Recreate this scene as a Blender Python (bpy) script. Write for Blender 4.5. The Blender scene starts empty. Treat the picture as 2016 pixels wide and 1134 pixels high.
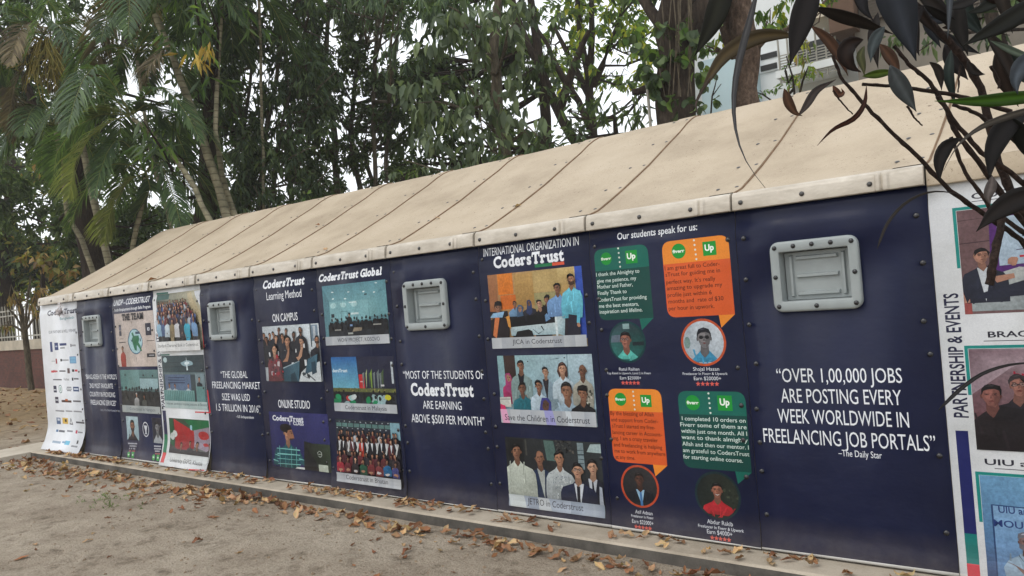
import bpy, bmesh, math, random
import numpy as np
from mathutils import Vector, Matrix

R_ = math.radians
SC = bpy.context.scene
COL = SC.collection
random.seed(7)
rng = np.random.default_rng(11)

# ------------------------------------------------------------------ camera, sky, sun, exposure
CAM = np.array([11.6068, -4.3823, 1.6298])
YAW, PITCH, ROLL, FPX = -0.662719, 0.00515, -0.08427, 1504.4
_f = np.array([math.sin(YAW)*math.cos(PITCH), math.cos(YAW)*math.cos(PITCH), math.sin(PITCH)])
_r = np.array([math.cos(YAW), -math.sin(YAW), 0.0])
_u = np.cross(_r, _f)
RX = _r*math.cos(ROLL) + _u*math.sin(ROLL)
UP = -_r*math.sin(ROLL) + _u*math.cos(ROLL)
FW = _f
cam_data = bpy.data.cameras.new('camera')
cam = bpy.data.objects.new('camera', cam_data)
COL.objects.link(cam)
m = Matrix.Identity(4)
for i in range(3):
    m[i][0], m[i][1], m[i][2], m[i][3] = RX[i], UP[i], -FW[i], CAM[i]
cam.matrix_world = m
cam_data.sensor_width = 36.0
cam_data.lens = FPX/2016*36
cam_data.clip_start = 0.05
cam_data.clip_end = 600
SC.camera = cam

SUN_EL, SUN_AZ = R_(52), R_(205)      # azimuth measured clockwise from +Y; behind the photographer
world = bpy.data.worlds.new('World')
SC.world = world
world.use_nodes = True
nt = world.node_tree
bg = nt.nodes['Background']
sky = nt.nodes.new('ShaderNodeTexSky')
sky.sky_type = 'NISHITA'
sky.sun_disc = False
sky.sun_elevation = SUN_EL
sky.sun_rotation = SUN_AZ
sky.air_density = 1.0
sky.dust_density = 2.5
sky.ozone_density = 0.6
# thin bright overcast: the clear-sky colour veiled by an even white cloud layer
veil = nt.nodes.new('ShaderNodeMix'); veil.data_type = 'RGBA'
veil.inputs[0].default_value = 0.8
veil.inputs[7].default_value = (9.6, 9.75, 9.9, 1)
nt.links.new(sky.outputs[0], veil.inputs[6])
nt.links.new(veil.outputs[2], bg.inputs[0])
bg.inputs[1].default_value = 0.15

sd = bpy.data.lights.new('sun', 'SUN')
sun = bpy.data.objects.new('sun', sd)
COL.objects.link(sun)
sd.energy = 0.8
sd.angle = R_(28)
sd.color = (1.0, 0.96, 0.90)
sdir = Vector((math.sin(SUN_AZ)*math.cos(SUN_EL), math.cos(SUN_AZ)*math.cos(SUN_EL), math.sin(SUN_EL)))
sun.rotation_euler = (-sdir).to_track_quat('-Z', 'Y').to_euler()
sun.location = sdir*40

SC.view_settings.view_transform = 'Standard'
SC.view_settings.look = 'None'
SC.view_settings.exposure = 0.12
SC.view_settings.gamma = 1.0
SC.render.engine = 'CYCLES'
HAZE = 0.0012
SC.cycles.volume_bounces = 1
SC.cycles.max_bounces = 6
SC.cycles.transparent_max_bounces = 4

# ------------------------------------------------------------------ helpers: rays, colours, meshes
def ray(px, py):
    return FW + RX*((px-1008)/FPX) - UP*((py-567)/FPX)
def W(px, py, Y=-0.03):                  # point of the long wall (its plane y = Y) as (X, Z)
    d = ray(px, py); t = (Y-CAM[1])/d[1]
    p = CAM + d*t
    return (p[0], p[2])
def A(px, py, Y):                         # point on the upright plane y = Y
    d = ray(px, py); t = (Y-CAM[1])/d[1]
    return CAM + d*t
def P(px, py, dep):                       # point at a depth in metres
    return CAM + ray(px, py)*dep

def c(r, g, b, k=1.0):
    def f(v):
        v /= 255.0
        return v/12.92 if v <= 0.04045 else ((v+0.055)/1.055)**2.4
    return (f(r)*k, f(g)*k, f(b)*k, 1.0)

LOC = {}
def place(o, loc, parent=None):
    COL.objects.link(o)
    loc = tuple(float(v) for v in loc)
    LOC[o.name] = loc
    if parent is not None:
        o.parent = parent
        pl = LOC[parent.name]
        o.location = (loc[0]-pl[0], loc[1]-pl[1], loc[2]-pl[2])
    else:
        o.location = loc
    return o
def tag(o, label, cat, group=None):
    o['label'] = label; o['category'] = cat
    if group: o['group'] = group
    return o
def thing(name, label, cat, loc=(0, 0, 0), group=None):
    o = bpy.data.objects.new(name, None)
    o.empty_display_size = 0.1
    place(o, loc)
    return tag(o, label, cat, group)

def mesh_np(name, V, F, mats, parent=None, cols=None, mi=None, smooth=False, loc=None):
    """V (n,3) world coordinates, F list of faces or (m,k) array."""
    V = np.asarray(V, dtype=np.float64)
    if loc is None:
        loc = LOC[parent.name] if parent is not None else (0, 0, 0)
    me = bpy.data.meshes.new(name)
    Vl = V - np.array(loc)
    if isinstance(F, np.ndarray):
        k = F.shape[1]; n = F.shape[0]
        me.vertices.add(len(Vl)); me.vertices.foreach_set('co', Vl.astype(np.float32).ravel())
        me.loops.add(n*k); me.loops.foreach_set('vertex_index', F.astype(np.int32).ravel())
        me.polygons.add(n)
        me.polygons.foreach_set('loop_start', np.arange(0, n*k, k, dtype=np.int32))
        me.polygons.foreach_set('loop_total', np.full(n, k, dtype=np.int32))
        me.update(calc_edges=True)
    else:
        me.from_pydata([tuple(v) for v in Vl], [], F)
        me.update()
    if cols is not None:
        at = me.color_attributes.new('Col', 'FLOAT_COLOR', 'POINT')
        at.data.foreach_set('color', np.asarray(cols, dtype=np.float32).ravel())
    for mt in (mats if isinstance(mats, (list, tuple)) else [mats]):
        me.materials.append(mt)
    if mi is not None:
        me.polygons.foreach_set('material_index', np.asarray(mi, dtype=np.int32))
    if smooth:
        me.polygons.foreach_set('use_smooth', np.ones(len(me.polygons), dtype=bool))
    o = bpy.data.objects.new(name, me)
    place(o, loc, parent)
    return o

class MB:
    def __init__(s): s.v = []; s.f = []; s.m = []; s.c = []
    def add(s, vs, fs, mi=0, col=(1, 1, 1, 1)):
        b = len(s.v); s.v += [tuple(float(x) for x in q) for q in vs]
        s.f += [tuple(b+i for i in f) for f in fs]; s.m += [mi]*len(fs); s.c += [col]*len(vs)
    def box(s, a, b, mi=0, col=(1, 1, 1, 1)):
        x0, y0, z0 = a; x1, y1, z1 = b
        s.add([(x0, y0, z0), (x1, y0, z0), (x1, y1, z0), (x0, y1, z0), (x0, y0, z1), (x1, y0, z1), (x1, y1, z1), (x0, y1, z1)],
              [(0, 3, 2, 1), (4, 5, 6, 7), (0, 1, 5, 4), (1, 2, 6, 5), (2, 3, 7, 6), (3, 0, 4, 7)], mi, col)
    def tube(s, pts, rad, n=8, mi=0, col=(1, 1, 1, 1), cap=True):
        pts = [Vector(p) for p in pts]
        if not isinstance(rad, (list, tuple)): rad = [rad]*len(pts)
        vs = []; fs = []
        ref = Vector((0.31, 0.17, 0.93))
        for i, p in enumerate(pts):
            t = (pts[min(i+1, len(pts)-1)]-pts[max(i-1, 0)])
            if t.length < 1e-9: t = Vector((0, 0, 1))
            t.normalize()
            if abs(t.dot(ref)) > 0.95: ref = Vector((0.9, 0.3, 0.1))
            u = t.cross(ref).normalized(); w = t.cross(u)
            for k in range(n):
                a = 2*math.pi*k/n
                vs.append(p+(u*math.cos(a)+w*math.sin(a))*rad[i])
        for i in range(len(pts)-1):
            for k in range(n):
                fs.append((i*n+k, i*n+(k+1) % n, (i+1)*n+(k+1) % n, (i+1)*n+k))
        if cap:
            fs.append(tuple(range(n-1, -1, -1))); fs.append(tuple((len(pts)-1)*n+k for k in range(n)))
        s.add(vs, fs, mi, col)
    def dome(s, p, nrm, r, h=None, n=8, mi=0, col=(1, 1, 1, 1)):
        h = r*0.6 if h is None else h
        nrm = Vector(nrm).normalized(); p = Vector(p)
        u = nrm.orthogonal().normalized(); w = nrm.cross(u)
        vs = []; fs = []
        rings = [(1.0, 0.0), (0.9, 0.45), (0.55, 0.85)]
        for rr, hh in rings:
            for k in range(n):
                a = 2*math.pi*k/n
                vs.append(p+(u*math.cos(a)+w*math.sin(a))*r*rr+nrm*h*hh)
        vs.append(p+nrm*h)
        for i in range(2):
            for k in range(n):
                fs.append((i*n+k, i*n+(k+1) % n, (i+1)*n+(k+1) % n, (i+1)*n+k))
        for k in range(n): fs.append((2*n+k, 2*n+(k+1) % n, 3*n))
        s.add(vs, fs, mi, col)
    def build(s, name, mats, parent=None, smooth=False, loc=None):
        return mesh_np(name, s.v, s.f, mats, parent, s.c, s.m, smooth, loc)

def autosmooth(o, ang=35):
    """smooth faces, edges sharper than the angle stay hard"""
    me = o.data
    bm = bmesh.new(); bm.from_mesh(me)
    for f in bm.faces: f.smooth = True
    for e in bm.edges:
        if len(e.link_faces) == 2 and e.calc_face_angle(0) > R_(ang): e.smooth = False
    bm.to_mesh(me); bm.free()
    return o

# ------------------------------------------------------------------ materials
def mat(name):
    mt = bpy.data.materials.new(name); mt.use_nodes = True
    n = mt.node_tree; b = n.nodes['Principled BSDF']
    return mt, n, b
def N(n, t, **kw):
    q = n.nodes.new(t)
    for k, v in kw.items(): setattr(q, k, v)
    return q
def noise(n, scale, detail=4, rough=0.55, vec=None):
    q = N(n, 'ShaderNodeTexNoise'); q.inputs['Scale'].default_value = scale
    q.inputs['Detail'].default_value = detail; q.inputs['Roughness'].default_value = rough
    if vec is not None: n.links.new(vec, q.inputs['Vector'])
    return q
def ramp(n, src, stops):
    q = N(n, 'ShaderNodeValToRGB')
    e = q.color_ramp.elements
    while len(e) < len(stops): e.new(0.5)
    for i, (p, cc) in enumerate(stops): e[i].position = p; e[i].color = cc
    n.links.new(src, q.inputs[0]); return q
def mixc(n, fac, a, b, mode='MIX'):
    q = N(n, 'ShaderNodeMix', data_type='RGBA', blend_type=mode)
    for sock, v in ((q.inputs[0], fac), (q.inputs[6], a), (q.inputs[7], b)):
        if hasattr(v, 'links'): n.links.new(v, sock)
        elif isinstance(v, (int, float)): sock.default_value = v
        else: sock.default_value = v
    return q.outputs[2]
def bump(n, b, h, strength, dist):
    q = N(n, 'ShaderNodeBump'); q.inputs['Strength'].default_value = strength; q.inputs['Distance'].default_value = dist
    n.links.new(h, q.inputs['Height']); n.links.new(q.outputs[0], b.inputs['Normal']); return q
def geo_pos(n): return N(n, 'ShaderNodeNewGeometry').outputs['Position']
def mapping(n, vec, scale=(1, 1, 1)):
    q = N(n, 'ShaderNodeMapping'); q.inputs['Scale'].default_value = scale
    n.links.new(vec, q.inputs['Vector']); return q.outputs[0]
def attr(n):
    q = N(n, 'ShaderNodeVertexColor'); q.layer_name = 'Col'; return q.outputs['Color']

def make_vinyl(photo=False):
    mt, n, b = mat('photo_print_vinyl' if photo else 'printed_vinyl')
    p = geo_pos(n)
    grime = noise(n, 3.1, 6, 0.65, p)
    g = ramp(n, grime.outputs[0], [(0.35, (0.86, 0.86, 0.84, 1)), (0.62, (1, 1, 1, 1))])
    fine = noise(n, 140, 3, 0.7, p)
    g2 = ramp(n, fine.outputs[0], [(0.2, (0.86, 0.86, 0.88, 1)), (0.8, (1.08, 1.08, 1.06, 1))])
    col = mixc(n, 1.0, attr(n), g.outputs[0], 'MULTIPLY')
    col = mixc(n, 1.0, col, g2.outputs[0], 'MULTIPLY')
    if photo:
        col = mixc(n, 1.0, col, (.84, .84, .86, 1), 'MULTIPLY')   # prints hold less light than the blank sheet
                                        # tonal mottling inside the printed photographs
        for sc, lo, hi in ((14, .86, 1.1), (60, .8, 1.16)):
            q = noise(n, sc, 3, .6, p)
            col = mixc(n, 1.0, col, ramp(n, q.outputs[0], [(.3, (lo, lo, lo, 1)), (.7, (hi, hi, hi, 1))]).outputs[0], 'MULTIPLY')
    # dust gathered near the bottom edge
    sep = N(n, 'ShaderNodeSeparateXYZ'); n.links.new(p, sep.inputs[0])
    mr = N(n, 'ShaderNodeMapRange'); mr.inputs[1].default_value = 0.0; mr.inputs[2].default_value = 0.22
    mr.inputs[3].default_value = 0.34; mr.inputs[4].default_value = 0.0; n.links.new(sep.outputs[2], mr.inputs[0])
    dn = noise(n, 9, 5, 0.7, p)
    mm = N(n, 'ShaderNodeMath', operation='MULTIPLY'); n.links.new(mr.outputs[0], mm.inputs[0]); n.links.new(dn.outputs[0], mm.inputs[1])
    col = mixc(n, mm.outputs[0], col, c(150, 140, 128))
    n.links.new(col, b.inputs['Base Color'])
    rr = ramp(n, grime.outputs[0], [(0.3, (0.30, 0.30, 0.30, 1)), (0.7, (0.46, 0.46, 0.46, 1))])
    n.links.new(rr.outputs[0], b.inputs['Roughness'])
    b.inputs['Specular IOR Level'].default_value = 0.26
    w1 = noise(n, 1.6, 2, 0.4, mapping(n, p, (1.6, 1, 0.8)))
    w2 = noise(n, 7.0, 3, 0.5, mapping(n, p, (1.0, 1, 1.7)))
    ad = N(n, 'ShaderNodeMath', operation='MULTIPLY_ADD'); ad.inputs[1].default_value = 0.10
    n.links.new(w2.outputs[0], ad.inputs[0]); n.links.new(w1.outputs[0], ad.inputs[2])
    bump(n, b, ad.outputs[0], 0.8, 0.045)
    return mt
VINYL = make_vinyl()
PRINT = make_vinyl(True)

def simple(name, col, rough=0.5, spec=0.4, var=0.15, scale=8.0, bmp=0.0, bdist=0.01, bscale=40, metal=0.0):
    mt, n, b = mat(name)
    p = geo_pos(n)
    nz = noise(n, scale, 5, 0.6, p)
    lo = tuple(v*(1-var) for v in col[:3])+(1,); hi = tuple(v*(1+var*0.6) for v in col[:3])+(1,)
    r = ramp(n, nz.outputs[0], [(0.3, lo), (0.7, hi)])
    n.links.new(r.outputs[0], b.inputs['Base Color'])
    b.inputs['Roughness'].default_value = rough; b.inputs['Specular IOR Level'].default_value = spec
    b.inputs['Metallic'].default_value = metal
    if bmp:
        bz = noise(n, bscale, 6, 0.6, p); bump(n, b, bz.outputs[0], bmp, bdist)
    return mt

def make_roof():
    mt, n, b = mat('tan_roof_shell')
    p = geo_pos(n)
    big = noise(n, 1.3, 6, 0.6, p)
    r = ramp(n, big.outputs[0], [(0.3, c(152, 138, 118)), (0.52, c(173, 159, 138)), (0.75, c(184, 171, 151))])
    fine = noise(n, 60, 4, 0.7, p)
    f2 = ramp(n, fine.outputs[0], [(0.3, (0.93, 0.92, 0.90, 1)), (0.7, (1.03, 1.03, 1.03, 1))])
    col = mixc(n, 1.0, r.outputs[0], f2.outputs[0], 'MULTIPLY')
    # droppings and specks of leaf grit
    for sc, th, cc in ((42, 0.15, c(84, 68, 52)), (23, 0.10, c(104, 88, 68)), (11, 0.075, c(96, 78, 58))):
        v = N(n, 'ShaderNodeTexVoronoi'); v.inputs['Scale'].default_value = sc
        dis = noise(n, sc*2.5, 2, 0.5, p)
        vec = mixc(n, 0.06, p, dis.outputs[1])
        n.links.new(vec, v.inputs['Vector'])
        ms = noise(n, 2.7, 3, 0.6, p)
        lt = N(n, 'ShaderNodeMath', operation='LESS_THAN'); lt.inputs[1].default_value = th; n.links.new(v.outputs['Distance'], lt.inputs[0])
        gt = N(n, 'ShaderNodeMath', operation='GREATER_THAN'); gt.inputs[1].default_value = 0.47; n.links.new(ms.outputs[0], gt.inputs[0])
        ml = N(n, 'ShaderNodeMath', operation='MULTIPLY'); n.links.new(lt.outputs[0], ml.inputs[0]); n.links.new(gt.outputs[0], ml.inputs[1])
        m2 = N(n, 'ShaderNodeMath', operation='MULTIPLY'); m2.inputs[1].default_value = 0.8; n.links.new(ml.outputs[0], m2.inputs[0])
        col = mixc(n, m2.outputs[0], col, cc)
    n.links.new(col, b.inputs['Base Color'])
    b.inputs['Roughness'].default_value = 0.62; b.inputs['Specular IOR Level'].default_value = 0.25
    w = noise(n, 2.2, 3, 0.5, p)
    bump(n, b, w.outputs[0], 0.25, 0.03)
    return mt
ROOF = make_roof()

def make_flange():
    mt, n, b = mat('eave_flange_shell')
    p = geo_pos(n)
    nz = noise(n, 5, 6, 0.65, mapping(n, p, (1, 1, 3)))
    r = ramp(n, nz.outputs[0], [(0.3, c(160, 151, 136)), (0.6, c(190, 182, 168)), (0.8, c(208, 201, 188))])
    n.links.new(r.outputs[0], b.inputs['Base Color'])
    b.inputs['Roughness'].default_value = 0.33; b.inputs['Specular IOR Level'].default_value = 0.5
    w = noise(n, 16, 4, 0.6, p); bump(n, b, w.outputs[0], 0.35, 0.012)
    return mt
FLANGE = make_flange()
SEAL = simple('brown_seam_sealant', c(124, 100, 78), 0.8, 0.2, 0.3, 20)
BOLT = simple('dark_bolt', c(58, 56, 54), 0.35, 0.6, 0.2, 60)
BLACKBOLT = simple('black_bolt', c(22, 22, 26), 0.22, 0.6, 0.2, 60)
PANEL = simple('shell_wall', c(170, 160, 140), 0.6, 0.3)
VENTM = simple('grey_vent_plastic', c(146, 153, 153), 0.42, 0.4, 0.08, 12, 0.12, 0.004, 300)

def make_dirt():
    mt, n, b = mat('dry_dirt')
    p = geo_pos(n)
    a = noise(n, 0.9, 8, 0.62, p); bq = noise(n, 6, 8, 0.68, mapping(n, p, (1, 1.0, 1))); f = noise(n, 70, 5, 0.7, p)
    r = ramp(n, a.outputs[0], [(0.25, c(150, 137, 121)), (0.48, c(181, 168, 151)), (0.7, c(199, 187, 170))])
    r2 = ramp(n, bq.outputs[0], [(0.32, (0.5, 0.48, 0.45, 1)), (0.47, (0.92, 0.91, 0.9, 1)), (0.7, (1.05, 1.05, 1.05, 1))])
    r3 = ramp(n, f.outputs[0], [(0.3, (0.6, 0.58, 0.55, 1)), (0.5, (0.98, 0.98, 0.97, 1)), (0.75, (1.18, 1.18, 1.18, 1))])
    col = mixc(n, 1.0, r.outputs[0], r2.outputs[0], 'MULTIPLY')
    col = mixc(n, 1.0, col, r3.outputs[0], 'MULTIPLY')
    # litter-stained yellowish earth away from the path
    sep = N(n, 'ShaderNodeSeparateXYZ'); n.links.new(p, sep.inputs[0])
    mr = N(n, 'ShaderNodeMapRange'); mr.inputs[1].default_value = -1.5; mr.inputs[2].default_value = -6; mr.inputs[3].default_value = 0; mr.inputs[4].default_value = 0.75
    n.links.new(sep.outputs[0], mr.inputs[0])
    r4 = ramp(n, bq.outputs[0], [(0.3, c(104, 82, 52)), (0.5, c(150, 124, 84)), (0.7, c(170, 144, 102))])
    col = mixc(n, mr.outputs[0], col, r4.outputs[0])
    v = N(n, 'ShaderNodeTexVoronoi'); v.inputs['Scale'].default_value = 26; n.links.new(p, v.inputs['Vector'])
    lt = N(n, 'ShaderNodeMath', operation='LESS_THAN'); lt.inputs[1].default_value = 0.13; n.links.new(v.outputs['Distance'], lt.inputs[0])
    m2 = N(n, 'ShaderNodeMath', operation='MULTIPLY'); m2.inputs[1].default_value = 0.5; n.links.new(lt.outputs[0], m2.inputs[0])
    col = mixc(n, m2.outputs[0], col, c(112, 96, 78))
    n.links.new(col, b.inputs['Base Color'])
    b.inputs['Roughness'].default_value = 0.95; b.inputs['Specular IOR Level'].default_value = 0.1
    h1 = N(n, 'ShaderNodeMath', operation='MULTIPLY_ADD'); h1.inputs[1].default_value = 0.4
    n.links.new(f.outputs[0], h1.inputs[0]); n.links.new(bq.outputs[0], h1.inputs[2])
    bump(n, b, h1.outputs[0], 1.0, 0.08)
    return mt
DIRT = make_dirt()

def make_concrete(name, base, dark, sc=2.0):
    mt, n, b = mat(name)
    p = geo_pos(n)
    a = noise(n, sc, 8, 0.65, p); f = noise(n, 90, 4, 0.7, p)
    r = ramp(n, a.outputs[0], [(0.3, dark), (0.6, base), (0.8, tuple(min(1, v*1.1) for v in base[:3])+(1,))])
    r3 = ramp(n, f.outputs[0], [(0.25, (0.82, 0.81, 0.79, 1)), (0.6, (1, 1, 1, 1))])
    col = mixc(n, 1.0, r.outputs[0], r3.outputs[0], 'MULTIPLY')
    n.links.new(col, b.inputs['Base Color'])
    b.inputs['Roughness'].default_value = 0.9; b.inputs['Specular IOR Level'].default_value = 0.15
    bump(n, b, f.outputs[0], 0.4, 0.006)
    return mt
CONC = make_concrete('slab_concrete', c(178, 168, 152), c(142, 132, 117))
CURB = make_concrete('kerb_concrete', c(102, 98, 92), c(66, 64, 61), 4)

def make_leaf(name, trans=0.36, rough=0.5, spec=0.2):
    mt, n, b = mat(name)
    out = n.nodes['Material Output']
    col = attr(n)
    n.links.new(col, b.inputs['Base Color'])
    b.inputs['Roughness'].default_value = rough; b.inputs['Specular IOR Level'].default_value = spec
    tr = N(n, 'ShaderNodeBsdfTranslucent')
    tc = mixc(n, 1.0, col, (1.5, 1.6, 0.6, 1), 'MULTIPLY')
    n.links.new(tc, tr.inputs[0])
    ms = N(n, 'ShaderNodeMixShader'); ms.inputs[0].default_value = trans
    n.links.new(b.outputs[0], ms.inputs[1]); n.links.new(tr.outputs[0], ms.inputs[2])
    n.links.new(ms.outputs[0], out.inputs['Surface'])
    return mt
LEAF = make_leaf('living_leaf')
DRYLEAF = make_leaf('dry_leaf', 0.12, 0.7, 0.15)
GLOSSLEAF = make_leaf('thick_glossy_leaf', 0.05, 0.5, 0.16)

def make_bark(name, lo, mid, hi, sc=(9, 9, 2.0), s=3.0, b_=0.9):
    mt, n, b = mat(name)
    p = geo_pos(n)
    a = noise(n, s, 8, 0.7, mapping(n, p, sc)); f = noise(n, 1.7, 4, 0.6, p)
    r = ramp(n, a.outputs[0], [(0.3, lo), (0.52, mid), (0.72, hi)])
    r2 = ramp(n, f.outputs[0], [(0.35, (0.7, 0.68, 0.66, 1)), (0.65, (1.1, 1.1, 1.1, 1))])
    col = mixc(n, 1.0, r.outputs[0], r2.outputs[0], 'MULTIPLY')
    n.links.new(col, b.inputs['Base Color'])
    b.inputs['Roughness'].default_value = 0.9; b.inputs['Specular IOR Level'].default_value = 0.15
    bump(n, b, a.outputs[0], b_, 0.05)
    return mt
BARK_D = make_bark('dark_bark', c(30, 25, 21), c(52, 44, 37), c(74, 64, 54))
BARK_R = make_bark('red_brown_bark', c(40, 34, 30), c(62, 54, 47), c(84, 74, 64))
BARK_P = make_bark('peeling_bark', c(58, 48, 42), c(98, 82, 70), c(130, 112, 98), (7, 7, 4))
BARK_G = make_bark('grey_bark', c(66, 60, 50), c(100, 92, 78), c(132, 122, 104))
def make_palm_bark():
    mt, n, b = mat('ringed_palm_trunk')
    p = geo_pos(n)
    w = N(n, 'ShaderNodeTexWave', bands_direction='Z'); w.inputs['Scale'].default_value = 2.6
    w.inputs['Distortion'].default_value = 1.2; w.inputs['Detail'].default_value = 2; n.links.new(p, w.inputs['Vector'])
    a = noise(n, 5, 6, 0.6, p)
    r = ramp(n, a.outputs[0], [(0.3, c(86, 82, 62)), (0.55, c(130, 124, 100)), (0.75, c(160, 152, 126))])
    r2 = ramp(n, w.outputs[0], [(0.0, (0.5, 0.48, 0.44, 1)), (0.16, (1, 1, 1, 1))])
    n.links.new(mixc(n, 1.0, r.outputs[0], r2.outputs[0], 'MULTIPLY'), b.inputs['Base Color'])
    b.inputs['Roughness'].default_value = 0.85
    return mt
BARK_PALM = make_palm_bark()
TWIG = make_bark('dark_twig', c(26, 20, 18), c(48, 38, 34), c(72, 58, 50), (30, 30, 30), 4.0, 0.4)

def make_brick():
    mt, n, b = mat('red_brick_wall')
    tc = geo_pos(n)
    # brick pattern along the wall, driven by position
    sep = N(n, 'ShaderNodeSeparateXYZ'); n.links.new(tc, sep.inputs[0])
    ad = N(n, 'ShaderNodeMath', operation='ADD'); n.links.new(sep.outputs[0], ad.inputs[0]); n.links.new(sep.outputs[1], ad.inputs[1])
    cb = N(n, 'ShaderNodeCombineXYZ'); n.links.new(ad.outputs[0], cb.inputs[0]); n.links.new(sep.outputs[2], cb.inputs[1])
    q = N(n, 'ShaderNodeTexBrick'); q.inputs['Scale'].default_value = 4.2
    q.inputs['Color1'].default_value = c(96, 52, 42); q.inputs['Color2'].default_value = c(74, 42, 35); q.inputs['Mortar'].default_value = c(82, 60, 50)
    q.inputs['Mortar Size'].default_value = 0.02
    n.links.new(cb.outputs[0], q.inputs['Vector'])
    nz = noise(n, 1.5, 6, 0.6, tc)
    r2 = ramp(n, nz.outputs[0], [(0.3, (0.7, 0.7, 0.7, 1)), (0.7, (1.1, 1.1, 1.1, 1))])
    n.links.new(mixc(n, 1.0, q.outputs[0], r2.outputs[0], 'MULTIPLY'), b.inputs['Base Color'])
    b.inputs['Roughness'].default_value = 0.9
    return mt
BRICK = make_brick()

# ------------------------------------------------------------------ the setting: ground, path, slab
GZ = -0.085
def structure(o): o['kind'] = 'structure'; return o

def vnoise(x, y, s, seed):
    """smooth value noise for numpy arrays"""
    r = np.random.default_rng(seed); T = r.random((64, 64))
    u = x*s; v = y*s
    i = np.floor(u).astype(int); j = np.floor(v).astype(int)
    fu = u-i; fv = v-j
    fu = fu*fu*(3-2*fu); fv = fv*fv*(3-2*fv)
    a = T[i % 64, j % 64]; b = T[(i+1) % 64, j % 64]; c_ = T[i % 64, (j+1) % 64]; d = T[(i+1) % 64, (j+1) % 64]
    return (a*(1-fu)+b*fu)*(1-fv)+(c_*(1-fu)+d*fu)*fv-0.5
def gh(x, y):
    x = np.asarray(x, float); y = np.asarray(y, float)
    near = np.clip((9-np.abs(x-7))/3, 0, 1)
    h = GZ + (0.026*vnoise(x, y, 1.1, 1)+0.016*vnoise(x, y, 3.7, 2)+0.012*vnoise(x, y, 11, 3)+0.007*vnoise(x, y, 21, 4))*near*np.clip((-.27-y)/.2+.25, .25, 1)
    # earth banked a little against the kerb
    h = h + 0.008*np.exp(-((y+0.27)/0.18)**2)*np.where(y < -0.2, 1, 0)*(0.4+1.2*np.abs(vnoise(x, y*0, 2.3, 5)))
    far = np.clip((-x-1.2)/2, 0, 1)
    return h + far*0.03*vnoise(x, y, 0.8, 9)

xs = np.unique(np.concatenate([np.linspace(-160, -24, 12), np.linspace(-24, 1, 80), np.linspace(1, 12.5, 300), np.linspace(12.5, 30, 20), np.linspace(30, 160, 10)]))
ys = np.unique(np.concatenate([np.linspace(-160, -10, 12), np.linspace(-10, -3.6, 24), np.linspace(-3.6, -0.15, 110), np.linspace(-0.15, 8, 40), np.linspace(8, 160, 24)]))
gx, gy = np.meshgrid(xs, ys, indexing='ij')
gz = gh(gx, gy)
V = np.stack([gx.ravel(), gy.ravel(), gz.ravel()], 1)
nx, ny = len(xs), len(ys)
ii, jj = np.meshgrid(np.arange(nx-1), np.arange(ny-1), indexing='ij')
a0 = (ii*ny+jj).ravel()
F = np.stack([a0, a0+ny, a0+ny+1, a0+1], 1)
structure(mesh_np('ground', V, F, DIRT, smooth=True))

mb = MB()
xe = [-0.2]+[0.6*i for i in range(1, 23)]+[13.5]
ed = [(random.uniform(-.006, .006), random.uniform(-.004, .004)) for _ in xe]
for i in range(len(xe)-1):
    x0, x1 = xe[i], xe[i+1]; (e0, h0), (e1, h1) = ed[i], ed[i+1]
    mb.add([(x0, 4.6, 0), (x1, 4.6, 0), (x1, -.255, h1*.3), (x0, -.255, h0*.3)], [(0, 3, 2, 1)], 0)
    mb.add([(x0, -.255, h0*.3), (x1, -.255, h1*.3), (x1, -.27+e1, -.012), (x0, -.27+e0, -.012)], [(0, 3, 2, 1)], 0)
    mb.add([(x0, -.27+e0, -.012), (x1, -.27+e1, -.012), (x1, -.272+e1, -.25), (x0, -.272+e0, -.25)], [(0, 3, 2, 1)], 1)
mb.add([(13.5, 4.6, 0), (13.5, -.255, 0), (13.5, -.27, -.25), (13.5, 4.6, -.25)], [(0, 1, 2, 3)], 1)
mb.add([(-.2, 4.6, 0), (-.2, -.255, 0), (-.2, -.27, -.25), (-.2, 4.6, -.25)], [(3, 2, 1, 0)], 1)
mb.add([(-.2, 4.6, 0), (13.5, 4.6, 0), (13.5, 4.6, -.25), (-.2, 4.6, -.25)], [(0, 1, 2, 3)], 1)
structure(mb.build('concrete_slab', [CONC, CURB]))
mb = MB()
mb.box((-1.02, -9, -.25), (-.203, 6, -.004))
PATH = make_concrete('path_concrete', c(196, 188, 174), c(172, 162, 146))
structure(mb.build('path', PATH))

# ------------------------------------------------------------------ the long shelter
XS = [-0.15, 1.0, 2.0, 3.0, 4.0, 5.0, 5.98, 6.95, 7.91, 8.89, 9.9, 10.91, 11.91, 12.91]
PROF = [(-.0095, 2.095), (.05, 2.11), (.12, 2.13), (.28, 2.2), (.5, 2.3), (.92, 2.505), (1.3, 2.71), (1.52, 2.825), (1.68, 2.92), (1.78, 2.97), (1.87, 3.005), (1.94, 3.02)]
FULL = PROF + [(4.0-y, z) for y, z in PROF[::-1]]
VENT_BAYS = {1: 1.44, 4: 4.42, 7: 7.34, 10: 10.335}
HW, HH = 0.185, 0.140      # half size of the vent opening
VZ = 1.585
def rz(z, x): return 2.095+(z-2.095)*(1+0.075*max(0, (6-x)/6))
def prof_at(y):
    for (y0, z0), (y1, z1) in zip(PROF, PROF[1:]):
        if y0 <= y <= y1:
            t = (y-y0)/(y1-y0); n = Vector((0, -(z1-z0), y1-y0)).normalized()
            return z0+(z1-z0)*t, n
    return PROF[-1][1], Vector((0, 0, 1))
shelter = thing('shelter', 'long tan shell shelter with ridged roof panels and navy bannered wall on a concrete slab', 'shelter', (6.0, 2.0, 0))
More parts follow.
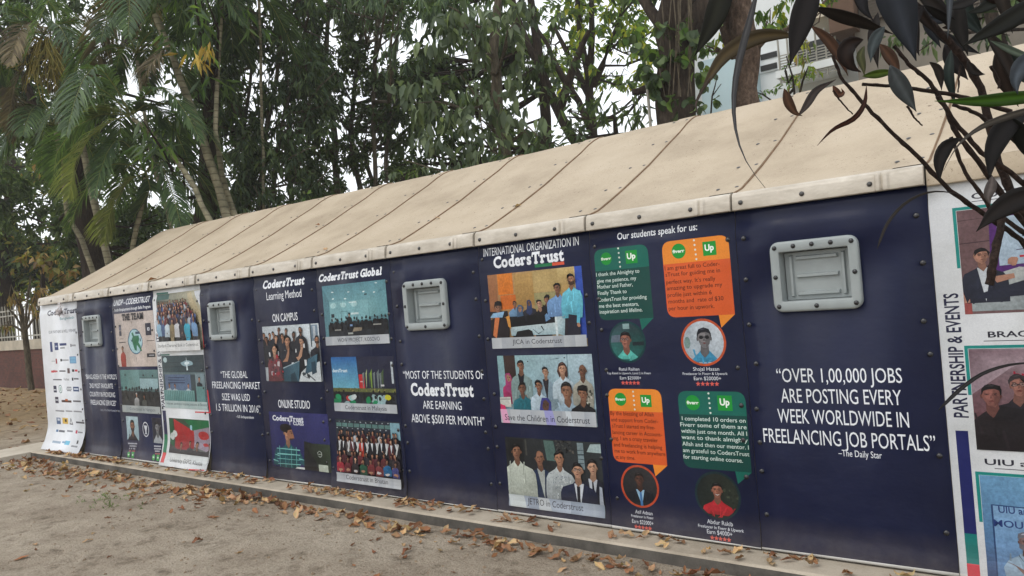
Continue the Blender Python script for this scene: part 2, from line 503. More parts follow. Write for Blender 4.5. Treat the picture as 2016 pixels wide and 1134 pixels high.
for i in range(len(XS)-1):
    x0, x1 = XS[i], XS[i+1]
    last = i >= 11
    mb = MB()
    colx = [(x0, 0.0), (x0+.2, 0.0), ((x0+x1)/2, .004), (x1-.17, 0.0), (x1-.145, .009), (x1, .010), (x1+.001, -.01)]
    vs = []; fs = []
    for (x, o) in colx:
        for k, (y, z) in enumerate(FULL):
            y0, z0 = FULL[max(k-1, 0)]; y1, z1 = FULL[min(k+1, len(FULL)-1)]
            n = Vector((0, -(z1-z0), y1-y0)).normalized()
            vs.append((x, y+n.y*o, rz(z, x)+n.z*o))
    L = len(FULL)
    for a in range(len(colx)-1):
        for k in range(L-1):
            fs.append((a*L+k, (a+1)*L+k, (a+1)*L+k+1, a*L+k+1))
    mb.add(vs, fs, 0)
    # seam sealant along the panel edge
    mb.tube([(x1+.004+random.uniform(-.003, .003), y, rz(z, x1)+.0035) for y, z in PROF], .0045 if i < 6 else .0055, 6, 1)
    for yb in (.15, .52, .92, 1.34, 1.77):
        z, n = prof_at(yb)
        for xb in (x1-.035, x1-.155):
            mb.dome((xb, yb+n.y*.009, rz(z, xb)+n.z*.009), n, .014, .005, 8, 2)
    rp = mb.build('roof_panel', [ROOF, SEAL, BOLT], shelter)
    autosmooth(rp, 30)
    # eave flange under the panel
    mb = MB()
    if not last:
        cx = [(x0+.004, .0), (x0+.05, 0), (x0+(x1-x0)*.5, -.001), (x1-.235, 0), (x1-.225, .012), (x1-.21, .012), (x1-.2, .001), (x1-.19, .012), (x1-.172, .012), (x1-.16, .001), (x1-.13, .001), (x1-.1, .014), (x1-.004, .015)]
        jit = random.uniform(-.003, .003)
    else:
        cx = [(x0+.004, -.02), (x0+.3, -.02), (x0+.7, -.02), (x1-.004, -.02)]; jit = 0
    pr = [(-.022, 1.992), (-.05, 1.99), (-.057, 1.995), (-.058, 2.004), (-.05, 2.066), (-.042, 2.086), (-.026, 2.098), (-.0075, 2.0985)]
    vs = []; fs = []
    for (x, o) in cx:
        for (y, z) in pr:
            w = 1.0 if z < 2.09 else 0.4
            vs.append((x, y-o*w+jit*(2.1-z)*6, z - (.006 if last else 0)*w))
    L = len(pr)
    for a in range(len(cx)-1):
        for k in range(L-1):
            fs.append((a*L+k, (a+1)*L+k, (a+1)*L+k+1, a*L+k+1))
    fs.append(tuple(range(L))); fs.append(tuple((len(cx)-1)*L+k for k in range(L-1, -1, -1)))
    mb.add(vs, fs, 0)
    if not last:
        for fr in (.055, .40, .745):
            xb = x0+(x1-x0)*fr
            mb.dome((xb, -.0545+jit*.3, 2.035), (0, -1, .13), .0145, .010, 10, 1)
    fl = mb.build('eave_flange', [ROOF if last else FLANGE, BOLT], rp)
    autosmooth(fl, 40)
    # wall panel, with the bolts that poke through the sheets
    mb = MB()
    xa, xb = x0+.003, x1-.003
    if i in VENT_BAYS:
        vx = VENT_BAYS[i]
        mb.box((xa, -.004, 0.001), (vx-HW, .04, 1.99)); mb.box((vx+HW, -.004, 0.001), (xb, .04, 1.99))
        mb.box((vx-HW, -.004, 0.001), (vx+HW, .04, VZ-HH)); mb.box((vx-HW, -.004, VZ+HH), (vx+HW, .04, 1.99))
    else:
        mb.box((xa, -.004, 0.001), (xb, .04, 1.99))
    if 0 < i <= 11:
        for zz in (.19, .47, .62, .86, 1.1, 1.34, 1.58, 1.84):
            for sx in (-.055, .045):
                if random.random() < .16 or (i == 11 and sx > 0): continue
                bx_, bz_ = x0+sx+random.uniform(-.012, .012), zz+random.uniform(-.05, .05)
                yb = -.0302 if bz_ < 1.86 else -.024
                mb.dome((bx_, yb, bz_), (0, -1, .15), .0155, .008, 10, 1)
    wp = mb.build('wall_panel', [PANEL, BLACKBOLT], shelter)
    autosmooth(wp, 40)
    # vent
    if i in VENT_BAYS:
        vx = VENT_BAYS[i]
        mb = MB()
        def rr(hw, hh, r, y, n=5):
            o = []
            for (sx, sz, a0) in ((1, 1, 0), (-1, 1, 90), (-1, -1, 180), (1, -1, 270)):
                for k in range(n+1):
                    a = R_(a0+90*k/n)
                    o.append((vx+sx*(hw-r)+r*math.cos(a), y, VZ+sz*(hh-r)+r*math.sin(a)))
            return o
        rings = [rr(.236, .198, .05, -.028), rr(.236, .198, .05, -.052), rr(.231, .193, .047, -.060), rr(.222, .184, .04, -.063),
                 rr(.190, .145, .012, -.063), rr(.185, .140, .008, -.060), rr(.180, .136, .006, .038)]
        n_ = len(rings[0]); vs = [v for r_ in rings for v in r_]; fs = []
        for a in range(len(rings)-1):
            for k in range(n_):
                fs.append((a*n_+k, (a+1)*n_+k, (a+1)*n_+(k+1) % n_, a*n_+(k+1) % n_))
        mb.add(vs, fs, 0)
        for (bx_, bz_) in [(-.205, .165), (-.10, .168), (0, .169), (.10, .168), (.205, .165), (-.211, .0), (.211, .0), (-.205, -.166), (0, -.17), (.205, -.166)]:
            mb.dome((vx+bx_, -.0625, VZ+bz_), (0, -1, 0.05), .0135, .009, 10, 1)
        vent = mb.build('vent', [VENTM, BLACKBOLT], shelter)
        autosmooth(vent, 40)
        mb = MB()
        mb.box((vx-.176, .012, VZ-.134), (vx+.176, .034, VZ+.132), 0)
        def rib(xa, za, xb, zb):
            y1, y0, b_ = .013, -.006, .006
            mb.add([(xa, y1, za), (xb, y1, za), (xb, y1, zb), (xa, y1, zb), (xa+b_, y0, za+b_), (xb-b_, y0, za+b_), (xb-b_, y0, zb-b_), (xa+b_, y0, zb-b_)],
                   [(4, 5, 6, 7), (0, 1, 5, 4), (1, 2, 6, 5), (2, 3, 7, 6), (3, 0, 4, 7)], 0)
        for zz in (-.1, .0, .1): rib(vx-.115, VZ+zz-.014, vx+.115, VZ+zz+.012)
        rib(vx-.152, VZ-.118, vx-.128, VZ+.118); rib(vx+.128, VZ-.118, vx+.152, VZ+.118)
        mb.build('vent_flap', VENTM, vent)
# gables and the back wall
mb = MB()
for xg, s in ((-.13, 1), (12.88, -1)):
    pts = [(xg, .0, 0.001)]+[(xg, y, rz(z, max(xg, 0))-.012) for y, z in FULL[:1]+FULL[2:-1:2]+FULL[-1:]]+[(xg, 4.0, 0.001)]
    mb.add(pts, [tuple(range(len(pts))) if s > 0 else tuple(range(len(pts)-1, -1, -1))], 0)
gab = mb.build('gable_wall', PANEL, shelter)
mb = MB(); mb.box((-.13, 3.96, .001), (12.88, 4.0, 2.09)); mb.build('back_wall', PANEL, shelter)

# ------------------------------------------------------------------ printed banners: a small drawing kit
LAYER = 0.00006
CUTS = [.02, .05, .08, .11, .14, .18, .23, .29, .36, 1.86, 1.875, 1.89, 1.905, 1.92, 1.94, 1.96]
def surf(Z, flare):
    """the same profile everywhere, straight between the cut heights, so print and sheet stay together"""
    k = np.array([-.2, .0]+CUTS+[2.1])
    return np.interp(np.asarray(Z, float), k, surf0(k, flare))
def surf0(Z, flare):
    """front face of the sheet: flat on the wall, rolled in at the eave, kicked out at the foot"""
    Z = np.asarray(Z, float)
    y = np.full(Z.shape, -.030)
    t = np.clip((Z-1.86)/.08, 0, 1); y = y + .018*t*t*(3-2*t)
    t = np.clip((.36-Z)/.36, 0, 1); y = y - flare*(t*t*(3-2*t)*.5+t*t*t*.5)
    # mould line along the foot of the panel
    t = np.clip(1-np.abs(Z-.125)/.05, 0, 1); y = y + .006*t*t*(3-2*t)
    return y

class Art:
    """flat printed shapes, stacked in hair-thin layers on a banner"""
    def __init__(s, flare, base=1): s.P = []; s.l = base; s.flare = flare
    def poly(s, pts, col, step=1):
        s.l += step
        s.P.append((s.l, [tuple(p) for p in pts], col))
    def tris(s, V2, T, col, step=1):
        s.l += step
        s.P.append((s.l, V2, (T, col)))
    def build(s, name, parent, m=None):
        vs = []; fs = []; cs = []; ly = []
        for (l, pts, col) in s.P:
            b = len(vs)
            if isinstance(col, tuple) and len(col) == 2:
                T, cc = col
                vs += [(x, z) for x, z in pts]; cs += [cc]*len(pts); ly += [l]*len(pts); fs += [tuple(b+i for i in t) for t in T]
            else:
                vs += list(pts); ly += [l]*len(pts); fs.append(tuple(range(b, b+len(pts))))
                cs += col if isinstance(col, list) else [col]*len(pts)
        me = bpy.data.meshes.new(name)
        me.from_pydata([(x, -LAYER*l, z) for (x, z), l in zip(vs, ly)], [], fs)
        at = me.color_attributes.new('Col', 'FLOAT_COLOR', 'POINT')
        at.data.foreach_set('color', np.asarray(cs, dtype=np.float32).ravel())
        zs = [v[1] for v in vs]
        bm = bmesh.new(); bm.from_mesh(me)
        for z in CUTS:
            if min(zs) < z < max(zs):
                bmesh.ops.bisect_plane(bm, geom=bm.verts[:]+bm.edges[:]+bm.faces[:], dist=1e-6, plane_co=(0, 0, z), plane_no=(0, 0, 1))
        zz = np.array([v.co.z for v in bm.verts]); yy = surf(zz, s.flare)
        pl = LOC[parent.name]
        for v, y in zip(bm.verts, yy):
            v.co.y += y-pl[1]; v.co.x -= pl[0]; v.co.z -= pl[2]
        bm.normal_update()
        for f in bm.faces:
            if f.normal.y > 0: f.normal_flip()
        bm.to_mesh(me); bm.free()
        me.materials.append(m or VINYL)
        o = bpy.data.objects.new(name, me)
        place(o, pl, parent)
        return o

# --- lettering
_dg = None
_gc = {}
def glyph(sx, bold=0.0):
    key = (sx, bold)
    if key in _gc: return _gc[key]
    cu = bpy.data.curves.new('lettering', 'FONT'); cu.body = sx; cu.offset = bold; cu.resolution_u = 3
    o = bpy.data.objects.new('lettering', cu); COL.objects.link(o)
    dg = bpy.context.evaluated_depsgraph_get(); dg.update()
    ev = o.evaluated_get(dg); me = ev.to_mesh()
    V2 = np.array([(v.co.x, v.co.y) for v in me.vertices]) if len(me.vertices) else np.zeros((0, 2))
    T = [tuple(p.vertices) for p in me.polygons]
    ev.to_mesh_clear()
    bpy.data.objects.remove(o); bpy.data.curves.remove(cu)
    _gc[key] = (V2, T); return _gc[key]
CAPH = None
def caph():
    global CAPH
    if CAPH is None: CAPH = glyph('H')[0][:, 1].max()
    return CAPH
def slab_word(s):
    """heavy slab-serif lettering: bold letters with bracketed feet added"""
    x = 0.0; Vs = []; Ts = []; Gs = []; par = [0]
    H = caph()
    xh = glyph('x')[0][:, 1].max()
    def rect(a, b, c_, d):
        n = sum(len(v) for v in Vs); Vs.append(np.array([(a, b), (c_, b), (c_, d), (a, d)])); Ts.append([(n, n+1, n+2, n+3)]); Gs.append(2+par[0]+(2 if len(Gs) and Gs[-1] == 2+par[0] else 0))
    t = H*.18
    for ch in s:
        if ch == ' ': x += .28; continue
        V2, T = glyph(ch, .04)
        V2 = V2.copy(); V2[:, 0] -= V2[:, 0].min(); w = V2[:, 0].max()
        feet = []
        pad = .025
        if ch in 'ruTlbdiIHhnmMAaEpfPk': pad = .065
        V2[:, 0] += x+pad; n = sum(len(v) for v in Vs)
        Vs.append(V2); Ts.append([tuple(n+i for i in q) for q in T]); par[0] ^= 1; Gs.append(par[0])
        L = x+pad; Rr = L+w; sw = H*.24
        if ch == 'd': rect(Rr-sw*.6, 0, Rr+.07, t); rect(Rr-sw-.07, V2[:, 1].max()-t, Rr-.02, V2[:, 1].max())
        elif ch == 'b': rect(L-.07, V2[:, 1].max()-t, L+.05, V2[:, 1].max())
        elif ch == 'l': rect(L-.07, 0, Rr+.07, t); rect(L-.07, V2[:, 1].max()-t, Rr-.02, V2[:, 1].max())
        elif ch == 'r': rect(L-.07, 0, L+sw+.07, t); rect(L-.07, xh-t, L+.05, xh)
        elif ch == 'u': rect(L-.07, xh-t, L+.05, xh); rect(Rr-sw-.05, xh-t, Rr-.03, xh); rect(Rr-.05, 0, Rr+.07, t)
        elif ch == 'T': rect((L+Rr)/2-.15, 0, (L+Rr)/2+.15, t); rect(L, H*.62, L+t*.7, H); rect(Rr-t*.7, H*.62, Rr, H)
        elif ch == 'a': rect(Rr-.05, 0, Rr+.06, t)
        elif ch in 'HMEA':
            rect(L-.06, 0, L+sw+.06, t*.8); rect(Rr-sw-.06, 0, Rr+.06, t*.8)
            if ch in 'HM': rect(L-.06, H-t*.8, L+sw*.8, H); rect(Rr-sw*.8, H-t*.8, Rr+.06, H)
            if ch == 'E': rect(L-.06, H-t*.8, L+sw, H)
        x = Rr + (.06 if pad > .05 else .02) - .022
    V2 = np.concatenate(Vs)
    return V2, [[q for b, g in zip(Ts, Gs) if g == k for q in b] for k in range(6)]
def text(art, s, p0, p1, cap, col, bold=0.0, slab=False, wall=True):
    """one line of lettering from baseline start pixel p0 to end pixel p1; cap = letter height in photo pixels"""
    V2, T = slab_word(s) if slab else glyph(s, bold)
    if len(V2) == 0: return
    x0, z0 = W(*p0); x1, z1 = W(*p1)
    h = W(p0[0], p0[1]-cap)[1]-z0
    V2 = V2.copy()
    mn, mx = V2[:, 0].min(), V2[:, 0].max()
    z = (z0+z1)/2
    out = np.stack([x0+(V2[:, 0]-mn)/(mx-mn)*(x1-x0), z+V2[:, 1]/caph()*h], 1)
    for Tk in (T if slab else [T]):     # neighbouring letters and their feet lie on separate layers
        if not Tk: continue
        ids = sorted({i for q in Tk for i in q}); mp = {i: k for k, i in enumerate(ids)}
        art.tris([tuple(out[i]) for i in ids], [tuple(mp[i] for i in q) for q in Tk], col)
def vtext(art, s, X, Z0, Z1, h, col, bold=.0):
    """lettering reading upwards; X = baseline, letters extend towards -X"""
    V2, T = glyph(s, bold); V2 = V2.copy()
    mn, mx = V2[:, 0].min(), V2[:, 0].max()
    out = np.stack([X-V2[:, 1]/caph()*h, Z0+(V2[:, 0]-mn)/(mx-mn)*(Z1-Z0)], 1)
    art.tris([tuple(q) for q in out], T, col)

def lerp(a, b, t): return tuple(a[i]+(b[i]-a[i])*t for i in range(len(a)))
def jit(cc, k=.18):
    f = 1+random.uniform(-k, k); return (cc[0]*f*(1+random.uniform(-k, k)*.3), cc[1]*f, cc[2]*f*(1+random.uniform(-k, k)*.3), 1)
SKINS = [c(140, 100, 78), c(166, 122, 96), c(118, 84, 66), c(186, 144, 118)]
HAIR = c(20, 18, 20)

class Photo:
    """a printed photograph on a banner; drawing in (s, t): 0..1 across, 0..1 up"""
    def __init__(ph, flare, px, base=4):
        ph.a = Art(flare, base)
        ph.q = [W(*p) for p in px]                      # TL TR BR BL
        tl, tr, br, bl = ph.q
        ph.x0 = (tl[0]+bl[0])/2; ph.x1 = (tr[0]+br[0])/2; ph.z1 = (tl[1]+tr[1])/2; ph.z0 = (bl[1]+br[1])/2
        ph.asp = (ph.x1-ph.x0)/(ph.z1-ph.z0); ph.k = 1/ph.asp
    def m0(ph, s, t):
        s = min(1, max(0, s)); t = min(1, max(0, t))
        return (ph.x0+(ph.x1-ph.x0)*s, ph.z0+(ph.z1-ph.z0)*t)
    def m(ph, s, t):
        if .01 < s < .99 and .01 < t < .99:     # uneven outlines, as in a photograph
            s += random.gauss(0, .0028)+.004*math.sin(31*t+9*s); t += random.gauss(0, .0034)+.004*math.sin(27*s+11*t)
        s = min(1, max(0, s)); t = min(1, max(0, t))
        return (ph.x0+(ph.x1-ph.x0)*s, ph.z0+(ph.z1-ph.z0)*t)
    def poly(ph, pts, col, step=1): ph.a.poly([ph.m(*p) for p in pts], col, step)
    def rect(ph, s0, t0, s1, t1, col, top=None):
        ph.a.poly([ph.m0(s0, t0), ph.m0(s1, t0), ph.m0(s1, t1), ph.m0(s0, t1)], [col, col, top, top] if top else col)
    def ell(ph, s, t, rs, rt, col, n=14, a0=0, a1=360, step=1):
        full = (a1-a0) >= 360
        k = n if full else n+1
        ph.poly([(s+rs*math.cos(R_(a0+(a1-a0)*i/n)), t+rt*math.sin(R_(a0+(a1-a0)*i/n))) for i in range(k)], col, step)
    def back(ph, cols, nx=10, ny=8, k=.08):
        """backdrop: 2x2 corner colours (bl, br, tr, tl) with mottling"""
        ph.a.l += 1
        for i in range(nx):
            for j in range(ny):
                pts = []; cc = []
                for (u, v) in ((i, j), (i+1, j), (i+1, j+1), (i, j+1)):
                    s, t = u/nx, v/ny
                    q = lerp(lerp(cols[0], cols[1], s), lerp(cols[3], cols[2], s), t)
                    f = 1+k*math.sin(12.9*u+7.7*v*1.3)*math.sin(3.1*v+1.7*u)
                    pts.append(ph.m0(s, t)); cc.append((q[0]*f, q[1]*f, q[2]*f, 1))
                ph.a.poly(pts, cc, 0)
    def line(ph, pts, w, col):
        """polyline of thickness w (t units)"""
        for (s0, t0), (s1, t1) in zip(pts, pts[1:]):
            dx, dy = (s1-s0)*ph.asp, t1-t0; l = math.hypot(dx, dy) or 1
            nx_, ny_ = -dy/l*w/2*ph.k, dx/l*w/2
            ph.poly([(s0-nx_, t0-ny_), (s1-nx_, t1-ny_), (s1+nx_, t1+ny_), (s0+nx_, t0+ny_)], col, .15)
        ph.a.l += .5
    def person(ph, s, t, h, shirt, skin=None, hair=HAIR, w=2.7, body=4.2, jacket=None, tie=None, hijab=None, face=True, glasses=False, beard=False,
               turn=0.0, cap=None, legs=None, bald=False, longhair=None, badge=False, step=1):
        """a printed figure: head centre (s, t), head height h, torso below"""
        k = ph.k; skin = skin or random.choice(SKINS)
        sd = tuple(v*.62 for v in skin[:3])+(1,)
        d = lambda a, b: (s+a*h*k, t+b*h)
        hw = w/2*random.uniform(.9, 1.08); ln = random.uniform(-.3, .3)
        d0 = d; d = lambda a, b: d0(a+ln*max(0, (-b-.5))/3.0, b)
        top = jacket or shirt
        lo = tuple(v*.72 for v in top[:3])+(1,)
        if longhair: ph.ell(s, t-.25*h, .5*h*k, .85*h, longhair, 14, step=step)
        pts = [d(-hw*.92, -body), d(-hw, -2.2), d(-hw*.97, -1.45), d(-hw*.82, -1.1), d(-.42, -.82), d(-.2, -.6), d(.2, -.6), d(.42, -.82), d(hw*.82, -1.1), d(hw*.97, -1.45), d(hw, -2.2), d(hw*.92, -body)]
        ph.poly(pts, [lo, lo, top, top, top, top, top, top, top, lo, lo, lo], step)
        if legs: ph.poly([d(-hw*.62, -body*1.0), d(hw*.62, -body*1.0), d(hw*.55, -body*1.95), d(.05, -body*1.95), d(0, -body*1.2), d(-.05, -body*1.95), d(-hw*.55, -body*1.95)], legs, step)
        # arms darker folds
        ph.poly([d(-hw*.66, -body), d(-hw*.62, -2.0), d(-hw*.52, -2.0), d(-hw*.55, -body)], lo, step)
        ph.poly([d(hw*.55, -body), d(hw*.52, -2.0), d(hw*.62, -2.0), d(hw*.66, -body)], lo, 0)
        if h > .05 and body >= 3:        # forearms in different poses
            q = random.randrange(4); sk = skin
            if q == 0:
                ph.poly([d(-hw*.95, -2.3), d(-hw*.6, -2.2), d(.35, -2.75), d(.4, -3.0), d(-.1, -2.95), d(-hw*.9, -2.8)], lo, step); ph.poly([d(.2, -2.72), d(.5, -2.66), d(.55, -2.95), d(.25, -3.0)], sk, step)
            elif q == 1:
                ph.poly([d(hw*.95, -2.2), d(hw*.6, -2.2), d(.0, -2.9), d(.1, -3.2), d(hw*.9, -2.8)], lo, step); ph.poly([d(-.2, -2.95), d(.1, -2.85), d(.1, -3.2), d(-.15, -3.2)], sk, step)
            elif q == 2:
                ph.poly([d(-hw, -body*.8), d(-hw*.72, -body*.8), d(-hw*.75, -body*.98), d(-hw, -body*.98)], sk, step)
        if h > .085:                     # folds in the cloth
            for _ in range(7):
                x = random.uniform(-hw*.85, hw*.75); y = random.uniform(-body*.95, -1.5); q = random.uniform(.3, 1.0); o_ = random.uniform(-.35, .35)
                f_ = random.choice((.66, .78, 1.16, 1.3))
                ph.poly([d(x, y), d(x+.1, y), d(x+.14+o_, y+q), d(x+.04+o_, y+q)], tuple(min(1, v*f_) for v in top[:3])+(1,), .15)
            ph.a.l += 1
            ph.poly([d(-hw, -2.2), d(-hw*.97, -1.45), d(-hw*.82, -1.1), d(-hw*.5, -1.25), d(-hw*.7, -body*.9), d(-hw*.92, -body)], [lo, top, tuple(min(1, v*1.25) for v in top[:3])+(1,), top, lo, lo], 1)
        if jacket: ph.poly([d(-.36, -.78), d(0, -2.9), d(.36, -.78)], shirt, step)
        if tie: ph.poly([d(-.09, -.95), d(-.13, -2.3), d(0, -2.6), d(.13, -2.3), d(.09, -.95)], tie, step)
        ph.poly([d(-.2, -.3), d(-.24, -.78), d(0, -1.0), d(.24, -.78), d(.2, -.3)], sd, step)
        if not jacket and not hijab:
            ph.poly([d(-.28, -.68), d(-.36, -.98), d(-.02, -1.05)], tuple(min(1, v*1.15) for v in shirt[:3])+(1,), step)
            ph.poly([d(.28, -.68), d(.36, -.98), d(.02, -1.05)], tuple(min(1, v*1.05) for v in shirt[:3])+(1,), 0)
        if hijab:
            ph.poly([d(-.62, -1.5), d(-.5, -.3), d(-.46, .25), d(-.25, .55), d(.25, .55), d(.46, .25), d(.5, -.3), d(.62, -1.5), d(0, -1.9)], hijab, step)
            ph.ell(s+turn*.1*h*k, t-.02*h, .3*h*k, .4*h, skin, 14, step=step)
        else:
            ph.ell(s-.36*h*k, t-.04*h, .06*h*k, .11*h, sd, 8, step=step); ph.ell(s+.36*h*k, t-.04*h, .06*h*k, .11*h, sd, 8, step=0)
            if not bald: ph.ell(s, t+.12*h, .385*h*k, .41*h, hair, 16, step=0)
            hd = [d(.355*math.cos(a)*(1 if math.sin(a) > -.2 else .88), .5*math.sin(a)-.01) for a in [2*math.pi*i/18 for i in range(18)]]
            ph.poly(hd, [skin if p[0] <= s+.1*h*k else lerp(skin, sd, .5) for p in hd], step)
            if h > .05: ph.poly([d(-.2, .24), d(.06, .26), d(.1, .0), d(.02, -.2), d(-.2, -.2), d(-.28, .05)], lerp(skin, (min(1, skin[0]*1.5), min(1, skin[1]*1.45), min(1, skin[2]*1.4), 1), .7), step)
            if bald: ph.ell(s, t+.3*h, .22*h*k, .14*h, tuple(min(1, v*1.25) for v in skin[:3])+(1,), 12, step=step)
            else:
                o = turn*.12
                ph.poly([d(-.36, .0), d(-.38, .22), d(-.28, .45), d(0, .54), d(.28, .45), d(.38, .22), d(.36, .0), d(.31+o*.5, .22), d(.1+o, .31), d(-.14+o, .28), d(-.31+o*.5, .18)], hair, step)
        if h > .085 and not hijab:       # eye shade, jaw shade, sheen on the hair
            o = turn*.1
            ph.poly([d(-.27+o, .1), d(.27+o, .1), d(.24+o, -.03), d(.05+o, .0), d(-.05+o, .0), d(-.24+o, -.03)], lerp(skin, sd, .75), 1)
            ph.poly([d(.12, -.06), d(.33, .02), d(.28, -.28), d(.05, -.5), d(.1, -.3)], lerp(skin, sd, .9), 0)
            ph.poly([d(-.04+o, .06), d(.03+o, .06), d(.05+o, -.14), d(-.05+o, -.14)], tuple(min(1, v*1.3) for v in skin[:3])+(1,), 1)
            if not bald: ph.poly([d(-.24, .4), d(-.05, .49), d(.12, .47), d(-.02, .42)], tuple(min(1, v*3+.02) for v in hair[:3])+(1,), 1)
        if cap: ph.poly([d(-.42, .2), d(-.36, .52), d(.0, .62), d(.36, .52), d(.42, .2), d(.75 if turn > 0 else .42, .16)], cap, step)
        if face and h > .07:
            o = turn*.1
            for sg in (-1, 1):
                ph.ell(s+(sg*.15+o)*h*k, t+.03*h, .055*h*k, .026*h, c(24, 18, 18), 8, step=1 if sg < 0 else 0)
                ph.line([d(sg*.06+o, .11), d(sg*.24+o, .12)], .028*h, hair)
            ph.poly([d(-.02+o, .02), d(-.075+o, -.15), d(.07+o, -.15), d(.02+o, .02)], lerp(skin, sd, .75), 1)
            if beard: ph.poly([d(-.34, -.08), d(-.3, -.36), d(0, -.54), d(.3, -.36), d(.34, -.08), d(.16, -.17), d(-.16, -.17)], lerp(hair, sd, .25), 1)
            ph.poly([d(-.12+o, -.25), d(0+o, -.22), d(.12+o, -.25), d(0+o, -.3)], c(112, 56, 52), 1)
            if glasses:
                for sg in (-1, 1): ph.ell(s+(sg*.16+o)*h*k, t+.03*h, .12*h*k, .085*h, c(26, 26, 30) if glasses == 'dark' else c(60, 52, 52), 10, step=1 if sg < 0 else 0)
                if glasses != 'dark':
                    for sg in (-1, 1): ph.ell(s+(sg*.16+o)*h*k, t+.03*h, .1*h*k, .066*h, lerp(skin, (.5, .5, .5, 1), .25), 10, step=1 if sg < 0 else 0)
                    for sg in (-1, 1): ph.ell(s+(sg*.16+o)*h*k, t+.03*h, .05*h*k, .03*h, c(24, 18, 18), 8, step=1 if sg < 0 else 0)
                ph.line([d(-.06+o, .04), d(.06+o, .04)], .03*h, c(26, 26, 30))
        if badge: ph.poly([d(.3, -2.0), d(.62, -2.0), d(.62, -2.6), d(.3, -2.6)], c(220, 224, 226), 1)
    def crowd(ph, s0, s1, t, h, n, shirts, skins=None, jt=.35, body=4, w=2.6, hair=HAIR, back=False):
        ph.a.l += 4
        for i in range(n):
            s = s0+(s1-s0)*(i+.5+random.uniform(-.3, .3))/n
            tt = t+random.uniform(-jt, jt)*h
            hh = h*random.uniform(.88, 1.12)
            sh = jit(random.choice(shirts))
            if back:
                k = ph.k
                ph.a.l += 1
                ph.poly([(s-hh*1.2*k, tt-body*hh), (s-hh*1.15*k, tt-1.4*hh), (s-.5*hh*k, tt-.8*hh), (s+.5*hh*k, tt-.8*hh), (s+hh*1.15*k, tt-1.4*hh), (s+hh*1.2*k, tt-body*hh)], sh, 0)
                ph.ell(s, tt, .4*hh*k, .52*hh, jit(hair, .4), 9, step=1)
            else:
                ph.person(s, tt, hh, sh, random.choice(skins or SKINS), hair=jit(hair, .4), body=body, w=w, face=hh > .1, step=1)
        ph.a.l += 1
    def scraps(ph, n, s0, t0, s1, t1, w, cols):
        ph.a.l += 1
        for _ in range(n):
            s = random.uniform(s0, s1); t = random.uniform(t0, t1); ww = w*random.uniform(.5, 1.5); hh = ww*random.uniform(.4, 1.4)
            a = random.uniform(-.5, .5)*ww
            ph.poly([(s, t), (s+ww*ph.k, t+a*.3), (s+ww*ph.k+a*.2, t+hh), (s+a*.2, t+hh*.9)], jit(random.choice(cols)), .2)
    def caption(ph, s, p0, p1, cap, t1, parent, name_col=c(38, 40, 48), strip=(c(150, 156, 164), c(178, 182, 186)), tl=0.0, scr=None, dt=0.0):
        """pale strip along the foot of the photograph with its caption"""
        q = Art(ph.a.flare, ph.a.l+2)
        n = 9
        for i in range(n):
            u0, u1 = i/n, (i+1)/n
            ca = lerp(strip[0], strip[1], random.random()); cb = lerp(strip[0], strip[1], random.random())
            ta = t1+dt*u0; tb = t1+dt*u1
            q.poly([ph.m0(u0, 0), ph.m0(u1, 0), ph.m0(u1, tb), ph.m0(u0, ta)], [ca, cb, cb, ca], 1 if i == 0 else 0)
        if scr:
            for (u0, u1, cc) in scr:
                q.poly([ph.m0(u0, 0), ph.m0(u1, 0), ph.m0(u1-.03, t1), ph.m0(u0-.02, t1)], cc, 1)
        text(q, s, p0, p1, cap, name_col)
        return q.build('caption_strip', parent)
    def done(ph, parent, label=None, name='printed_photo'):
        o = ph.a.build(name, parent, PRINT)
        if label: o['label'] = label
        return o

NAVY = c(17, 24, 55); WHITE = c(226, 230, 236); INK = c(30, 34, 62)
def rrect(q, r=.03, corners=(1, 1, 1, 1)):
    """rounded quad from 4 wall points TL TR BR BL"""
    out = []
    n = 5
    for i in range(4):
        p = Vector(q[i]); a = Vector(q[i-1]); b = Vector(q[(i+1) % 4])
        if not corners[i]: out.append(tuple(p)); continue
        pa = p+(a-p).normalized()*r; pb = p+(b-p).normalized()*r
        for k in range(n+1):
            t = k/n
            out.append(tuple((1-t)**2*pa+2*t*(1-t)*p+t*t*pb))
    return out
def star(x, z, r):
    return [(x+(r if k % 2 == 0 else r*.42)*math.cos(math.pi/2+k*math.pi/5), z+(r if k % 2 == 0 else r*.42)*math.sin(math.pi/2+k*math.pi/5)) for k in range(10)]

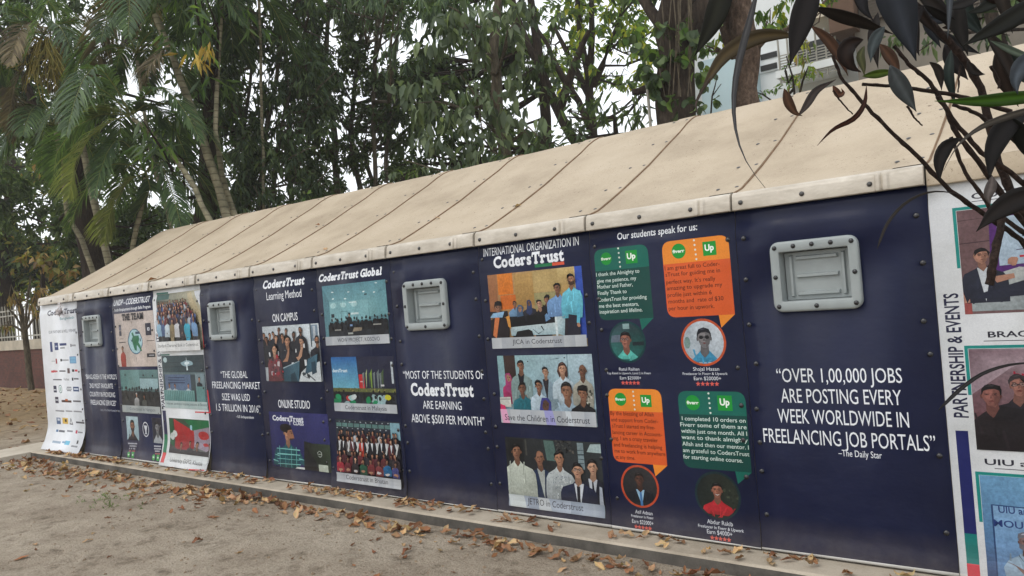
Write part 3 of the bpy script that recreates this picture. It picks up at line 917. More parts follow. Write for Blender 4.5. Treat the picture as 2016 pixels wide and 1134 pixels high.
def banner(i, label, base, flare, hem=True):
    x0, x1 = XS[i]+.0015, XS[i+1]-.0015
    if i == 0: x0 = -.19; x1 = .99
    b = thing('wall_banner', label, 'banner', ((x0+x1)/2, -.03, 0), 'printed sheets covering the shelter wall')
    xsn = [x0, x1]; zsn = [0.012, 1.992]
    if i in VENT_BAYS:
        vx = VENT_BAYS[i]; xsn = [x0, vx-HW, vx+HW, x1]; zsn = [0.012, VZ-HH, VZ+HH, 1.992]
    a = Art(flare, 0); a.l = 0
    for u in range(len(xsn)-1):
        for v in range(len(zsn)-1):
            if i in VENT_BAYS and u == 1 and v == 1: continue
            a.poly([(xsn[u], zsn[v]), (xsn[u+1], zsn[v]), (xsn[u+1], zsn[v+1]), (xsn[u], zsn[v+1])], base, 0)
    if hem:
        j1, j2 = random.uniform(.016, .03), random.uniform(.016, .03)
        a.poly([(x0, .011), (x1, .011), (x1, j2), (x0, j1)], c(205, 204, 200), 1)
    sh = a.build('sheet', b)
    # merge the grid and give the sheet its thickness
    bm = bmesh.new(); bm.from_mesh(sh.data)
    bmesh.ops.remove_doubles(bm, verts=bm.verts[:], dist=1e-6)
    for f in bm.faces: f.smooth = True
    bm.to_mesh(sh.data); bm.free()
    so = sh.modifiers.new('thickness', 'SOLIDIFY'); so.thickness = .0015; so.offset = -1
    return b
def heading(b, flare, lines, name='heading', base=3):
    for (s, p0, p1, cap, kw) in lines:
        a = Art(flare, base)
        text(a, s, p0, p1, cap, kw.get('col', WHITE), kw.get('bold', 0), kw.get('slab', False))
        a.build(name, b)
def wtext(art, s, X0, X1, Z, h, col, bold=0.0):
    """one line of lettering given straight in wall metres"""
    V2, T = glyph(s, bold); mn, mx = V2[:, 0].min(), V2[:, 0].max()
    art.tris([(X0+(q[0]-mn)/(mx-mn)*(X1-X0), Z+q[1]/caph()*h) for q in V2], T, col)

# ------------------------------------------------------------------ what is printed on each banner
FL = {0: .125, 1: .05, 2: .035, 3: .09, 4: .03, 5: .012, 6: .02, 7: .012, 8: .012, 9: .016, 10: .012, 11: .01}
DK = c(24, 26, 32); GR = c(120, 124, 130)
GREEN = c(18, 96, 84); GREEND = c(14, 66, 60); ORANGE = c(222, 132, 44); ORED = c(206, 88, 40); LOGO = c(26, 140, 52)
TEAL = c(24, 128, 122); RED = c(196, 52, 56)

# 0: partner logos
b = banner(0, 'white banner of small partner logos at the far end of the wall', WHITE, FL[0], hem=False)
heading(b, FL[0], [('CodersTrust', (93.5, 621.5), (151, 615.5), 9.5, dict(col=INK, slab=True)), ('Bangladesh', (118, 629.5), (146, 627.5), 5, dict(col=c(70, 130, 140), bold=.01)),
                   ('OUR PARTNERS & WELL WISHERS', (96, 657.5), (150, 652.5), 5.5, dict(col=c(60, 66, 84)))])
a = Art(FL[0], 2)
def lrect(x, y, w, h, cc):
    z = W(x-w/2, y+h/2); z2 = W(x+w/2, y-h/2)
    a = Art(FL[0], lay); a.poly([z, (z2[0], z[1]), z2, (z[0], z2[1])], cc); a.build('logo', b)
def ltxt(s, x, y, w, cap, cc, bold=.0): a = Art(FL[0], 5); text(a, s, (x-w/2, y+w*.01), (x+w/2, y-w*.01), cap, cc, bold); a.build('logo', b)
lay = 2
BLU = c(36, 56, 112)
for (x, y, w, h, cc) in [(101, 683, 3, 20, BLU), (111, 682, 6, 15, BLU), (124, 678, 13, 5.5, BLU), (123, 685, 9, 3, GR), (139.5, 680, 2, 6, GR), (145, 680, 8, 4, c(150, 154, 160)),
                         (111, 711, 2, 10, c(150, 40, 50)), (105, 711, 7, 1, GR), (128, 709, 14, 3, c(150, 154, 160)), (120.5, 709, 3, 5, DK), (143.5, 708.5, 11.5, 14, c(60, 120, 170)),
                         (143.5, 708.5, 9.5, 12, c(120, 170, 204)), (103.5, 731.5, 5, 4, c(190, 40, 54)), (109, 731, 8, 3, c(170, 60, 70)), (123, 730.5, 12, 2.6, DK), (135, 730, 4, 10, c(90, 70, 74)),
                         (144, 729.5, 4, 5, DK), (150, 729.5, 5, 4, c(190, 40, 54)), (113, 747.5, 17, 2.2, c(96, 98, 104)), (143, 746.5, 2.5, 6, DK), (150, 745.8, 9, 3, c(90, 92, 98)),
                         (108.5, 766, 5, 13, c(36, 42, 70)), (136, 766, 11, 1.4, GR), (136, 762.5, 9, 2, GR), (136, 769, 8, 2, GR), (149.7, 766, 10.5, 9, c(44, 66, 110)), (149.7, 766, 8, 3, c(190, 200, 214)),
                         (112, 787.5, 5.5, 12, c(58, 56, 74)), (131, 790, 19, 3.4, c(70, 48, 44)), (131, 787.5, 5, 4, c(180, 96, 50)), (151.5, 790, 15, 2.6, c(90, 92, 100)),
                         (118, 809, 17, 1.6, c(140, 142, 148)), (136, 809.5, 13, 1.6, c(140, 142, 148)), (153, 810.3, 16, 1.6, c(140, 142, 148)), (115.5, 828.5, 7, 12, c(84, 106, 140)), (115.5, 826, 4, 4, c(200, 208, 220)),
                         (128.5, 828.5, 10, 11, c(212, 176, 84)), (129.5, 828, 3, 5, DK), (158, 832, 16, 2, c(90, 92, 100)), (115, 847.5, 4, 4, c(70, 110, 150)), (124, 848.5, 11, 2.6, c(80, 84, 94)),
                         (139.5, 848.5, 11, 2, GR), (152.5, 850, 3, 5.5, c(176, 40, 70)), (160, 851, 9, 1.6, GR), (121, 868.5, 16, 2, c(140, 160, 180)), (141.5, 870, 9, 6, c(90, 176, 208)), (135, 869, 7, 2.4, c(110, 150, 180)),
                         (160.5, 869, 2.6, 6, DK), (158, 876.5, 12, 1.2, GR)]:
    lrect(x, y, w, h, cc); lay += .02
lay = 6
lrect(111, 682, 4, 3, c(170, 180, 205)); lrect(143.5, 708.5, 9.5, 1, c(60, 120, 170)); lrect(112, 787.5, 5.5, 1.4, WHITE); lrect(108.5, 767.5, 5, 1.6, WHITE)
for (px, py, cc, r0) in [(119, 766, c(70, 120, 110), 5)]:
    x, z = W(px, py)
    a = Art(FL[0], 2)
    a.poly([(x+.058*math.cos(k*.4189), z+.058*math.sin(k*.4189)) for k in range(15)], cc, 1)
    a.poly([(x+.047*math.cos(k*.4189), z+.047*math.sin(k*.4189)) for k in range(15)], WHITE, 1)
    a.poly([(x+.03*math.cos(k*.4189), z+.03*math.sin(k*.4189)) for k in range(15)], c(170, 196, 190), 1); a.build('logo', b)
a = Art(FL[0], 2)
tp = [W(137, 835.5), W(144, 836.3), W(139.3, 822)]; a.poly(tp, c(60, 62, 70), 1)
cx_ = sum(p[0] for p in tp)/3; cz_ = sum(p[1] for p in tp)/3
a.poly([(cx_+(p[0]-cx_)*.55, cz_+(p[1]-cz_)*.55) for p in tp], WHITE, 1); a.build('logo', b)
ltxt('Forbes', 131, 749, 10, 5, c(50, 52, 60)); ltxt('CRI', 107, 733, 6, 4, c(190, 40, 54), .03)

# 1, 4, 7, 10: navy sheets with a vent and a quotation
b = banner(1, 'navy banner with the farthest vent, quoting Bangladesh as second favourite freelancing country', NAVY, FL[1])
heading(b, FL[1], [('“BANGLADESH IS THE WORLD’S', (168.5, 746), (230, 746.9), 9, {}), ('2ND MOST FAVOURITE', (176.8, 763.7), (222.6, 764.9), 9, {}),
                   ('COUNTRY IN PROVIDING', (177.2, 780.4), (226.9, 782), 9, {}), ('FREELANCING SERVICES”', (179.2, 796.6), (229.4, 798.8), 9.3, {}),
                   ('–Study of the Oxford Internet Institute', (197, 808.7), (236.7, 811), 4, dict(col=c(170, 176, 190)))], 'quotation_line')
b = banner(4, 'navy banner with vent quoting the global freelancing market size of 1.5 trillion in 2016', NAVY, FL[4])
heading(b, FL[4], [('“THE GLOBAL', (435.3, 743.2), (487.7, 744.9), 13, {}), ('FREELANCING MARKET', (418.5, 763), (512.8, 767.6), 13, {}), ('SIZE WAS USD', (437.8, 787.2), (492.6, 789.8), 13, {}),
                   ('1.5 TRILLION IN 2016”', (426.4, 808), (513.3, 813), 13.5, {}), ('–US Independent', (465, 821.7), (500, 825.2), 5, {})], 'quotation_line')
b = banner(7, 'navy banner with vent quoting that most students are earning above $500 per month', NAVY, FL[7])
heading(b, FL[7], [('“MOST OF THE STUDENTS OF', (794.5, 746.3), (952.5, 745.2), 15, {}), ('CodersTrust', (809.8, 779), (932.8, 779), 22.5, dict(slab=True)), ('ARE EARNING', (833.3, 804.8), (909.3, 806.8), 15.5, {}),
                   ('ABOVE $500 PER MONTH”', (810.9, 832.7), (954.2, 836.8), 16, {})], 'quotation_line')
b = banner(10, 'navy banner with the nearest vent, quoting over 1,00,000 jobs posted every week', NAVY, FL[10])
heading(b, FL[10], [('“OVER 1,00,000 JOBS', (1530, 753), (1776.6, 753), 26.5, {}), ('ARE POSTING EVERY', (1538.5, 791), (1775.9, 799), 27, {}), ('WEEK WORLDWIDE IN', (1532.2, 831), (1790.6, 842.7), 27, {}),
                    ('FREELANCING JOB PORTALS”', (1504.2, 871), (1843, 888), 27, {}), ('–The Daily Star', (1651.2, 897), (1736.7, 903.5), 12.5, {})], 'quotation_line')

# 2: the team sheet
b = banner(2, 'navy banner headed UNDP with the cream team picture', c(38, 42, 70), FL[2])
heading(b, FL[2], [('UNDP - CODERSTRUST', (223.2, 602.7), (294, 594), 11, dict(bold=.012)), ('Youth Employment through Skills Program', (224, 613.7), (296.5, 605.9), 5.5, dict(bold=.012))])
ph = Photo(FL[2], [(223.5, 619), (302, 610), (309, 720.5), (234, 722.6)])
ph.back([c(196, 182, 172), c(206, 192, 182), c(204, 192, 184), c(190, 178, 170)])
ph.ell(.5, .46, .185, .235, c(54, 100, 130), 24); ph.ell(.5, .46, .168, .216, c(170, 208, 214), 24)
ph.poly([(.42, .62), (.46, .64), (.49, .57), (.6, .57), (.61, .5), (.58, .44), (.63, .37), (.66, .28), (.62, .27), (.58, .36), (.54, .4), (.52, .29), (.47, .3), (.44, .42), (.41, .5), (.44, .55)], c(18, 112, 74))
ph.rect(.52, .595, .63, .64, c(40, 66, 92)); ph.rect(.4, .46, .43, .49, c(40, 66, 92)); ph.rect(.62, .46, .645, .51, c(40, 66, 92))
ph.line([(.44, .85), (.45, .73)], .008, DK); ph.line([(.5, .17), (.51, .03)], .008, DK); ph.line([(.08, .45), (.26, .455)], .012, DK); ph.line([(.79, .455), (.98, .46)], .012, DK)
ph.rect(.1, .58, .16, .79, c(44, 46, 66)); ph.rect(.11, .69, .15, .75, c(104, 108, 130)); ph.rect(.1, .67, .17, .682, c(170, 160, 150)); ph.rect(.1, .52, .2, .528, DK)
ph.rect(.78, .56, .92, .78, c(28, 30, 52)); ph.rect(.83, .645, .88, .7, WHITE); ph.rect(.845, .66, .87, .685, c(28, 30, 52))
ph.rect(.77, .165, .97, .235, c(30, 30, 38)); ph.rect(.82, .19, .94, .21, c(170, 170, 176))
ph.person(.16, .335, .085, c(170, 66, 54), SKINS[0], body=4, w=2.2, face=False)
q = ph.done(b, 'cream team chart with a map in a pale blue oval')
heading(b, FL[2], [('THE TEAM', (241.5, 631.4), (283, 626.8), 12, dict(col=c(34, 32, 40), slab=True))], 'heading', 120)
ph = Photo(FL[2], [(236, 729), (310, 727), (317.5, 814.5), (242.6, 811.5)])
ph.back([c(40, 46, 48), c(44, 50, 52), c(104, 140, 140), c(84, 124, 124)])
ph.poly([(0, .5), (0, 1), (.52, 1), (.52, .62)], [c(84, 128, 126), c(92, 132, 130), c(110, 150, 148), c(112, 150, 148)])
ph.rect(.52, .56, .98, .82, c(150, 180, 184)); ph.rect(.52, .8, .98, .82, c(60, 90, 92)); ph.ell(.62, .87, .02, .025, DK); ph.ell(.86, .86, .02, .025, DK); ph.ell(.14, .88, .02, .03, c(50, 80, 80))
ph.crowd(0, 1, .56, .075, 15, [c(36, 42, 62), c(40, 44, 48), c(30, 32, 36)], back=True)
ph.rect(0, .12, 1, .5, c(40, 44, 46))
for t in (.44, .34): ph.crowd(0, 1, t, .08, 9, [c(46, 50, 52), c(52, 54, 54), c(34, 36, 40)], back=True)
ph.person(.42, .42, .08, c(170, 172, 172), cap=c(190, 192, 192), face=False); ph.person(.62, .38, .085, c(80, 84, 80), face=False)
q = ph.done(b, 'dim photo of a full classroom')
ph.caption('Coderstrust in Naogaon', (257, 807.8), (307, 809.8), 6, .165, q, c(84, 92, 96), (c(138, 148, 150), c(158, 164, 164)))
ph = Photo(FL[2], [(247.9, 819.2), (271.5, 820.6), (274.4, 866.5), (251.4, 866)])
ph.back([c(150, 176, 184), c(150, 176, 184), c(178, 202, 208), c(178, 202, 208)])
ph.person(.5, .6, .5, c(34, 32, 40), SKINS[0], w=1.9, body=2.4, beard=True)
ph.done(b, name='portrait')
ph = Photo(FL[2], [(298.2, 822.4), (317, 822.4), (321.5, 873), (302.4, 871.8)])
ph.rect(0, 0, 1, 1, c(60, 62, 80)); ph.rect(.04, .02, .96, .98, c(30, 32, 46)); ph.person(.52, .62, .44, c(164, 170, 174), c(120, 122, 126), w=1.9, body=2.4)
ph.done(b, name='portrait')
a = Art(FL[2], 3)
x, z = W(287, 845.3)
for r, cc in ((.088, c(200, 204, 210)), (.077, c(38, 40, 64))): a.poly([(x+r*.85*math.cos(k*.3142), z+r*math.sin(k*.3142)) for k in range(20)], cc, 1)
a.poly([(x-.04, z+.045), (x-.012, z-.02), (x-.012, z-.045), (x-.03, z-.055), (x+.03, z-.055), (x+.012, z-.045), (x+.012, z-.02), (x+.04, z+.045)], c(200, 204, 210), 1)
for (px, py, s) in ((261.4, 894.2, 0), (265.5, 894.7, 1), (310.4, 899.6, 0), (314.8, 900.5, 1)):
    x, z = W(px-(4 if s == 0 else 0), py)
    if s == 0: a.poly([(x+.034*math.cos(k*.4189), z+.034*math.sin(k*.4189)) for k in range(15)], LOGO, 1)
    else: a.poly([(x-.03, z-.034), (x+.03, z-.034), (x+.03, z+.034), (x-.03, z+.034)], LOGO, 1)
    a.poly([(x-.017, z-.008), (x+.017, z-.008), (x+.017, z+.01), (x-.017, z+.01)], c(190, 216, 196), 1)
for (x0, x1, y, dy) in ((254, 273.5, 872.5, 1), (255, 272.5, 877.5, 1), (256.5, 270.5, 882.3, 1), (257, 269, 887, 1), (305, 320, 878, 1), (305.5, 320.5, 883, 1), (307, 318, 887.6, 1), (306, 319, 892.4, 1)):
    for u in range(int((x1-x0)/2)):
        if random.random() < .15: continue
        xa = x0+u*2; p = W(xa, y+dy*u/10+1.3); q_ = W(xa+1.5, y+dy*u/10-1.3)
        a.poly([p, (q_[0], p[1]), q_, (p[0], q_[1])], c(168, 170, 180) if y not in (887, 892.4) else c(150, 84, 84), 0)
a.build('badges', b)

# 3: white partnership sheet
b = banner(3, 'rippled white banner of three event photos with red corner marks, near the far end', c(220, 224, 228), FL[3], hem=False)
ph = Photo(FL[3], [(305.7, 579.5), (393, 571), (400, 688), (316, 692)])
ph.back([c(90, 92, 88), c(128, 128, 116), c(196, 190, 160), c(58, 74, 66)])
ph.poly([(.72, .97), (.8, .97), (1, .62), (1, .4), (.8, .62)], c(190, 176, 140)); ph.rect(.02, .9, .3, .99, c(40, 84, 76)); ph.poly([(.86, .99), (1, .99), (1, .72)], c(216, 220, 224))
bright = [c(90, 110, 160), c(60, 70, 110), c(140, 170, 200), c(70, 44, 60), c(130, 50, 60), c(180, 190, 200), c(46, 50, 74), c(92, 66, 86)]
for t, n, h in ((.86, 12, .045), (.8, 13, .05), (.74, 13, .055), (.68, 12, .06), (.61, 12, .062)):
    ph.crowd(.03, .6+.38*(1-t)*2.2 if t > .7 else .9, t, h, n, bright, body=4)
for s, h, sh, lg in ((.09, .066, c(150, 190, 214), DK), (.19, .066, c(70, 96, 140), DK), (.29, .07, c(206, 222, 230), DK), (.41, .07, c(142, 126, 92), c(142, 126, 92)), (.52, .075, c(220, 222, 226), c(40, 40, 46)), (.62, .07, c(50, 44, 52), DK), (.74, .076, c(60, 176, 204), c(60, 160, 190)), (.9, .074, c(120, 160, 200), c(30, 34, 50))):
    ph.person(s, .52+random.uniform(-.02, .02), h, sh, legs=lg, w=2.5, body=4)
q = ph.done(b, 'photo of a big crowd standing on steps')
ph.caption('Standard Chartered Bank in Coderstrust', (318, 684), (397.5, 679.5), 6, .17, q, c(40, 42, 46), (c(196, 198, 200), c(214, 216, 216)))
ph = Photo(FL[3], [(317.5, 700), (400, 699), (410.7, 806), (326, 803)])
ph.back([c(60, 76, 80), c(56, 70, 76), c(44, 58, 66), c(66, 86, 92)])
for t in (.86, .78): ph.line([(0, t), (1, t+.02)], .008, c(40, 52, 60))
ph.ell(.6, .85, .14, .05, c(150, 180, 190), 14); ph.ell(.6, .85, .06, .03, c(226, 240, 244), 12); ph.poly([(.58, .72), (.6, .98), (.62, .72)], c(220, 236, 240)); ph.ell(.09, .92, .05, .05, c(190, 214, 218))
ph.rect(0, .64, 1, .68, c(96, 116, 120)); ph.rect(.05, .32, .66, .64, c(92, 112, 140)); ph.rect(.77, .1, .98, .66, c(120, 140, 146))
for t in (.58, .53, .48): ph.line([(.12, t), (.52, t)], .018, c(50, 62, 92))
for s in (.14, .28, .6): ph.person(s, .43, .075, c(176, 190, 196), face=False, body=2.6)
ph.person(.86, .56, .08, c(30, 34, 46), jacket=c(26, 30, 40), face=False, body=3)
ph.rect(0, .12, .73, .34, c(96, 142, 140), c(120, 166, 162))
for i in range(16): ph.rect(.02+i*.044, .12, .035+i*.044, .33, c(80, 124, 122))
ph.rect(.78, .1, .97, .42, c(100, 144, 142))
q = ph.done(b, 'teal toned photo of a training session with speakers at a long table')
ph.caption('Internet conducted training sessions in Seminar', (329, 797), (409, 799), 5, .14, q, c(60, 66, 70), (c(150, 170, 170), c(176, 190, 190)))
ph = Photo(FL[3], [(329.4, 823.8), (411.5, 826.3), (417, 912), (342, 903)])
ph.back([c(60, 50, 50), c(120, 110, 116), c(30, 100, 62), c(60, 60, 50)])
ph.poly([(.12, .98), (.62, .72), (.62, .3), (.3, .2), (.14, .3)], [c(186, 46, 46), c(170, 40, 42), c(140, 34, 38), c(120, 32, 36), c(150, 38, 40)])
ph.poly([(.4, .98), (1, .98), (1, .86), (.62, .72)], c(26, 106, 62)); ph.poly([(.62, .74), (1, .84), (1, .25), (.62, .35)], c(148, 136, 148))
ph.ell(.85, .63, .13, .1, c(176, 50, 52), 12); ph.ell(.9, .42, .07, .04, c(170, 52, 54), 10)
ph.poly([(0, .98), (.1, .98), (.12, .3), (0, .4)], c(40, 90, 60)); ph.ell(.13, .62, .06, .09, c(214, 218, 214)); ph.ell(.07, .55, .06, .09, c(196, 204, 200)); ph.ell(.56, .8, .03, .06, c(150, 196, 206))
ph.rect(0, .1, 1, .26, c(46, 42, 46))
for s, t, h in ((.3, .36, .13), (.52, .42, .12), (.7, .4, .16), (1.0, .4, .12)): ph.person(s, t, h, c(52, 48, 50), SKINS[0], face=False, body=2.4)
q = ph.done(b, 'photo of an expo with a red tent and a green roof')
ph.caption('University EXPO, Khustia', (345.5, 906), (409, 913.5), 7, .16, q, c(40, 42, 46), (c(186, 192, 194), c(206, 208, 208)))
a = Art(FL[3], 2)
for pts, cc in (([(371, 685.5), (402, 683), (401.5, 685.5), (371, 688)], RED), ([(396, 640), (397.4, 640), (402.4, 684), (400.6, 684)], RED), ([(384, 810), (414.5, 811), (414.5, 813.5), (384, 812.5)], RED), ([(407.5, 768), (409.5, 768), (414.6, 811), (412.4, 811)], RED),
                ([(386, 919.5), (416, 921.5), (416, 923.5), (386, 921.8)], RED), ([(305, 577), (328, 575), (328, 578.6), (305, 580.6)], GREEN), ([(316, 697.4), (334, 697), (334, 699.6), (316, 700.2)], GREEN)):
    a.poly([W(*p) for p in pts], cc, 0)
xs_ = W(323, 800)[0]
for z0, z1, cc in ((.35, .62, c(40, 44, 78)), (.15, .35, c(26, 112, 76)), (.045, .15, RED)): a.poly([(xs_-.045, z0), (xs_+.03, z0), (xs_+.03, z1), (xs_-.045, z1)], cc, 1)
vtext(a, 'PARTNERSHIP & EVENTS', xs_+.02, .66, 1.5, .07, c(44, 48, 74), .015)
a.build('margin_print', b)

# 5: learning method
b = banner(5, 'navy banner with learning method photos, on campus group above a plaid shirt presenter', NAVY, FL[5])
heading(b, FL[5], [('CodersTrust', (516.8, 567.6), (598.8, 560.3), 15, dict(slab=True)), ('Learning Method', (525.2, 590.6), (593.8, 584.7), 15, {}), ('ON CAMPUS', (537, 633.6), (586.4, 630.4), 15, dict(bold=.008)), ('ONLINE STUDIO', (548.4, 803), (610.6, 804), 15, dict(bold=.008))])
ph = Photo(FL[5], [(514.3, 643.5), (625.4, 636.5), (637.3, 750), (526.7, 751)])
ph.back([c(150, 156, 160), c(196, 204, 208), c(212, 222, 226), c(190, 200, 206)])
ph.rect(.87, .7, .98, .98, c(120, 140, 156)); ph.rect(.85, .6, .87, 1, c(70, 84, 90)); ph.rect(.9, .75, .94, .96, c(190, 200, 208))
dkp = [c(28, 32, 44), c(34, 36, 46), c(24, 26, 34)]
for s, t, h in ((.02, .84, .1), (.13, .83, .1), (.2, .85, .1), (.31, .92, .1), (.44, .9, .1)): ph.person(s, t, h, random.choice(dkp), face=False)
for s, t, h in ((.07, .76, .12), (.25, .78, .12), (.37, .8, .12), (.58, .82, .12), (.7, .9, .12), (.97, .72, .15)): ph.person(s, t, h, random.choice(dkp), w=2.9, beard=s > .5, badge=True)
ph.person(.46, .72, .19, c(30, 34, 46), SKINS[1], w=2.7, badge=True, turn=.6); ph.person(.71, .7, .16, c(28, 30, 40), SKINS[3], glasses=True, badge=True)
ph.poly([(.35, .35), (.42, .42), (.48, .58), (.5, .6), (.48, .48), (.45, .36)], SKINS[1]); ph.poly([(.6, .42), (.64, .44), (.7, .6), (.73, .6), (.7, .45), (.64, .36)], SKINS[3])
ph.rect(.1, 0, .4, .12, c(60, 52, 56))
ph.person(.22, .58, .18, c(110, 60, 66), SKINS[3], w=2.4, longhair=c(24, 20, 24), turn=.4); ph.scraps(26, .1, .02, .38, .42, .05, [c(170, 44, 56), c(140, 36, 48), c(60, 50, 56), c(180, 170, 172)])
ph.poly([(.36, 0), (.62, 0), (.66, .36), (.36, .24)], [c(40, 70, 84), c(60, 96, 112), c(70, 106, 122), c(44, 74, 90)]); ph.poly([(.48, 0), (.6, 0), (.56, .17), (.48, .13)], c(36, 60, 74)); ph.line([(.36, .24), (.66, .36)], .015, c(150, 170, 178))
ph.poly([(.62, 0), (1, 0), (1, .35), (.8, .28), (.68, .16)], c(196, 204, 206)); ph.poly([(.74, .13), (.93, .2), (.97, .48), (.8, .4)], [c(44, 78, 96), c(50, 84, 100), c(70, 108, 126), c(60, 96, 114)]); ph.poly([(.86, .12), (.94, .16), (.92, .36), (.86, .33)], c(34, 60, 76))
ph.line([(.7, .1), (.8, .05), (.76, .16), (.9, .02)], .012, c(40, 44, 50)); ph.ell(.72, .13, .03, .03, c(50, 60, 66)); ph.ell(.8, .1, .03, .035, c(40, 48, 54))
ph.done(b, 'photo of a cheering student group behind two computer monitors')
ph = Photo(FL[5], [(531.6, 813.8), (645.7, 811.4), (653, 929), (535.6, 918)])
ph.back([c(36, 38, 84), c(40, 42, 90), c(48, 50, 110), c(42, 44, 96)])
text(ph.a, 'CodersTrust', (537, 827.9), (597.3, 829.8), 9.5, WHITE, slab=True); text(ph.a, 'CLASS', (577.5, 836.6), (598, 837.8), 6.5, WHITE, .03); text(ph.a, 'T', (569, 836), (573, 836.2), 6.5, WHITE, .03)
ph.person(.3, .62, .27, c(30, 84, 92), SKINS[1], hair=c(26, 20, 20), w=2.25, body=2.3, turn=.9, beard=False)
ph.ell(.285, .71, .1, .085, c(24, 19, 20), 16)
ph.poly([(.33, .68), (.39, .7), (.41, .62), (.42, .55), (.38, .5), (.32, .52), (.3, .6)], c(150, 104, 78)); ph.ell(.385, .63, .014, .009, DK); ph.line([(.35, .65), (.4, .65)], .01, DK); ph.poly([(.38, .505), (.41, .54), (.34, .53), (.33, .5)], c(60, 44, 38))
ph.poly([(.02, .04), (.1, .02), (.14, .34), (.07, .3)], c(30, 84, 92)); ph.poly([(.5, .32), (.56, .16), (.66, .1), (.62, .04), (.5, .1), (.46, .2)], c(30, 84, 92)); ph.poly([(.6, .1), (.7, .06), (.68, 0), (.58, .02)], SKINS[0])
for t in (.06, .15, .24, .33): ph.line([(.1, t), (.5, t+.01)], .014, c(130, 196, 190))
for s in (.14, .24, .34, .43): ph.line([(s, .0), (s+.01, .38)], .012, c(110, 180, 176))
ph.line([(.03, .12), (.12, .1)], .014, c(130, 196, 190)); ph.line([(.05, .22), (.13, .2)], .014, c(130, 196, 190)); ph.line([(.48, .18), (.57, .17)], .014, c(130, 196, 190))
ph.poly([(.4, 0), (.62, 0), (.58, .04), (.44, .03)], c(210, 216, 214))
ph.poly([(.56, 0), (1, 0), (1, .48), (.72, .48), (.58, .5), (.57, .2)], [c(28, 32, 34), c(44, 54, 42), c(56, 68, 50), c(46, 58, 42), c(24, 28, 32), c(22, 24, 28)]); ph.poly([(.57, 0), (.8, 0), (.76, .18), (.6, .4)], c(26, 28, 32)); ph.ell(.83, .3, .04, .055, c(170, 178, 170), 14); ph.ell(.83, .3, .03, .043, c(46, 58, 44), 14); ph.rect(.805, .292, .855, .305, c(170, 178, 170)); ph.rect(.8, 0, .95, .12, c(186, 196, 180))
ph.done(b, 'photo of a presenter in a green plaid shirt beside a monitor')

# 6: global
b = banner(6, 'navy banner headed Global with three photos of Kosovo, Malaysia and Bhutan', NAVY, FL[6])
heading(b, FL[6], [('CodersTrust Global', (627, 554.8), (751, 540.8), 14, dict(slab=True))])
ph = Photo(FL[6], [(632.8, 564.4), (756.8, 549.6), (770, 674.6), (644.2, 681)])
ph.back([c(90, 130, 138), c(96, 136, 142), c(96, 148, 160), c(84, 134, 146)])
ph.poly([(0, 1), (1, 1), (.82, .74), (.12, .7)], [c(86, 136, 150), c(96, 150, 162), c(116, 168, 176), c(110, 160, 168)]); ph.rect(.1, .4, .72, .72, c(128, 178, 184)); ph.poly([(.72, .72), (1, .86), (1, .45), (.72, .45)], [c(118, 168, 174), c(100, 152, 162), c(104, 154, 160), c(120, 170, 174)])
for s, t in ((.17, .88), (.43, .86), (.86, .96), (.66, .84), (.36, .76), (.17, .77), (.82, .82)): ph.ell(s, t, .018, .011, c(222, 240, 240), 8)
for s in (.16, .33, .5): ph.ell(s, .66, .05, .045, c(170, 210, 212), 12)
ph.rect(.42, .68, .54, .7, c(206, 228, 228)); ph.rect(.44, .49, .56, .52, c(206, 228, 228)); ph.rect(.12, .46, .17, .52, c(24, 40, 48)); ph.rect(.12, .4, .16, .45, c(150, 180, 184)); ph.line([(.28, .4), (.28, .55), (.38, .55), (.38, .38)], .01, c(90, 130, 136)); ph.rect(.67, .79, .71, .81, c(30, 46, 54))
ph.person(.41, .5, .055, c(24, 30, 36), face=False)
ph.rect(.06, .1, .98, .34, c(30, 34, 40))
for t, n, h in ((.43, 15, .05), (.36, 13, .06), (.29, 11, .07)): ph.crowd(.08, 1, t, h, n, [c(28, 32, 38), c(36, 40, 46), c(24, 26, 32)], back=True)
ph.rect(.17, .24, .27, .26, c(150, 150, 144)); ph.poly([(.46, .22), (.6, .22), (.6, .27), (.48, .28)], c(140, 128, 110)); ph.rect(.78, .3, .9, .32, c(150, 150, 144)); ph.rect(.42, .3, .46, .33, c(120, 150, 190)); ph.rect(.38, .17, .46, .2, c(160, 164, 160))
q = ph.done(b, 'pale teal photo of a lecture room')
ph.caption('WOW PROJECT, KOSOVO', (666.4, 674), (749.4, 669.8), 7.5, .145, q)
ph = Photo(FL[6], [(650, 704), (773.6, 700), (784, 813.8), (661.5, 809.4)])
ph.back([c(30, 34, 50), c(30, 32, 46), c(32, 36, 62), c(32, 36, 62)])
ph.poly([(0, .42), (.44, .42), (.42, 1), (0, 1)], [c(110, 176, 196), c(104, 172, 194), c(36, 96, 160), c(40, 100, 164)]); text(ph.a, 'dersTrust', (655, 733.2), (684, 732), 6, c(206, 226, 234), slab=True)
ph.rect(.44, .43, .53, .68, c(186, 44, 48)); ph.rect(.46, .54, .52, .56, c(220, 180, 180))
for i, s in enumerate((.5, .55, .6, .63, .67, .73, .77, .8)): ph.poly([(s, .44), (s+.012, .44), (s+.035, .72+.06*(i % 2)), (s-.005, .7)], random.choice([c(120, 150, 60), c(150, 160, 120), c(70, 90, 60), c(110, 120, 120)]))
ph.rect(.95, .52, .98, .9, c(190, 200, 206)); ph.rect(.78, .47, .83, .5, c(200, 200, 200))
ph.rect(.0, .36, 1, .43, c(96, 100, 60)); ph.scraps(60, 0, .37, .98, .42, .02, [c(120, 130, 60), c(70, 90, 40), c(150, 140, 80)])
ph.rect(0, .1, 1, .36, c(30, 34, 38))
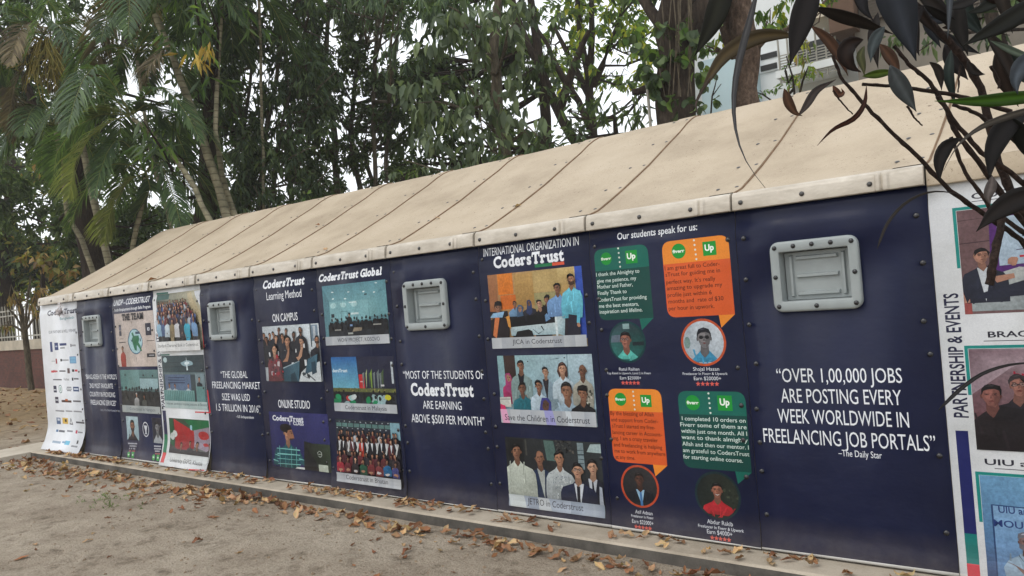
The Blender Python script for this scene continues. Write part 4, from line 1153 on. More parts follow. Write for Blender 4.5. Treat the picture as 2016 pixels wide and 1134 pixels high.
for t, n, h in ((.35, 13, .06), (.27, 11, .075)): ph.crowd(0, 1, t, h, n, [c(30, 34, 40), c(24, 130, 84), c(40, 44, 50), c(150, 180, 180), c(34, 38, 44), c(44, 50, 60)], back=True)
for s, cc in ((.08, c(30, 140, 90)), (.26, c(190, 60, 60)), (.3, c(150, 200, 196)), (.34, c(196, 206, 206)), (.88, c(200, 196, 50))): ph.ell(s, .22+random.uniform(0, .06), .05, .05, cc, 9)
q = ph.done(b, 'photo of a conference stage with a blue screen and flags')
ph.caption('Coderstrust in Malaysia', (681, 805.6), (762.7, 808.2), 8, .155, q)
ph = Photo(FL[6], [(665, 826.7), (786, 828.6), (796.3, 959.5), (665.4, 946)])
ph.back([c(40, 36, 42), c(40, 36, 44), c(44, 48, 62), c(40, 50, 60)])
ph.rect(0, .88, .86, .94, c(92, 128, 124)); ph.rect(.86, .72, 1, .98, c(130, 170, 182))
for i in range(9): ph.rect(i*.096, .88, i*.096+.012, .95, c(36, 44, 54))
for i in range(20): ph.ell(.02+i*.043, .965 if i % 2 else .86, .012, .008, c(170, 180, 186), 6)
bh = [c(40, 36, 42), c(104, 46, 50), c(34, 34, 42), c(84, 40, 46), c(48, 46, 52), c(196, 200, 204)]
ph.crowd(.02, .98, .8, .05, 17, bh)
for i in range(13):
    s = .05+i*.075
    ph.person(s, .71+random.uniform(-.012, .012), .065, c(214, 218, 222), jacket=random.choice([c(92, 44, 50), c(36, 36, 44), c(34, 34, 42), c(84, 80, 80)]) if i != 5 else c(196, 62, 44), w=2.4, body=4.2, face=False)
    if i % 2 == 0: ph.poly([(s-.02, .5), (s+.0, .48), (s+.04, .66), (s+.025, .67)], c(196, 198, 196))
for t, n in ((.47, 11), ): ph.crowd(.02, .98, t, .06, n, [c(84, 40, 46), c(48, 44, 50), c(60, 50, 56), c(104, 46, 50)], body=3.4)
for i, cc in enumerate((c(170, 50, 64), c(110, 44, 52), c(52, 44, 48), c(40, 86, 66), c(118, 46, 50), c(124, 56, 58), c(40, 104, 150), c(70, 74, 130))):
    ph.person(.07+i*.123, .37+random.uniform(-.01, .015), .068, cc, w=2.6, body=3.1, face=False)
    ph.ell(.07+i*.123, .2, .035, .02, c(190, 186, 184) if i in (2, 5, 6) else SKINS[1], 8)
q = ph.done(b, 'photo of a large group in robes seated and standing')
ph.caption('Coderstrust in Bhutan', (688, 942.9), (770, 949.4), 8.5, .145, q, dt=.0)

# 8: international organizations
b = banner(8, 'navy banner headed International Organization with three large group photos', NAVY, FL[8])
heading(b, FL[8], [('INTERNATIONAL ORGANIZATION IN', (949.8, 504.7), (1137.4, 483.6), 15.5, {}), ('CodersTrust', (972.2, 526.6), (1110.6, 513.6), 21, dict(slab=True))])
a = Art(FL[8], 2)
z0, z1 = W(1070, 525)[1], W(1070, 519)[1]
xa, xb, xc = W(1052.6, 522)[0], W(1087, 519)[0], W(1110.6, 517)[0]
a.poly([(xa, z0), (xb, z0), (xb, z1), (xa, z1)], c(30, 112, 70), 0); a.poly([(xb, z0), (xc, z0), (xc, z1), (xb, z1)], c(206, 84, 58), 0); a.build('colour_bar', b)
ph = Photo(FL[8], [(957.5, 542.3), (1144.5, 523), (1157.6, 681.8), (973.3, 686)])
ph.back([c(150, 116, 72), c(176, 150, 100), c(206, 184, 130), c(170, 120, 74)])
ph.rect(.11, .72, .28, 1, c(218, 120, 40), c(226, 134, 52)); ph.rect(.13, .52, .3, .71, c(206, 108, 40)); ph.rect(0, .5, .1, 1, c(150, 96, 60), c(164, 112, 74)); ph.rect(.3, .55, .52, .98, c(172, 134, 74), c(186, 150, 90)); ph.rect(.5, .72, .76, .99, c(190, 164, 108)); ph.rect(.5, .5, .76, .71, c(158, 150, 104)); ph.poly([(.76, .3), (.88, .2), (.92, .99), (.76, .99)], [c(170, 110, 50), c(150, 96, 44), c(196, 170, 110), c(204, 182, 124)]); ph.rect(.93, .1, 1, 1, c(40, 66, 150), c(54, 86, 180))
ph.person(.28, .58, .08, c(120, 160, 196), SKINS[0], hair=c(20, 18, 20)); ph.person(.44, .58, .08, c(44, 46, 56), SKINS[2], hijab=c(50, 64, 104)); ph.person(.63, .62, .1, c(26, 24, 28), SKINS[0], cap=c(28, 26, 28), turn=.5, w=3)
ph.rect(.2, .3, .7, .42, c(24, 26, 32)); ph.rect(.0, .42, .2, .5, c(30, 30, 36))
ph.person(.34, .51, .1, c(34, 36, 46), SKINS[1], hijab=c(70, 96, 124)); ph.person(.55, .56, .11, c(28, 26, 30), SKINS[3], turn=-.3, w=2.8)
ph.poly([(.62, .44), (.66, .36), (.6, .32), (.56, .36)], c(110, 150, 190))
ph.poly([(.22, .16), (.74, .16), (.84, .12), (.84, .42), (.74, .44), (.7, .32), (.22, .28)], [c(150, 176, 184), c(160, 186, 192), c(130, 158, 168), c(150, 178, 186), c(176, 198, 202), c(196, 212, 214), c(186, 204, 206)]); ph.rect(.7, .12, .72, .42, c(216, 228, 228))
ph.poly([(.4, .3), (.6, .3), (.6, .42), (.42, .43)], c(22, 22, 26)); ph.poly([(.2, .27), (.4, .31), (.38, .42), (.22, .4)], c(22, 22, 26)); ph.line([(.47, .24), (.52, .18), (.58, .22), (.55, .28)], .008, c(40, 44, 50)); ph.poly([(.26, .13), (.46, .13), (.46, .21), (.42, .24), (.3, .23)], c(24, 24, 28))
ph.person(.1, .55, .15, c(36, 30, 34), SKINS[0], w=2.3, body=3.6, cap=c(24, 20, 22)); ph.poly([(.02, .18), (.06, .14), (.1, .42), (.05, .44)], c(206, 120, 70)); ph.poly([(.2, .3), (.23, .24), (.22, .44), (.18, .42)], c(214, 150, 70)); ph.poly([(.0, .42), (.14, .42), (.17, .5), (.04, .48)], c(140, 180, 210))
ph.person(.75, .75, .13, c(120, 160, 206), SKINS[0], turn=-.8, w=2.4, body=2.8); ph.poly([(.79, .12), (.9, .12), (.88, .5), (.82, .48)], c(40, 34, 42))
ph.person(.895, .84, .145, c(110, 196, 216), SKINS[1], turn=-.9, w=2.3, body=3.3, beard=True); ph.poly([(.82, .14), (.95, .12), (.95, .38), (.84, .4)], c(36, 36, 50)); ph.poly([(.92, .3), (.95, .26), (.97, .5), (.94, .56)], c(96, 180, 204)); ph.ell(.94, .27, .018, .03, SKINS[1], 8)
ph.rect(0, .0, 1, .13, c(140, 146, 148))
q = ph.done(b, 'photo of trainees at desks before an orange wall')
ph.caption('JICA in Coderstrust', (1011, 677), (1108.4, 675), 9, .145, q)
ph = Photo(FL[8], [(977, 700.4), (1164.7, 697), (1177.3, 841.5), (990.8, 830.5)])
ph.back([c(120, 150, 160), c(140, 168, 180), c(180, 202, 212), c(140, 180, 184)])
ph.poly([(.08, .3), (.2, .3), (.2, 1), (.07, 1)], [c(50, 38, 36), c(44, 34, 32), c(62, 46, 42), c(66, 50, 46)]); ph.rect(.75, .3, .757, 1, c(110, 140, 150)); ph.line([(.58, .93), (.68, .95)], .01, c(90, 120, 130)); ph.ell(.34, .91, .008, .01, DK); ph.ell(.73, .96, .008, .01, DK)
ph.person(.11, .67, .13, c(176, 52, 104), SKINS[1], hijab=c(160, 60, 110), w=2.2, body=3); ph.person(.26, .85, .16, c(26, 26, 36), SKINS[0], jacket=c(136, 160, 158), w=2.6, body=4.2)
ph.person(.52, .76, .14, c(44, 40, 46), SKINS[3], w=2.0, body=4, jacket=c(150, 176, 190)); ph.person(.7, .8, .17, c(186, 204, 212), SKINS[3], longhair=c(74, 48, 42), hair=c(66, 44, 38), w=2.3, body=3.9); ph.person(.9, .77, .17, c(168, 166, 152), SKINS[2], bald=True, w=2.1, body=4)
ph.scraps(46, .86, .2, .98, .55, .022, [c(84, 84, 74), c(60, 62, 56), c(190, 190, 176)])
ph.poly([(0, .24), (.12, .24), (.12, .38), (.0, .38)], [c(190, 190, 180), c(196, 196, 186), c(206, 206, 198), c(200, 200, 190)]); ph.line([(0, .35), (.12, .355)], .008, c(60, 60, 66)); ph.poly([(0, .0), (.08, .0), (.05, .26), (0, .28)], c(206, 50, 100))
ph.person(.26, .52, .17, c(34, 104, 116), SKINS[2], w=2.5, body=3); ph.person(.44, .56, .16, c(186, 206, 216), SKINS[0], w=2.4, body=3, turn=-.7)
ph.poly([(.56, .18), (.66, .2), (.64, .38), (.54, .36)], c(120, 140, 148)); ph.person(.5, .28, .2, c(60, 56, 120), c(90, 66, 54), hijab=c(62, 62, 132), w=2.4, body=2)
ph.person(.73, .49, .24, c(150, 172, 186), SKINS[0], w=2.4, body=2.4, turn=-.4); ph.person(.89, .46, .2, c(26, 26, 30), SKINS[0], w=2.4, body=2.6, turn=-.5, cap=c(22, 20, 22))
ph.rect(0, 0, 1, .08, c(120, 128, 134))
q = ph.done(b, 'photo of visitors and trainees before a whiteboard')
ph.caption('Save the Children in Coderstrust', (996.8, 825.8), (1163.7, 834), 11.5, .205, q, scr=[(0.02, .1, c(206, 150, 180)), (.5, .6, c(150, 150, 200)), (.72, .78, c(190, 198, 204))])
ph = Photo(FL[8], [(996.3, 859.5), (1180, 872), (1196, 1021), (1002.3, 992.4)])
ph.back([c(40, 42, 44), c(30, 30, 34), c(54, 60, 62), c(34, 36, 38)])
ph.poly([(.44, .7), (.55, .7), (.53, .98), (.42, .98)], c(84, 110, 104)); ph.rect(.77, .62, .83, .98, c(130, 148, 152)); ph.poly([(.86, .86), (1, .86), (1, .98), (.9, .97)], c(170, 190, 190)); ph.scraps(50, .55, .82, .72, .98, .025, [c(20, 20, 22), c(70, 70, 68), c(96, 92, 86)])
for t in (.7, .76, .82, .88): ph.line([(.77, t), (.83, t)], .012, c(60, 72, 78))
ph.rect(.03, .4, .2, .98, c(30, 32, 34)); ph.rect(.22, .75, .24, .98, c(70, 70, 66))
ph.person(.37, .73, .2, c(170, 176, 170), SKINS[0], jacket=c(40, 56, 84), w=2.6, body=3.8, bald=True)
ph.person(.12, .8, .22, c(196, 204, 190), SKINS[0], w=2.9, body=4, turn=.3)
ph.person(.58, .75, .2, c(178, 186, 186), SKINS[1], w=2.3, body=4)
ph.scraps(70, .5, .12, .66, .5, .012, [c(120, 130, 140), c(206, 212, 212)])
ph.person(.91, .66, .2, c(186, 192, 200), c(186, 146, 120), jacket=c(34, 36, 50), tie=c(22, 22, 30), w=2.2, body=4); ph.person(.76, .6, .22, c(200, 206, 212), c(180, 138, 112), jacket=c(36, 42, 66), tie=c(22, 24, 34), glasses=True, w=2.7, body=4)
ph.poly([(.95, .0), (1, .0), (.985, .4), (.96, .42)], c(170, 178, 190))
q = ph.done(b, 'photo of five men standing outdoors, two in dark suits')
ph.caption('JETRO in Coderstrust', (1041, 991), (1150.5, 1005.5), 11.5, .17, q, strip=(c(128, 140, 156), c(160, 170, 184)), scr=[(.02, .2, c(190, 198, 200)), (.34, .47, c(176, 182, 186))])

# 9: student quotes
b = banner(9, 'navy banner of four student speech bubbles in green and orange with round portraits', NAVY, FL[9])
heading(b, FL[9], [('Our students speak for us:', (1213, 470), (1371, 454.7), 13, dict(bold=.012))])
def bubble(q, split, tail, cols, disc, tile, ts, dots, lines, tcol, cap, label):
    a = Art(FL[9], 2)
    w4 = [W(*p) for p in q]
    x0 = (w4[0][0]+w4[3][0])/2; x1 = (w4[1][0]+w4[2][0])/2; zt = (w4[0][1]+w4[1][1])/2; zb = (w4[2][1]+w4[3][1])/2
    zs = (W(*split[0])[1]+W(*split[1])[1])/2
    a.poly(rrect([(x0, zt), (x1, zt), (x1, zb), (x0, zb)], .06, (1, 1, 0, 1)), cols[1])
    a.poly(rrect([(x0, zt), (x1, zt), (x1, zs), (x0, zs)], .06, (1, 1, 0, 0)), cols[0])
    a.poly([(x1-.1, zb), (x1, zb), (x1-.09, zb-.075)], cols[0])
    d0 = W(*dots[0]); d1 = W(*dots[1])
    for k in range(5):
        z = d0[1]+(d1[1]-d0[1])*k/4; x = d0[0]+(d1[0]-d0[0])*k/4
        a.poly([(x+.0065*math.cos(i), z+.0065*math.sin(i)) for i in np.linspace(0, 5.5, 8)], c(206, 216, 206), 0)
    o = a.build('speech_bubble', b); o['label'] = label
    a2 = Art(FL[9], a.l+2)
    x, z = W(disc[0], disc[1]); r = abs(W(disc[0], disc[1]-disc[2])[1]-z)
    a2.poly([(x+r*math.cos(i*2*math.pi/24), z+r*math.sin(i*2*math.pi/24)) for i in range(24)], LOGO)
    px, py = disc[0], disc[1]; sl = -(py-738)/(px+940)*-1
    hw = disc[2]*.78
    text(a2, 'fiverr', (px-hw, py+disc[2]*.2-hw*sl), (px+hw, py+disc[2]*.2+hw*sl), disc[2]*.42, c(230, 240, 230), .03)
    a2.build('logo', o); a2 = Art(FL[9], a.l+2)
    x, z = W(tile[0], tile[1]); h = abs(W(tile[0], tile[1]-ts/2)[1]-z)
    a2.poly([(x-h, z-h), (x+h, z-h), (x+h, z+h), (x-h, z+h)], LOGO)
    px, py = tile; sl = (py-738)/(px+940); hw = ts*.32
    text(a2, 'Up', (px-hw, py+ts*.14-hw*sl), (px+hw, py+ts*.14+hw*sl), ts*.42, c(232, 240, 232), .035)
    a2.build('logo', o)
    a3 = Art(FL[9], a.l+2)
    for (s, p0, p1) in lines: a3 = Art(FL[9], a.l+2); text(a3, s, p0, p1, cap, tcol, .004); a3.build('text_line', o)
def portrait(l, r, t, b_, ring, draw, names, stars, label):
    a = Art(FL[9], 2)
    L, Rr, T, B = W(*l), W(*r), W(*t), W(*b_)
    cx = (L[0]+Rr[0])/2; cz = (T[1]+B[1])/2; rx = (Rr[0]-L[0])/2; rz_ = (T[1]-B[1])/2
    rx = rz_ = (rx+rz_)/2
    E_ = lambda k: [(cx+rx*k*math.cos(i*2*math.pi/36), cz+rz_*k*math.sin(i*2*math.pi/36)) for i in range(36)]
    a.poly(E_(1), ring)
    ph = Photo.__new__(Photo); ph.a = a
    ph.x0, ph.x1, ph.z0, ph.z1 = cx-rx*.9, cx+rx*.9, cz-rz_*.9, cz+rz_*.9; ph.asp = 1; ph.k = 1
    def m_(s, t):
        u, v = (s-.5)*2, (t-.5)*2; q = math.hypot(u, v)
        if q > 1: u, v = u/q, v/q
        return (cx+rx*.9*u, cz+rz_*.9*v)
    ph.m = m_; ph.m0 = m_
    draw(ph)
    o = a.build('portrait', b, PRINT); o['label'] = label
    for (s, p0, p1, cap) in names: a2 = Art(FL[9], 2); text(a2, s, p0, p1, cap, c(214, 218, 226)); a2.build('name_line', o)
    a2 = Art(FL[9], 2)
    s0, s1 = W(*stars[0]), W(*stars[1])
    for k in range(5): a2.poly(star(s0[0]+(s1[0]-s0[0])*(k+.5)/5, (s0[1]+s1[1])/2, .0165), c(206, 90, 80), 0)
    a2.build('rating_stars', o)
LT = c(206, 222, 216); BR = c(74, 30, 16)
bubble([(1167.4, 491.4), (1274.3, 481), (1287, 627), (1181.5, 630)], [(1172.5, 533.4), (1278, 525.3)], None, (GREEN, GREEND), (1193.4, 509.4, 12.5), (1243, 505.6), 26, [(1217, 489), (1221, 525)],
       [('I thank the Almighty to', (1174, 543.3), (1259, 537.9)), ('give me patience, my', (1175.5, 555.8), (1253, 552.2)), ('Mother and Father,', (1176.4, 567.8), (1245.9, 564.2)), ('Finally Thank to', (1177.3, 580.4), (1233.9, 577.4)),
        ('CodersTrust for providing', (1178.2, 593), (1273.4, 588.8)), ('me the best mentors,', (1179.7, 605.3), (1257.9, 602.6)), ('inspiration and lifeline.', (1180.9, 616.4), (1265.4, 614.3))], LT, 7.2, 'upper left green speech bubble')
def d1(ph):
    ph.back([c(40, 120, 110), c(30, 90, 84), c(30, 50, 54), c(60, 80, 90)], 8, 8); ph.rect(0, .5, .3, .7, c(96, 110, 124)); ph.rect(.66, .4, 1, .5, c(30, 44, 50)); ph.rect(.4, .85, .6, 1, c(140, 170, 170))
    ph.person(.46, .56, .42, c(92, 190, 178), c(156, 104, 88), hair=c(22, 18, 22), w=2.0, body=2, turn=-.6, glasses=True)
portrait((1199.4, 672.7), (1271.3, 674), (1234, 632), (1237, 714.6), c(16, 62, 66), d1, [('Ratul Raihan', (1219, 729), (1258.8, 730.2), 6), ('Top Rated in Upwork, Level 2 in Fiverr', (1195, 736.2), (1281.8, 737.4), 4.3), ('Earn $25000+', (1220.7, 746.4), (1262.4, 747.6), 6)], [(1223, 753.5), (1260, 754)], 'round portrait of a man in glasses and a mint shirt')
bubble([(1302.2, 476.4), (1432.6, 461.8), (1447.7, 620.4), (1314.7, 624)], [(1305, 521), (1437.8, 508.4)], None, (ORANGE, ORED), (1336, 494.4, 15), (1396.7, 489), 28, [(1366.2, 473), (1371, 510)],
       [('I am great full to Coder-', (1309, 531.7), (1417, 523.5)), ('sTrust for guiding me in', (1310.4, 544.2), (1418, 536.6)), ('perfect way. It’s really', (1312, 558.7), (1408.7, 553)), ('amazing to upgrade my', (1313.3, 571), (1422.4, 564.5)),
        ('profile just within 6', (1314.4, 584.6), (1401.5, 579.7)), ('months and  rate of $30', (1316.2, 596.6), (1424.7, 592)), ('per hour in upwork.', (1316.8, 611), (1407, 606.5))], BR, 8, 'upper right orange speech bubble')
def d2(ph):
    ph.back([c(150, 164, 172), c(176, 188, 196), c(206, 214, 220), c(190, 200, 208)], 8, 8); ph.ell(.1, .5, .08, .14, c(120, 146, 140))
    ph.person(.53, .6, .46, c(60, 140, 176), c(120, 118, 120), hair=c(30, 32, 40), w=1.9, body=2, glasses='dark', beard=False)
portrait((1339, 674.3), (1431.7, 671.4), (1384.6, 629.2), (1386, 718.5), c(196, 84, 44), d2, [('Shajal Hasan', (1364.8, 730.4), (1416, 729.3), 7), ('Freelancer In Fiverr & Upwork', (1344.4, 738), (1432.6, 738.3), 5), ('Earn $20000+', (1366.5, 748.5), (1420, 748.5), 7)], [(1370, 755.8), (1416, 755.8)], 'round portrait of a man in dark sunglasses')
bubble([(1195, 764), (1300, 767.5), (1314.7, 918.7), (1209, 907)], [(1199.8, 807.3), (1304.5, 813)], None, (ORANGE, ORED), (1221.6, 786, 13), (1271.6, 789.3), 24, [(1246.3, 771), (1249.8, 806)],
       [('By the blessing of Allah', (1201.8, 815.5), (1287.6, 821.3)), ('and support from Coder-', (1203.3, 828.5), (1295.8, 834.4)), ('sTrust I started my free-', (1205.3, 840.2), (1290, 846.9)), ('lancing career in Account-', (1206.2, 853.3), (1303.3, 860.5)),
        ('ing. I am a crazy traveler', (1207.6, 864.3), (1295.5, 872.2)), ('and freelancing is helping', (1208.5, 877.4), (1304.2, 886)), ('me to work from anywhere', (1210.3, 888.8), (1310.3, 899.8)), ('at any time.', (1212, 901.9), (1250.7, 906.5))], BR, 7.4, 'lower left orange speech bubble')
def d3(ph):
    ph.back([c(30, 30, 34), c(34, 34, 38), c(60, 58, 58), c(44, 44, 46)], 8, 8)
    ph.person(.5, .68, .34, c(150, 186, 210), c(84, 58, 48), hair=c(34, 28, 28), jacket=c(28, 30, 38), tie=c(70, 120, 170), w=2.6, body=2.6)
portrait((1224.2, 950.7), (1296.4, 965.3), (1254.2, 913.5), (1267.3, 1001.6), c(190, 76, 44), d3, [('Asif Adnan', (1251.3, 1009.8), (1285.3, 1014.7), 7), ('Freelancer In Fiverr', (1243.7, 1015.5), (1287.6, 1023.7), 5), ('Earn $22000+', (1246.3, 1027.8), (1288.2, 1033.8), 7)], [(1251, 1035), (1285, 1040)], 'round portrait of a man in a suit and blue tie')
bubble([(1332.7, 769), (1465, 771.8), (1481, 929), (1347.3, 921.6)], [(1334.2, 815.5), (1470.3, 818.4)], None, (GREEN, GREEND), (1363.9, 792.8, 15), (1427, 793.6), 30, [(1394.7, 774.5), (1398.8, 813)],
       [('I completed 10 orders on', (1342.9, 828.5), (1468, 830.9)), ('Fiverr some of them are', (1339.7, 840.2), (1470, 844)), ('within just one month. All I', (1341.5, 852.7), (1470.9, 857)), ('want to thank almighty', (1342.3, 864.9), (1472.4, 870)),
        ('Allah and then our mentor. I', (1343.8, 877.4), (1474.4, 884.7)), ('am grateful to CodersTrust', (1345.2, 891), (1475.3, 897)), ('for starting online course.', (1345.8, 903.3), (1462.8, 910))], LT, 7.8, 'lower right green speech bubble')
def d4(ph):
    ph.back([c(26, 34, 30), c(40, 48, 40), c(50, 56, 46), c(24, 30, 30)], 8, 8, .3)
    ph.scraps(30, .6, .2, 1, .8, .06, [c(70, 76, 60), c(40, 46, 38)])
    ph.person(.5, .62, .34, c(176, 40, 48), c(150, 98, 78), hair=c(20, 18, 18), w=2.6, body=2.4); ph.poly([(.44, .535), (.5, .52), (.56, .535), (.5, .5)], c(220, 216, 210))
portrait((1366.2, 974), (1460.7, 975.5), (1412.7, 930.4), (1414.2, 1020.5), c(22, 46, 52), d4, [('Abdur Rakib', (1393, 1031.6), (1443.3, 1034.2), 8), ('Freelancer In Fiverr & Upwork', (1375.8, 1038.9), (1465, 1045.3), 5.5), ('Earn $4000+', (1393.8, 1050.2), (1443.3, 1053.7), 8)], [(1400, 1058), (1441, 1061)], 'round portrait of a smiling man in a red shirt')

# 11: near white partnership sheet
WH2 = c(206, 209, 212)
b = banner(11, 'white banner of partnership and event photos with teal corner frames, nearest the camera', WH2, FL[11])
a = Art(FL[11], 3)
X = lambda px, py: W(px, py)[0]
bx0, bz0 = W(1887, 822); _, bz1 = W(1867, 578)
hx = 0.062
vtext(a, 'PARTNERSHIP & EVENTS', W(1896, 700)[0]-.0, bz0, bz1, hx, c(34, 36, 62), .02)
a.build('side_lettering', b)
for s_, Z_, x0_, x1_ in (('CODERSTRUST', 1.893, 11.10, 11.62), ('BRAC and CodersTrust', 1.213, 11.12, 11.78), ('UIU and CodersTrust', .588, 11.06, 11.74)):
    a = Art(FL[11], 3); wtext(a, s_, x0_, x1_, Z_, .028, c(40, 40, 52), .02); a.build('heading', b)
a = Art(FL[11], 2)
xa, xb = 10.945, 11.0
for z0, z1, cc in ((.235, .75, c(28, 34, 92)), (.085, .235, c(20, 112, 108)), (.014, .085, c(200, 60, 76))): a.poly([(xa, z0), (xb, z0), (xb, z1), (xa, z1)], cc, 0)
for (tz, bz, mz) in ((1.86, 1.33, 1.56), (1.175, .66, .93), (.55, .03, .30)):
    a.poly([(11.015, mz), (11.03, mz), (11.03, tz-.015), (11.86, tz-.015), (11.86, tz), (11.015, tz)], TEAL, 1)
    a.poly([(11.1, tz+.019), (11.84, tz+.019), (11.84, tz+.0225), (11.1, tz+.0225)], c(60, 60, 70), 0)
a.build('frame_print', b)
def big(tz, bz):
    ph = Photo.__new__(Photo); ph.a = Art(FL[11], 4); ph.x0, ph.x1, ph.z0, ph.z1 = 11.032, 11.85, bz, tz; ph.asp = (ph.x1-ph.x0)/(tz-bz); ph.k = 1/ph.asp; return ph
ph = big(1.843, 1.33)
ph.back([c(110, 84, 84), c(120, 90, 90), c(120, 92, 92), c(108, 82, 84)]); ph.line([(0, .9), (.2, .91)], .008, c(70, 52, 56)); ph.line([(0, .68), (.2, .69)], .008, c(70, 52, 56))
ph.poly([(.15, .3), (.9, .35), (.9, .95), (.17, .93)], c(84, 40, 110)); ph.poly([(.2, .45), (.85, .48), (.85, .97), (.2, .9)], [c(170, 190, 206), c(180, 198, 212), c(170, 190, 206), c(176, 194, 208)])
ph.line([(.28, .58), (.4, .59)], .01, c(80, 70, 96)); ph.rect(.32, .7, .36, .74, c(70, 76, 96)); ph.rect(.3, .51, .36, .53, c(190, 50, 66)); ph.line([(.44, .82), (.6, .84)], .007, c(120, 130, 150))
ph.poly([(.02, .02), (.56, .02), (.52, .36), (.3, .42), (.02, .3)], [c(150, 160, 160), c(140, 148, 150), c(176, 182, 180), c(186, 190, 186), c(160, 168, 168)]); ph.rect(.0, .0, .04, .34, c(150, 74, 70)); ph.rect(.48, .05, .55, .34, c(164, 80, 70)); ph.rect(.6, .03, .66, .34, c(164, 80, 70))
ph.person(.11, .55, .15, c(200, 206, 210), c(170, 124, 104), jacket=c(40, 44, 60), w=2.5, body=3, turn=.7); ph.poly([(.06, .18), (.3, .3), (.44, .3), (.5, .03), (.4, .0), (.36, .16), (.08, .14)], c(34, 38, 54)); ph.poly([(.16, .34), (.26, .37), (.27, .33), (.18, .28)], c(176, 130, 108)); ph.ell(.27, .48, .025, .04, c(176, 130, 108))
ph.poly([(.55, .4), (.66, .5), (.8, .5), (.8, .2), (.6, .3)], c(196, 200, 204)); ph.person(.72, .6, .15, c(196, 200, 204), c(190, 150, 130), w=2.6)
ph.done(b, 'photo of a seated panel, a man in a dark suit in an armchair')
ph = big(1.158, .66)
ph.back([c(90, 40, 44), c(110, 46, 48), c(196, 184, 190), c(128, 104, 112)]); ph.poly([(0, .98), (.4, .98), (.2, .8), (0, .55)], [c(120, 96, 104), c(150, 126, 134), c(176, 156, 164), c(150, 130, 138)])
for s, t in ((.32, .7), (.34, .66), (.36, .7), (.33, .73)): ph.rect(s, t, s+.02, t+.03, c(170, 30, 60))
text(ph.a, 'brac', (1996, 744), (2050, 743), 12, c(170, 30, 60), .02)
ph.person(.24, .64, .2, c(40, 36, 42), c(150, 104, 92), w=2.6, hair=c(60, 54, 56), glasses=True); ph.person(.6, .72, .22, c(150, 160, 196), c(176, 130, 112), jacket=c(24, 22, 30), w=2.8, beard=True)
ph.person(.1, .54, .22, c(36, 30, 34), c(130, 84, 76), w=3, body=3); ph.poly([(.1, .3), (.5, .25), (.6, .2), (.6, .28), (.5, .34), (.14, .44)], c(30, 26, 30)); ph.ell(.6, .27, .06, .05, c(150, 96, 84)); ph.poly([(.3, 0), (1, 0), (1, .14), (.4, .12)], c(110, 36, 36)); ph.person(.86, .7, .22, c(46, 46, 60), w=2.8)
ph.done(b, 'photo of a handshake between men in dark suits')
ph = big(.534, .018)
ph.back([c(60, 84, 130), c(70, 100, 150), c(130, 176, 210), c(110, 160, 196)])
ph.poly([(.05, .0), (.92, .0), (.92, .7), (.05, .72)], [c(90, 130, 176), c(96, 136, 182), c(140, 180, 214), c(132, 172, 208)]); ph.line([(.05, .0), (.05, .72), (.92, .7)], .012, c(44, 70, 112))
text(ph.a, 'UIU and CodersTrust', (1966, 1008), (2160, 1028), 13, c(40, 60, 116), .015); text(ph.a, 'MOU Signing', (1957, 1034), (2100, 1052), 13, c(40, 60, 116), .015)
ph.person(.72, .42, .15, c(150, 160, 190), w=2.6); ph.person(.45, .37, .15, c(50, 70, 116), w=3); ph.person(.21, .4, .17, c(150, 176, 196), c(120, 92, 88), hair=c(110, 110, 118), w=2.6, body=3.4, beard=True); ph.line([(.17, .27), (.21, .15), (.26, .27)], .012, c(40, 46, 70)); ph.poly([(.1, .2), (.14, .18), (.22, .05), (.24, .1)], c(130, 98, 92))
ph.done(b, 'blue toned photo of men before a signing board')

# scrap of plastic caught on the far corner of the eave
mb = MB()
for k in range(5):
    x0 = .62+.02*k
    pts = [Vector((x0+random.uniform(-.03, .05)+.004*j*j*random.uniform(-1, 1), -.075-random.uniform(0, .03), 2.0-.022*j)) for j in range(9-k % 3)]
    for p, q in zip(pts, pts[1:]):
        mb.add([p+Vector((-.012, 0, 0)), p+Vector((.012, -.006, 0)), q+Vector((.014, 0, 0)), q+Vector((-.01, -.006, 0))], [(0, 1, 2, 3)])
for k in range(26):
    a_ = random.uniform(0, 6.28); r = random.uniform(.02, .07); ctr = Vector((.7, -.085, 1.86))
    p = ctr+Vector((r*math.cos(a_)*1.3, -random.uniform(0, .04), r*math.sin(a_)*.7)); q = p+Vector((random.uniform(-.06, .06), random.uniform(-.03, .02), random.uniform(-.05, .05))); s_ = p+Vector((random.uniform(-.05, .05), random.uniform(-.03, .0), random.uniform(-.05, .05)))
    mb.add([ctr, p, q, s_], [(0, 1, 2), (0, 2, 3)])
PLAS = simple('torn_plastic', c(196, 190, 190), .35, .5, .15, 12)
so = mb.build('plastic_scrap', PLAS, loc=(.7, -.08, 1.9))
tag(so, 'torn whitish plastic scrap hanging from the eave over the partner logos', 'plastic scrap')

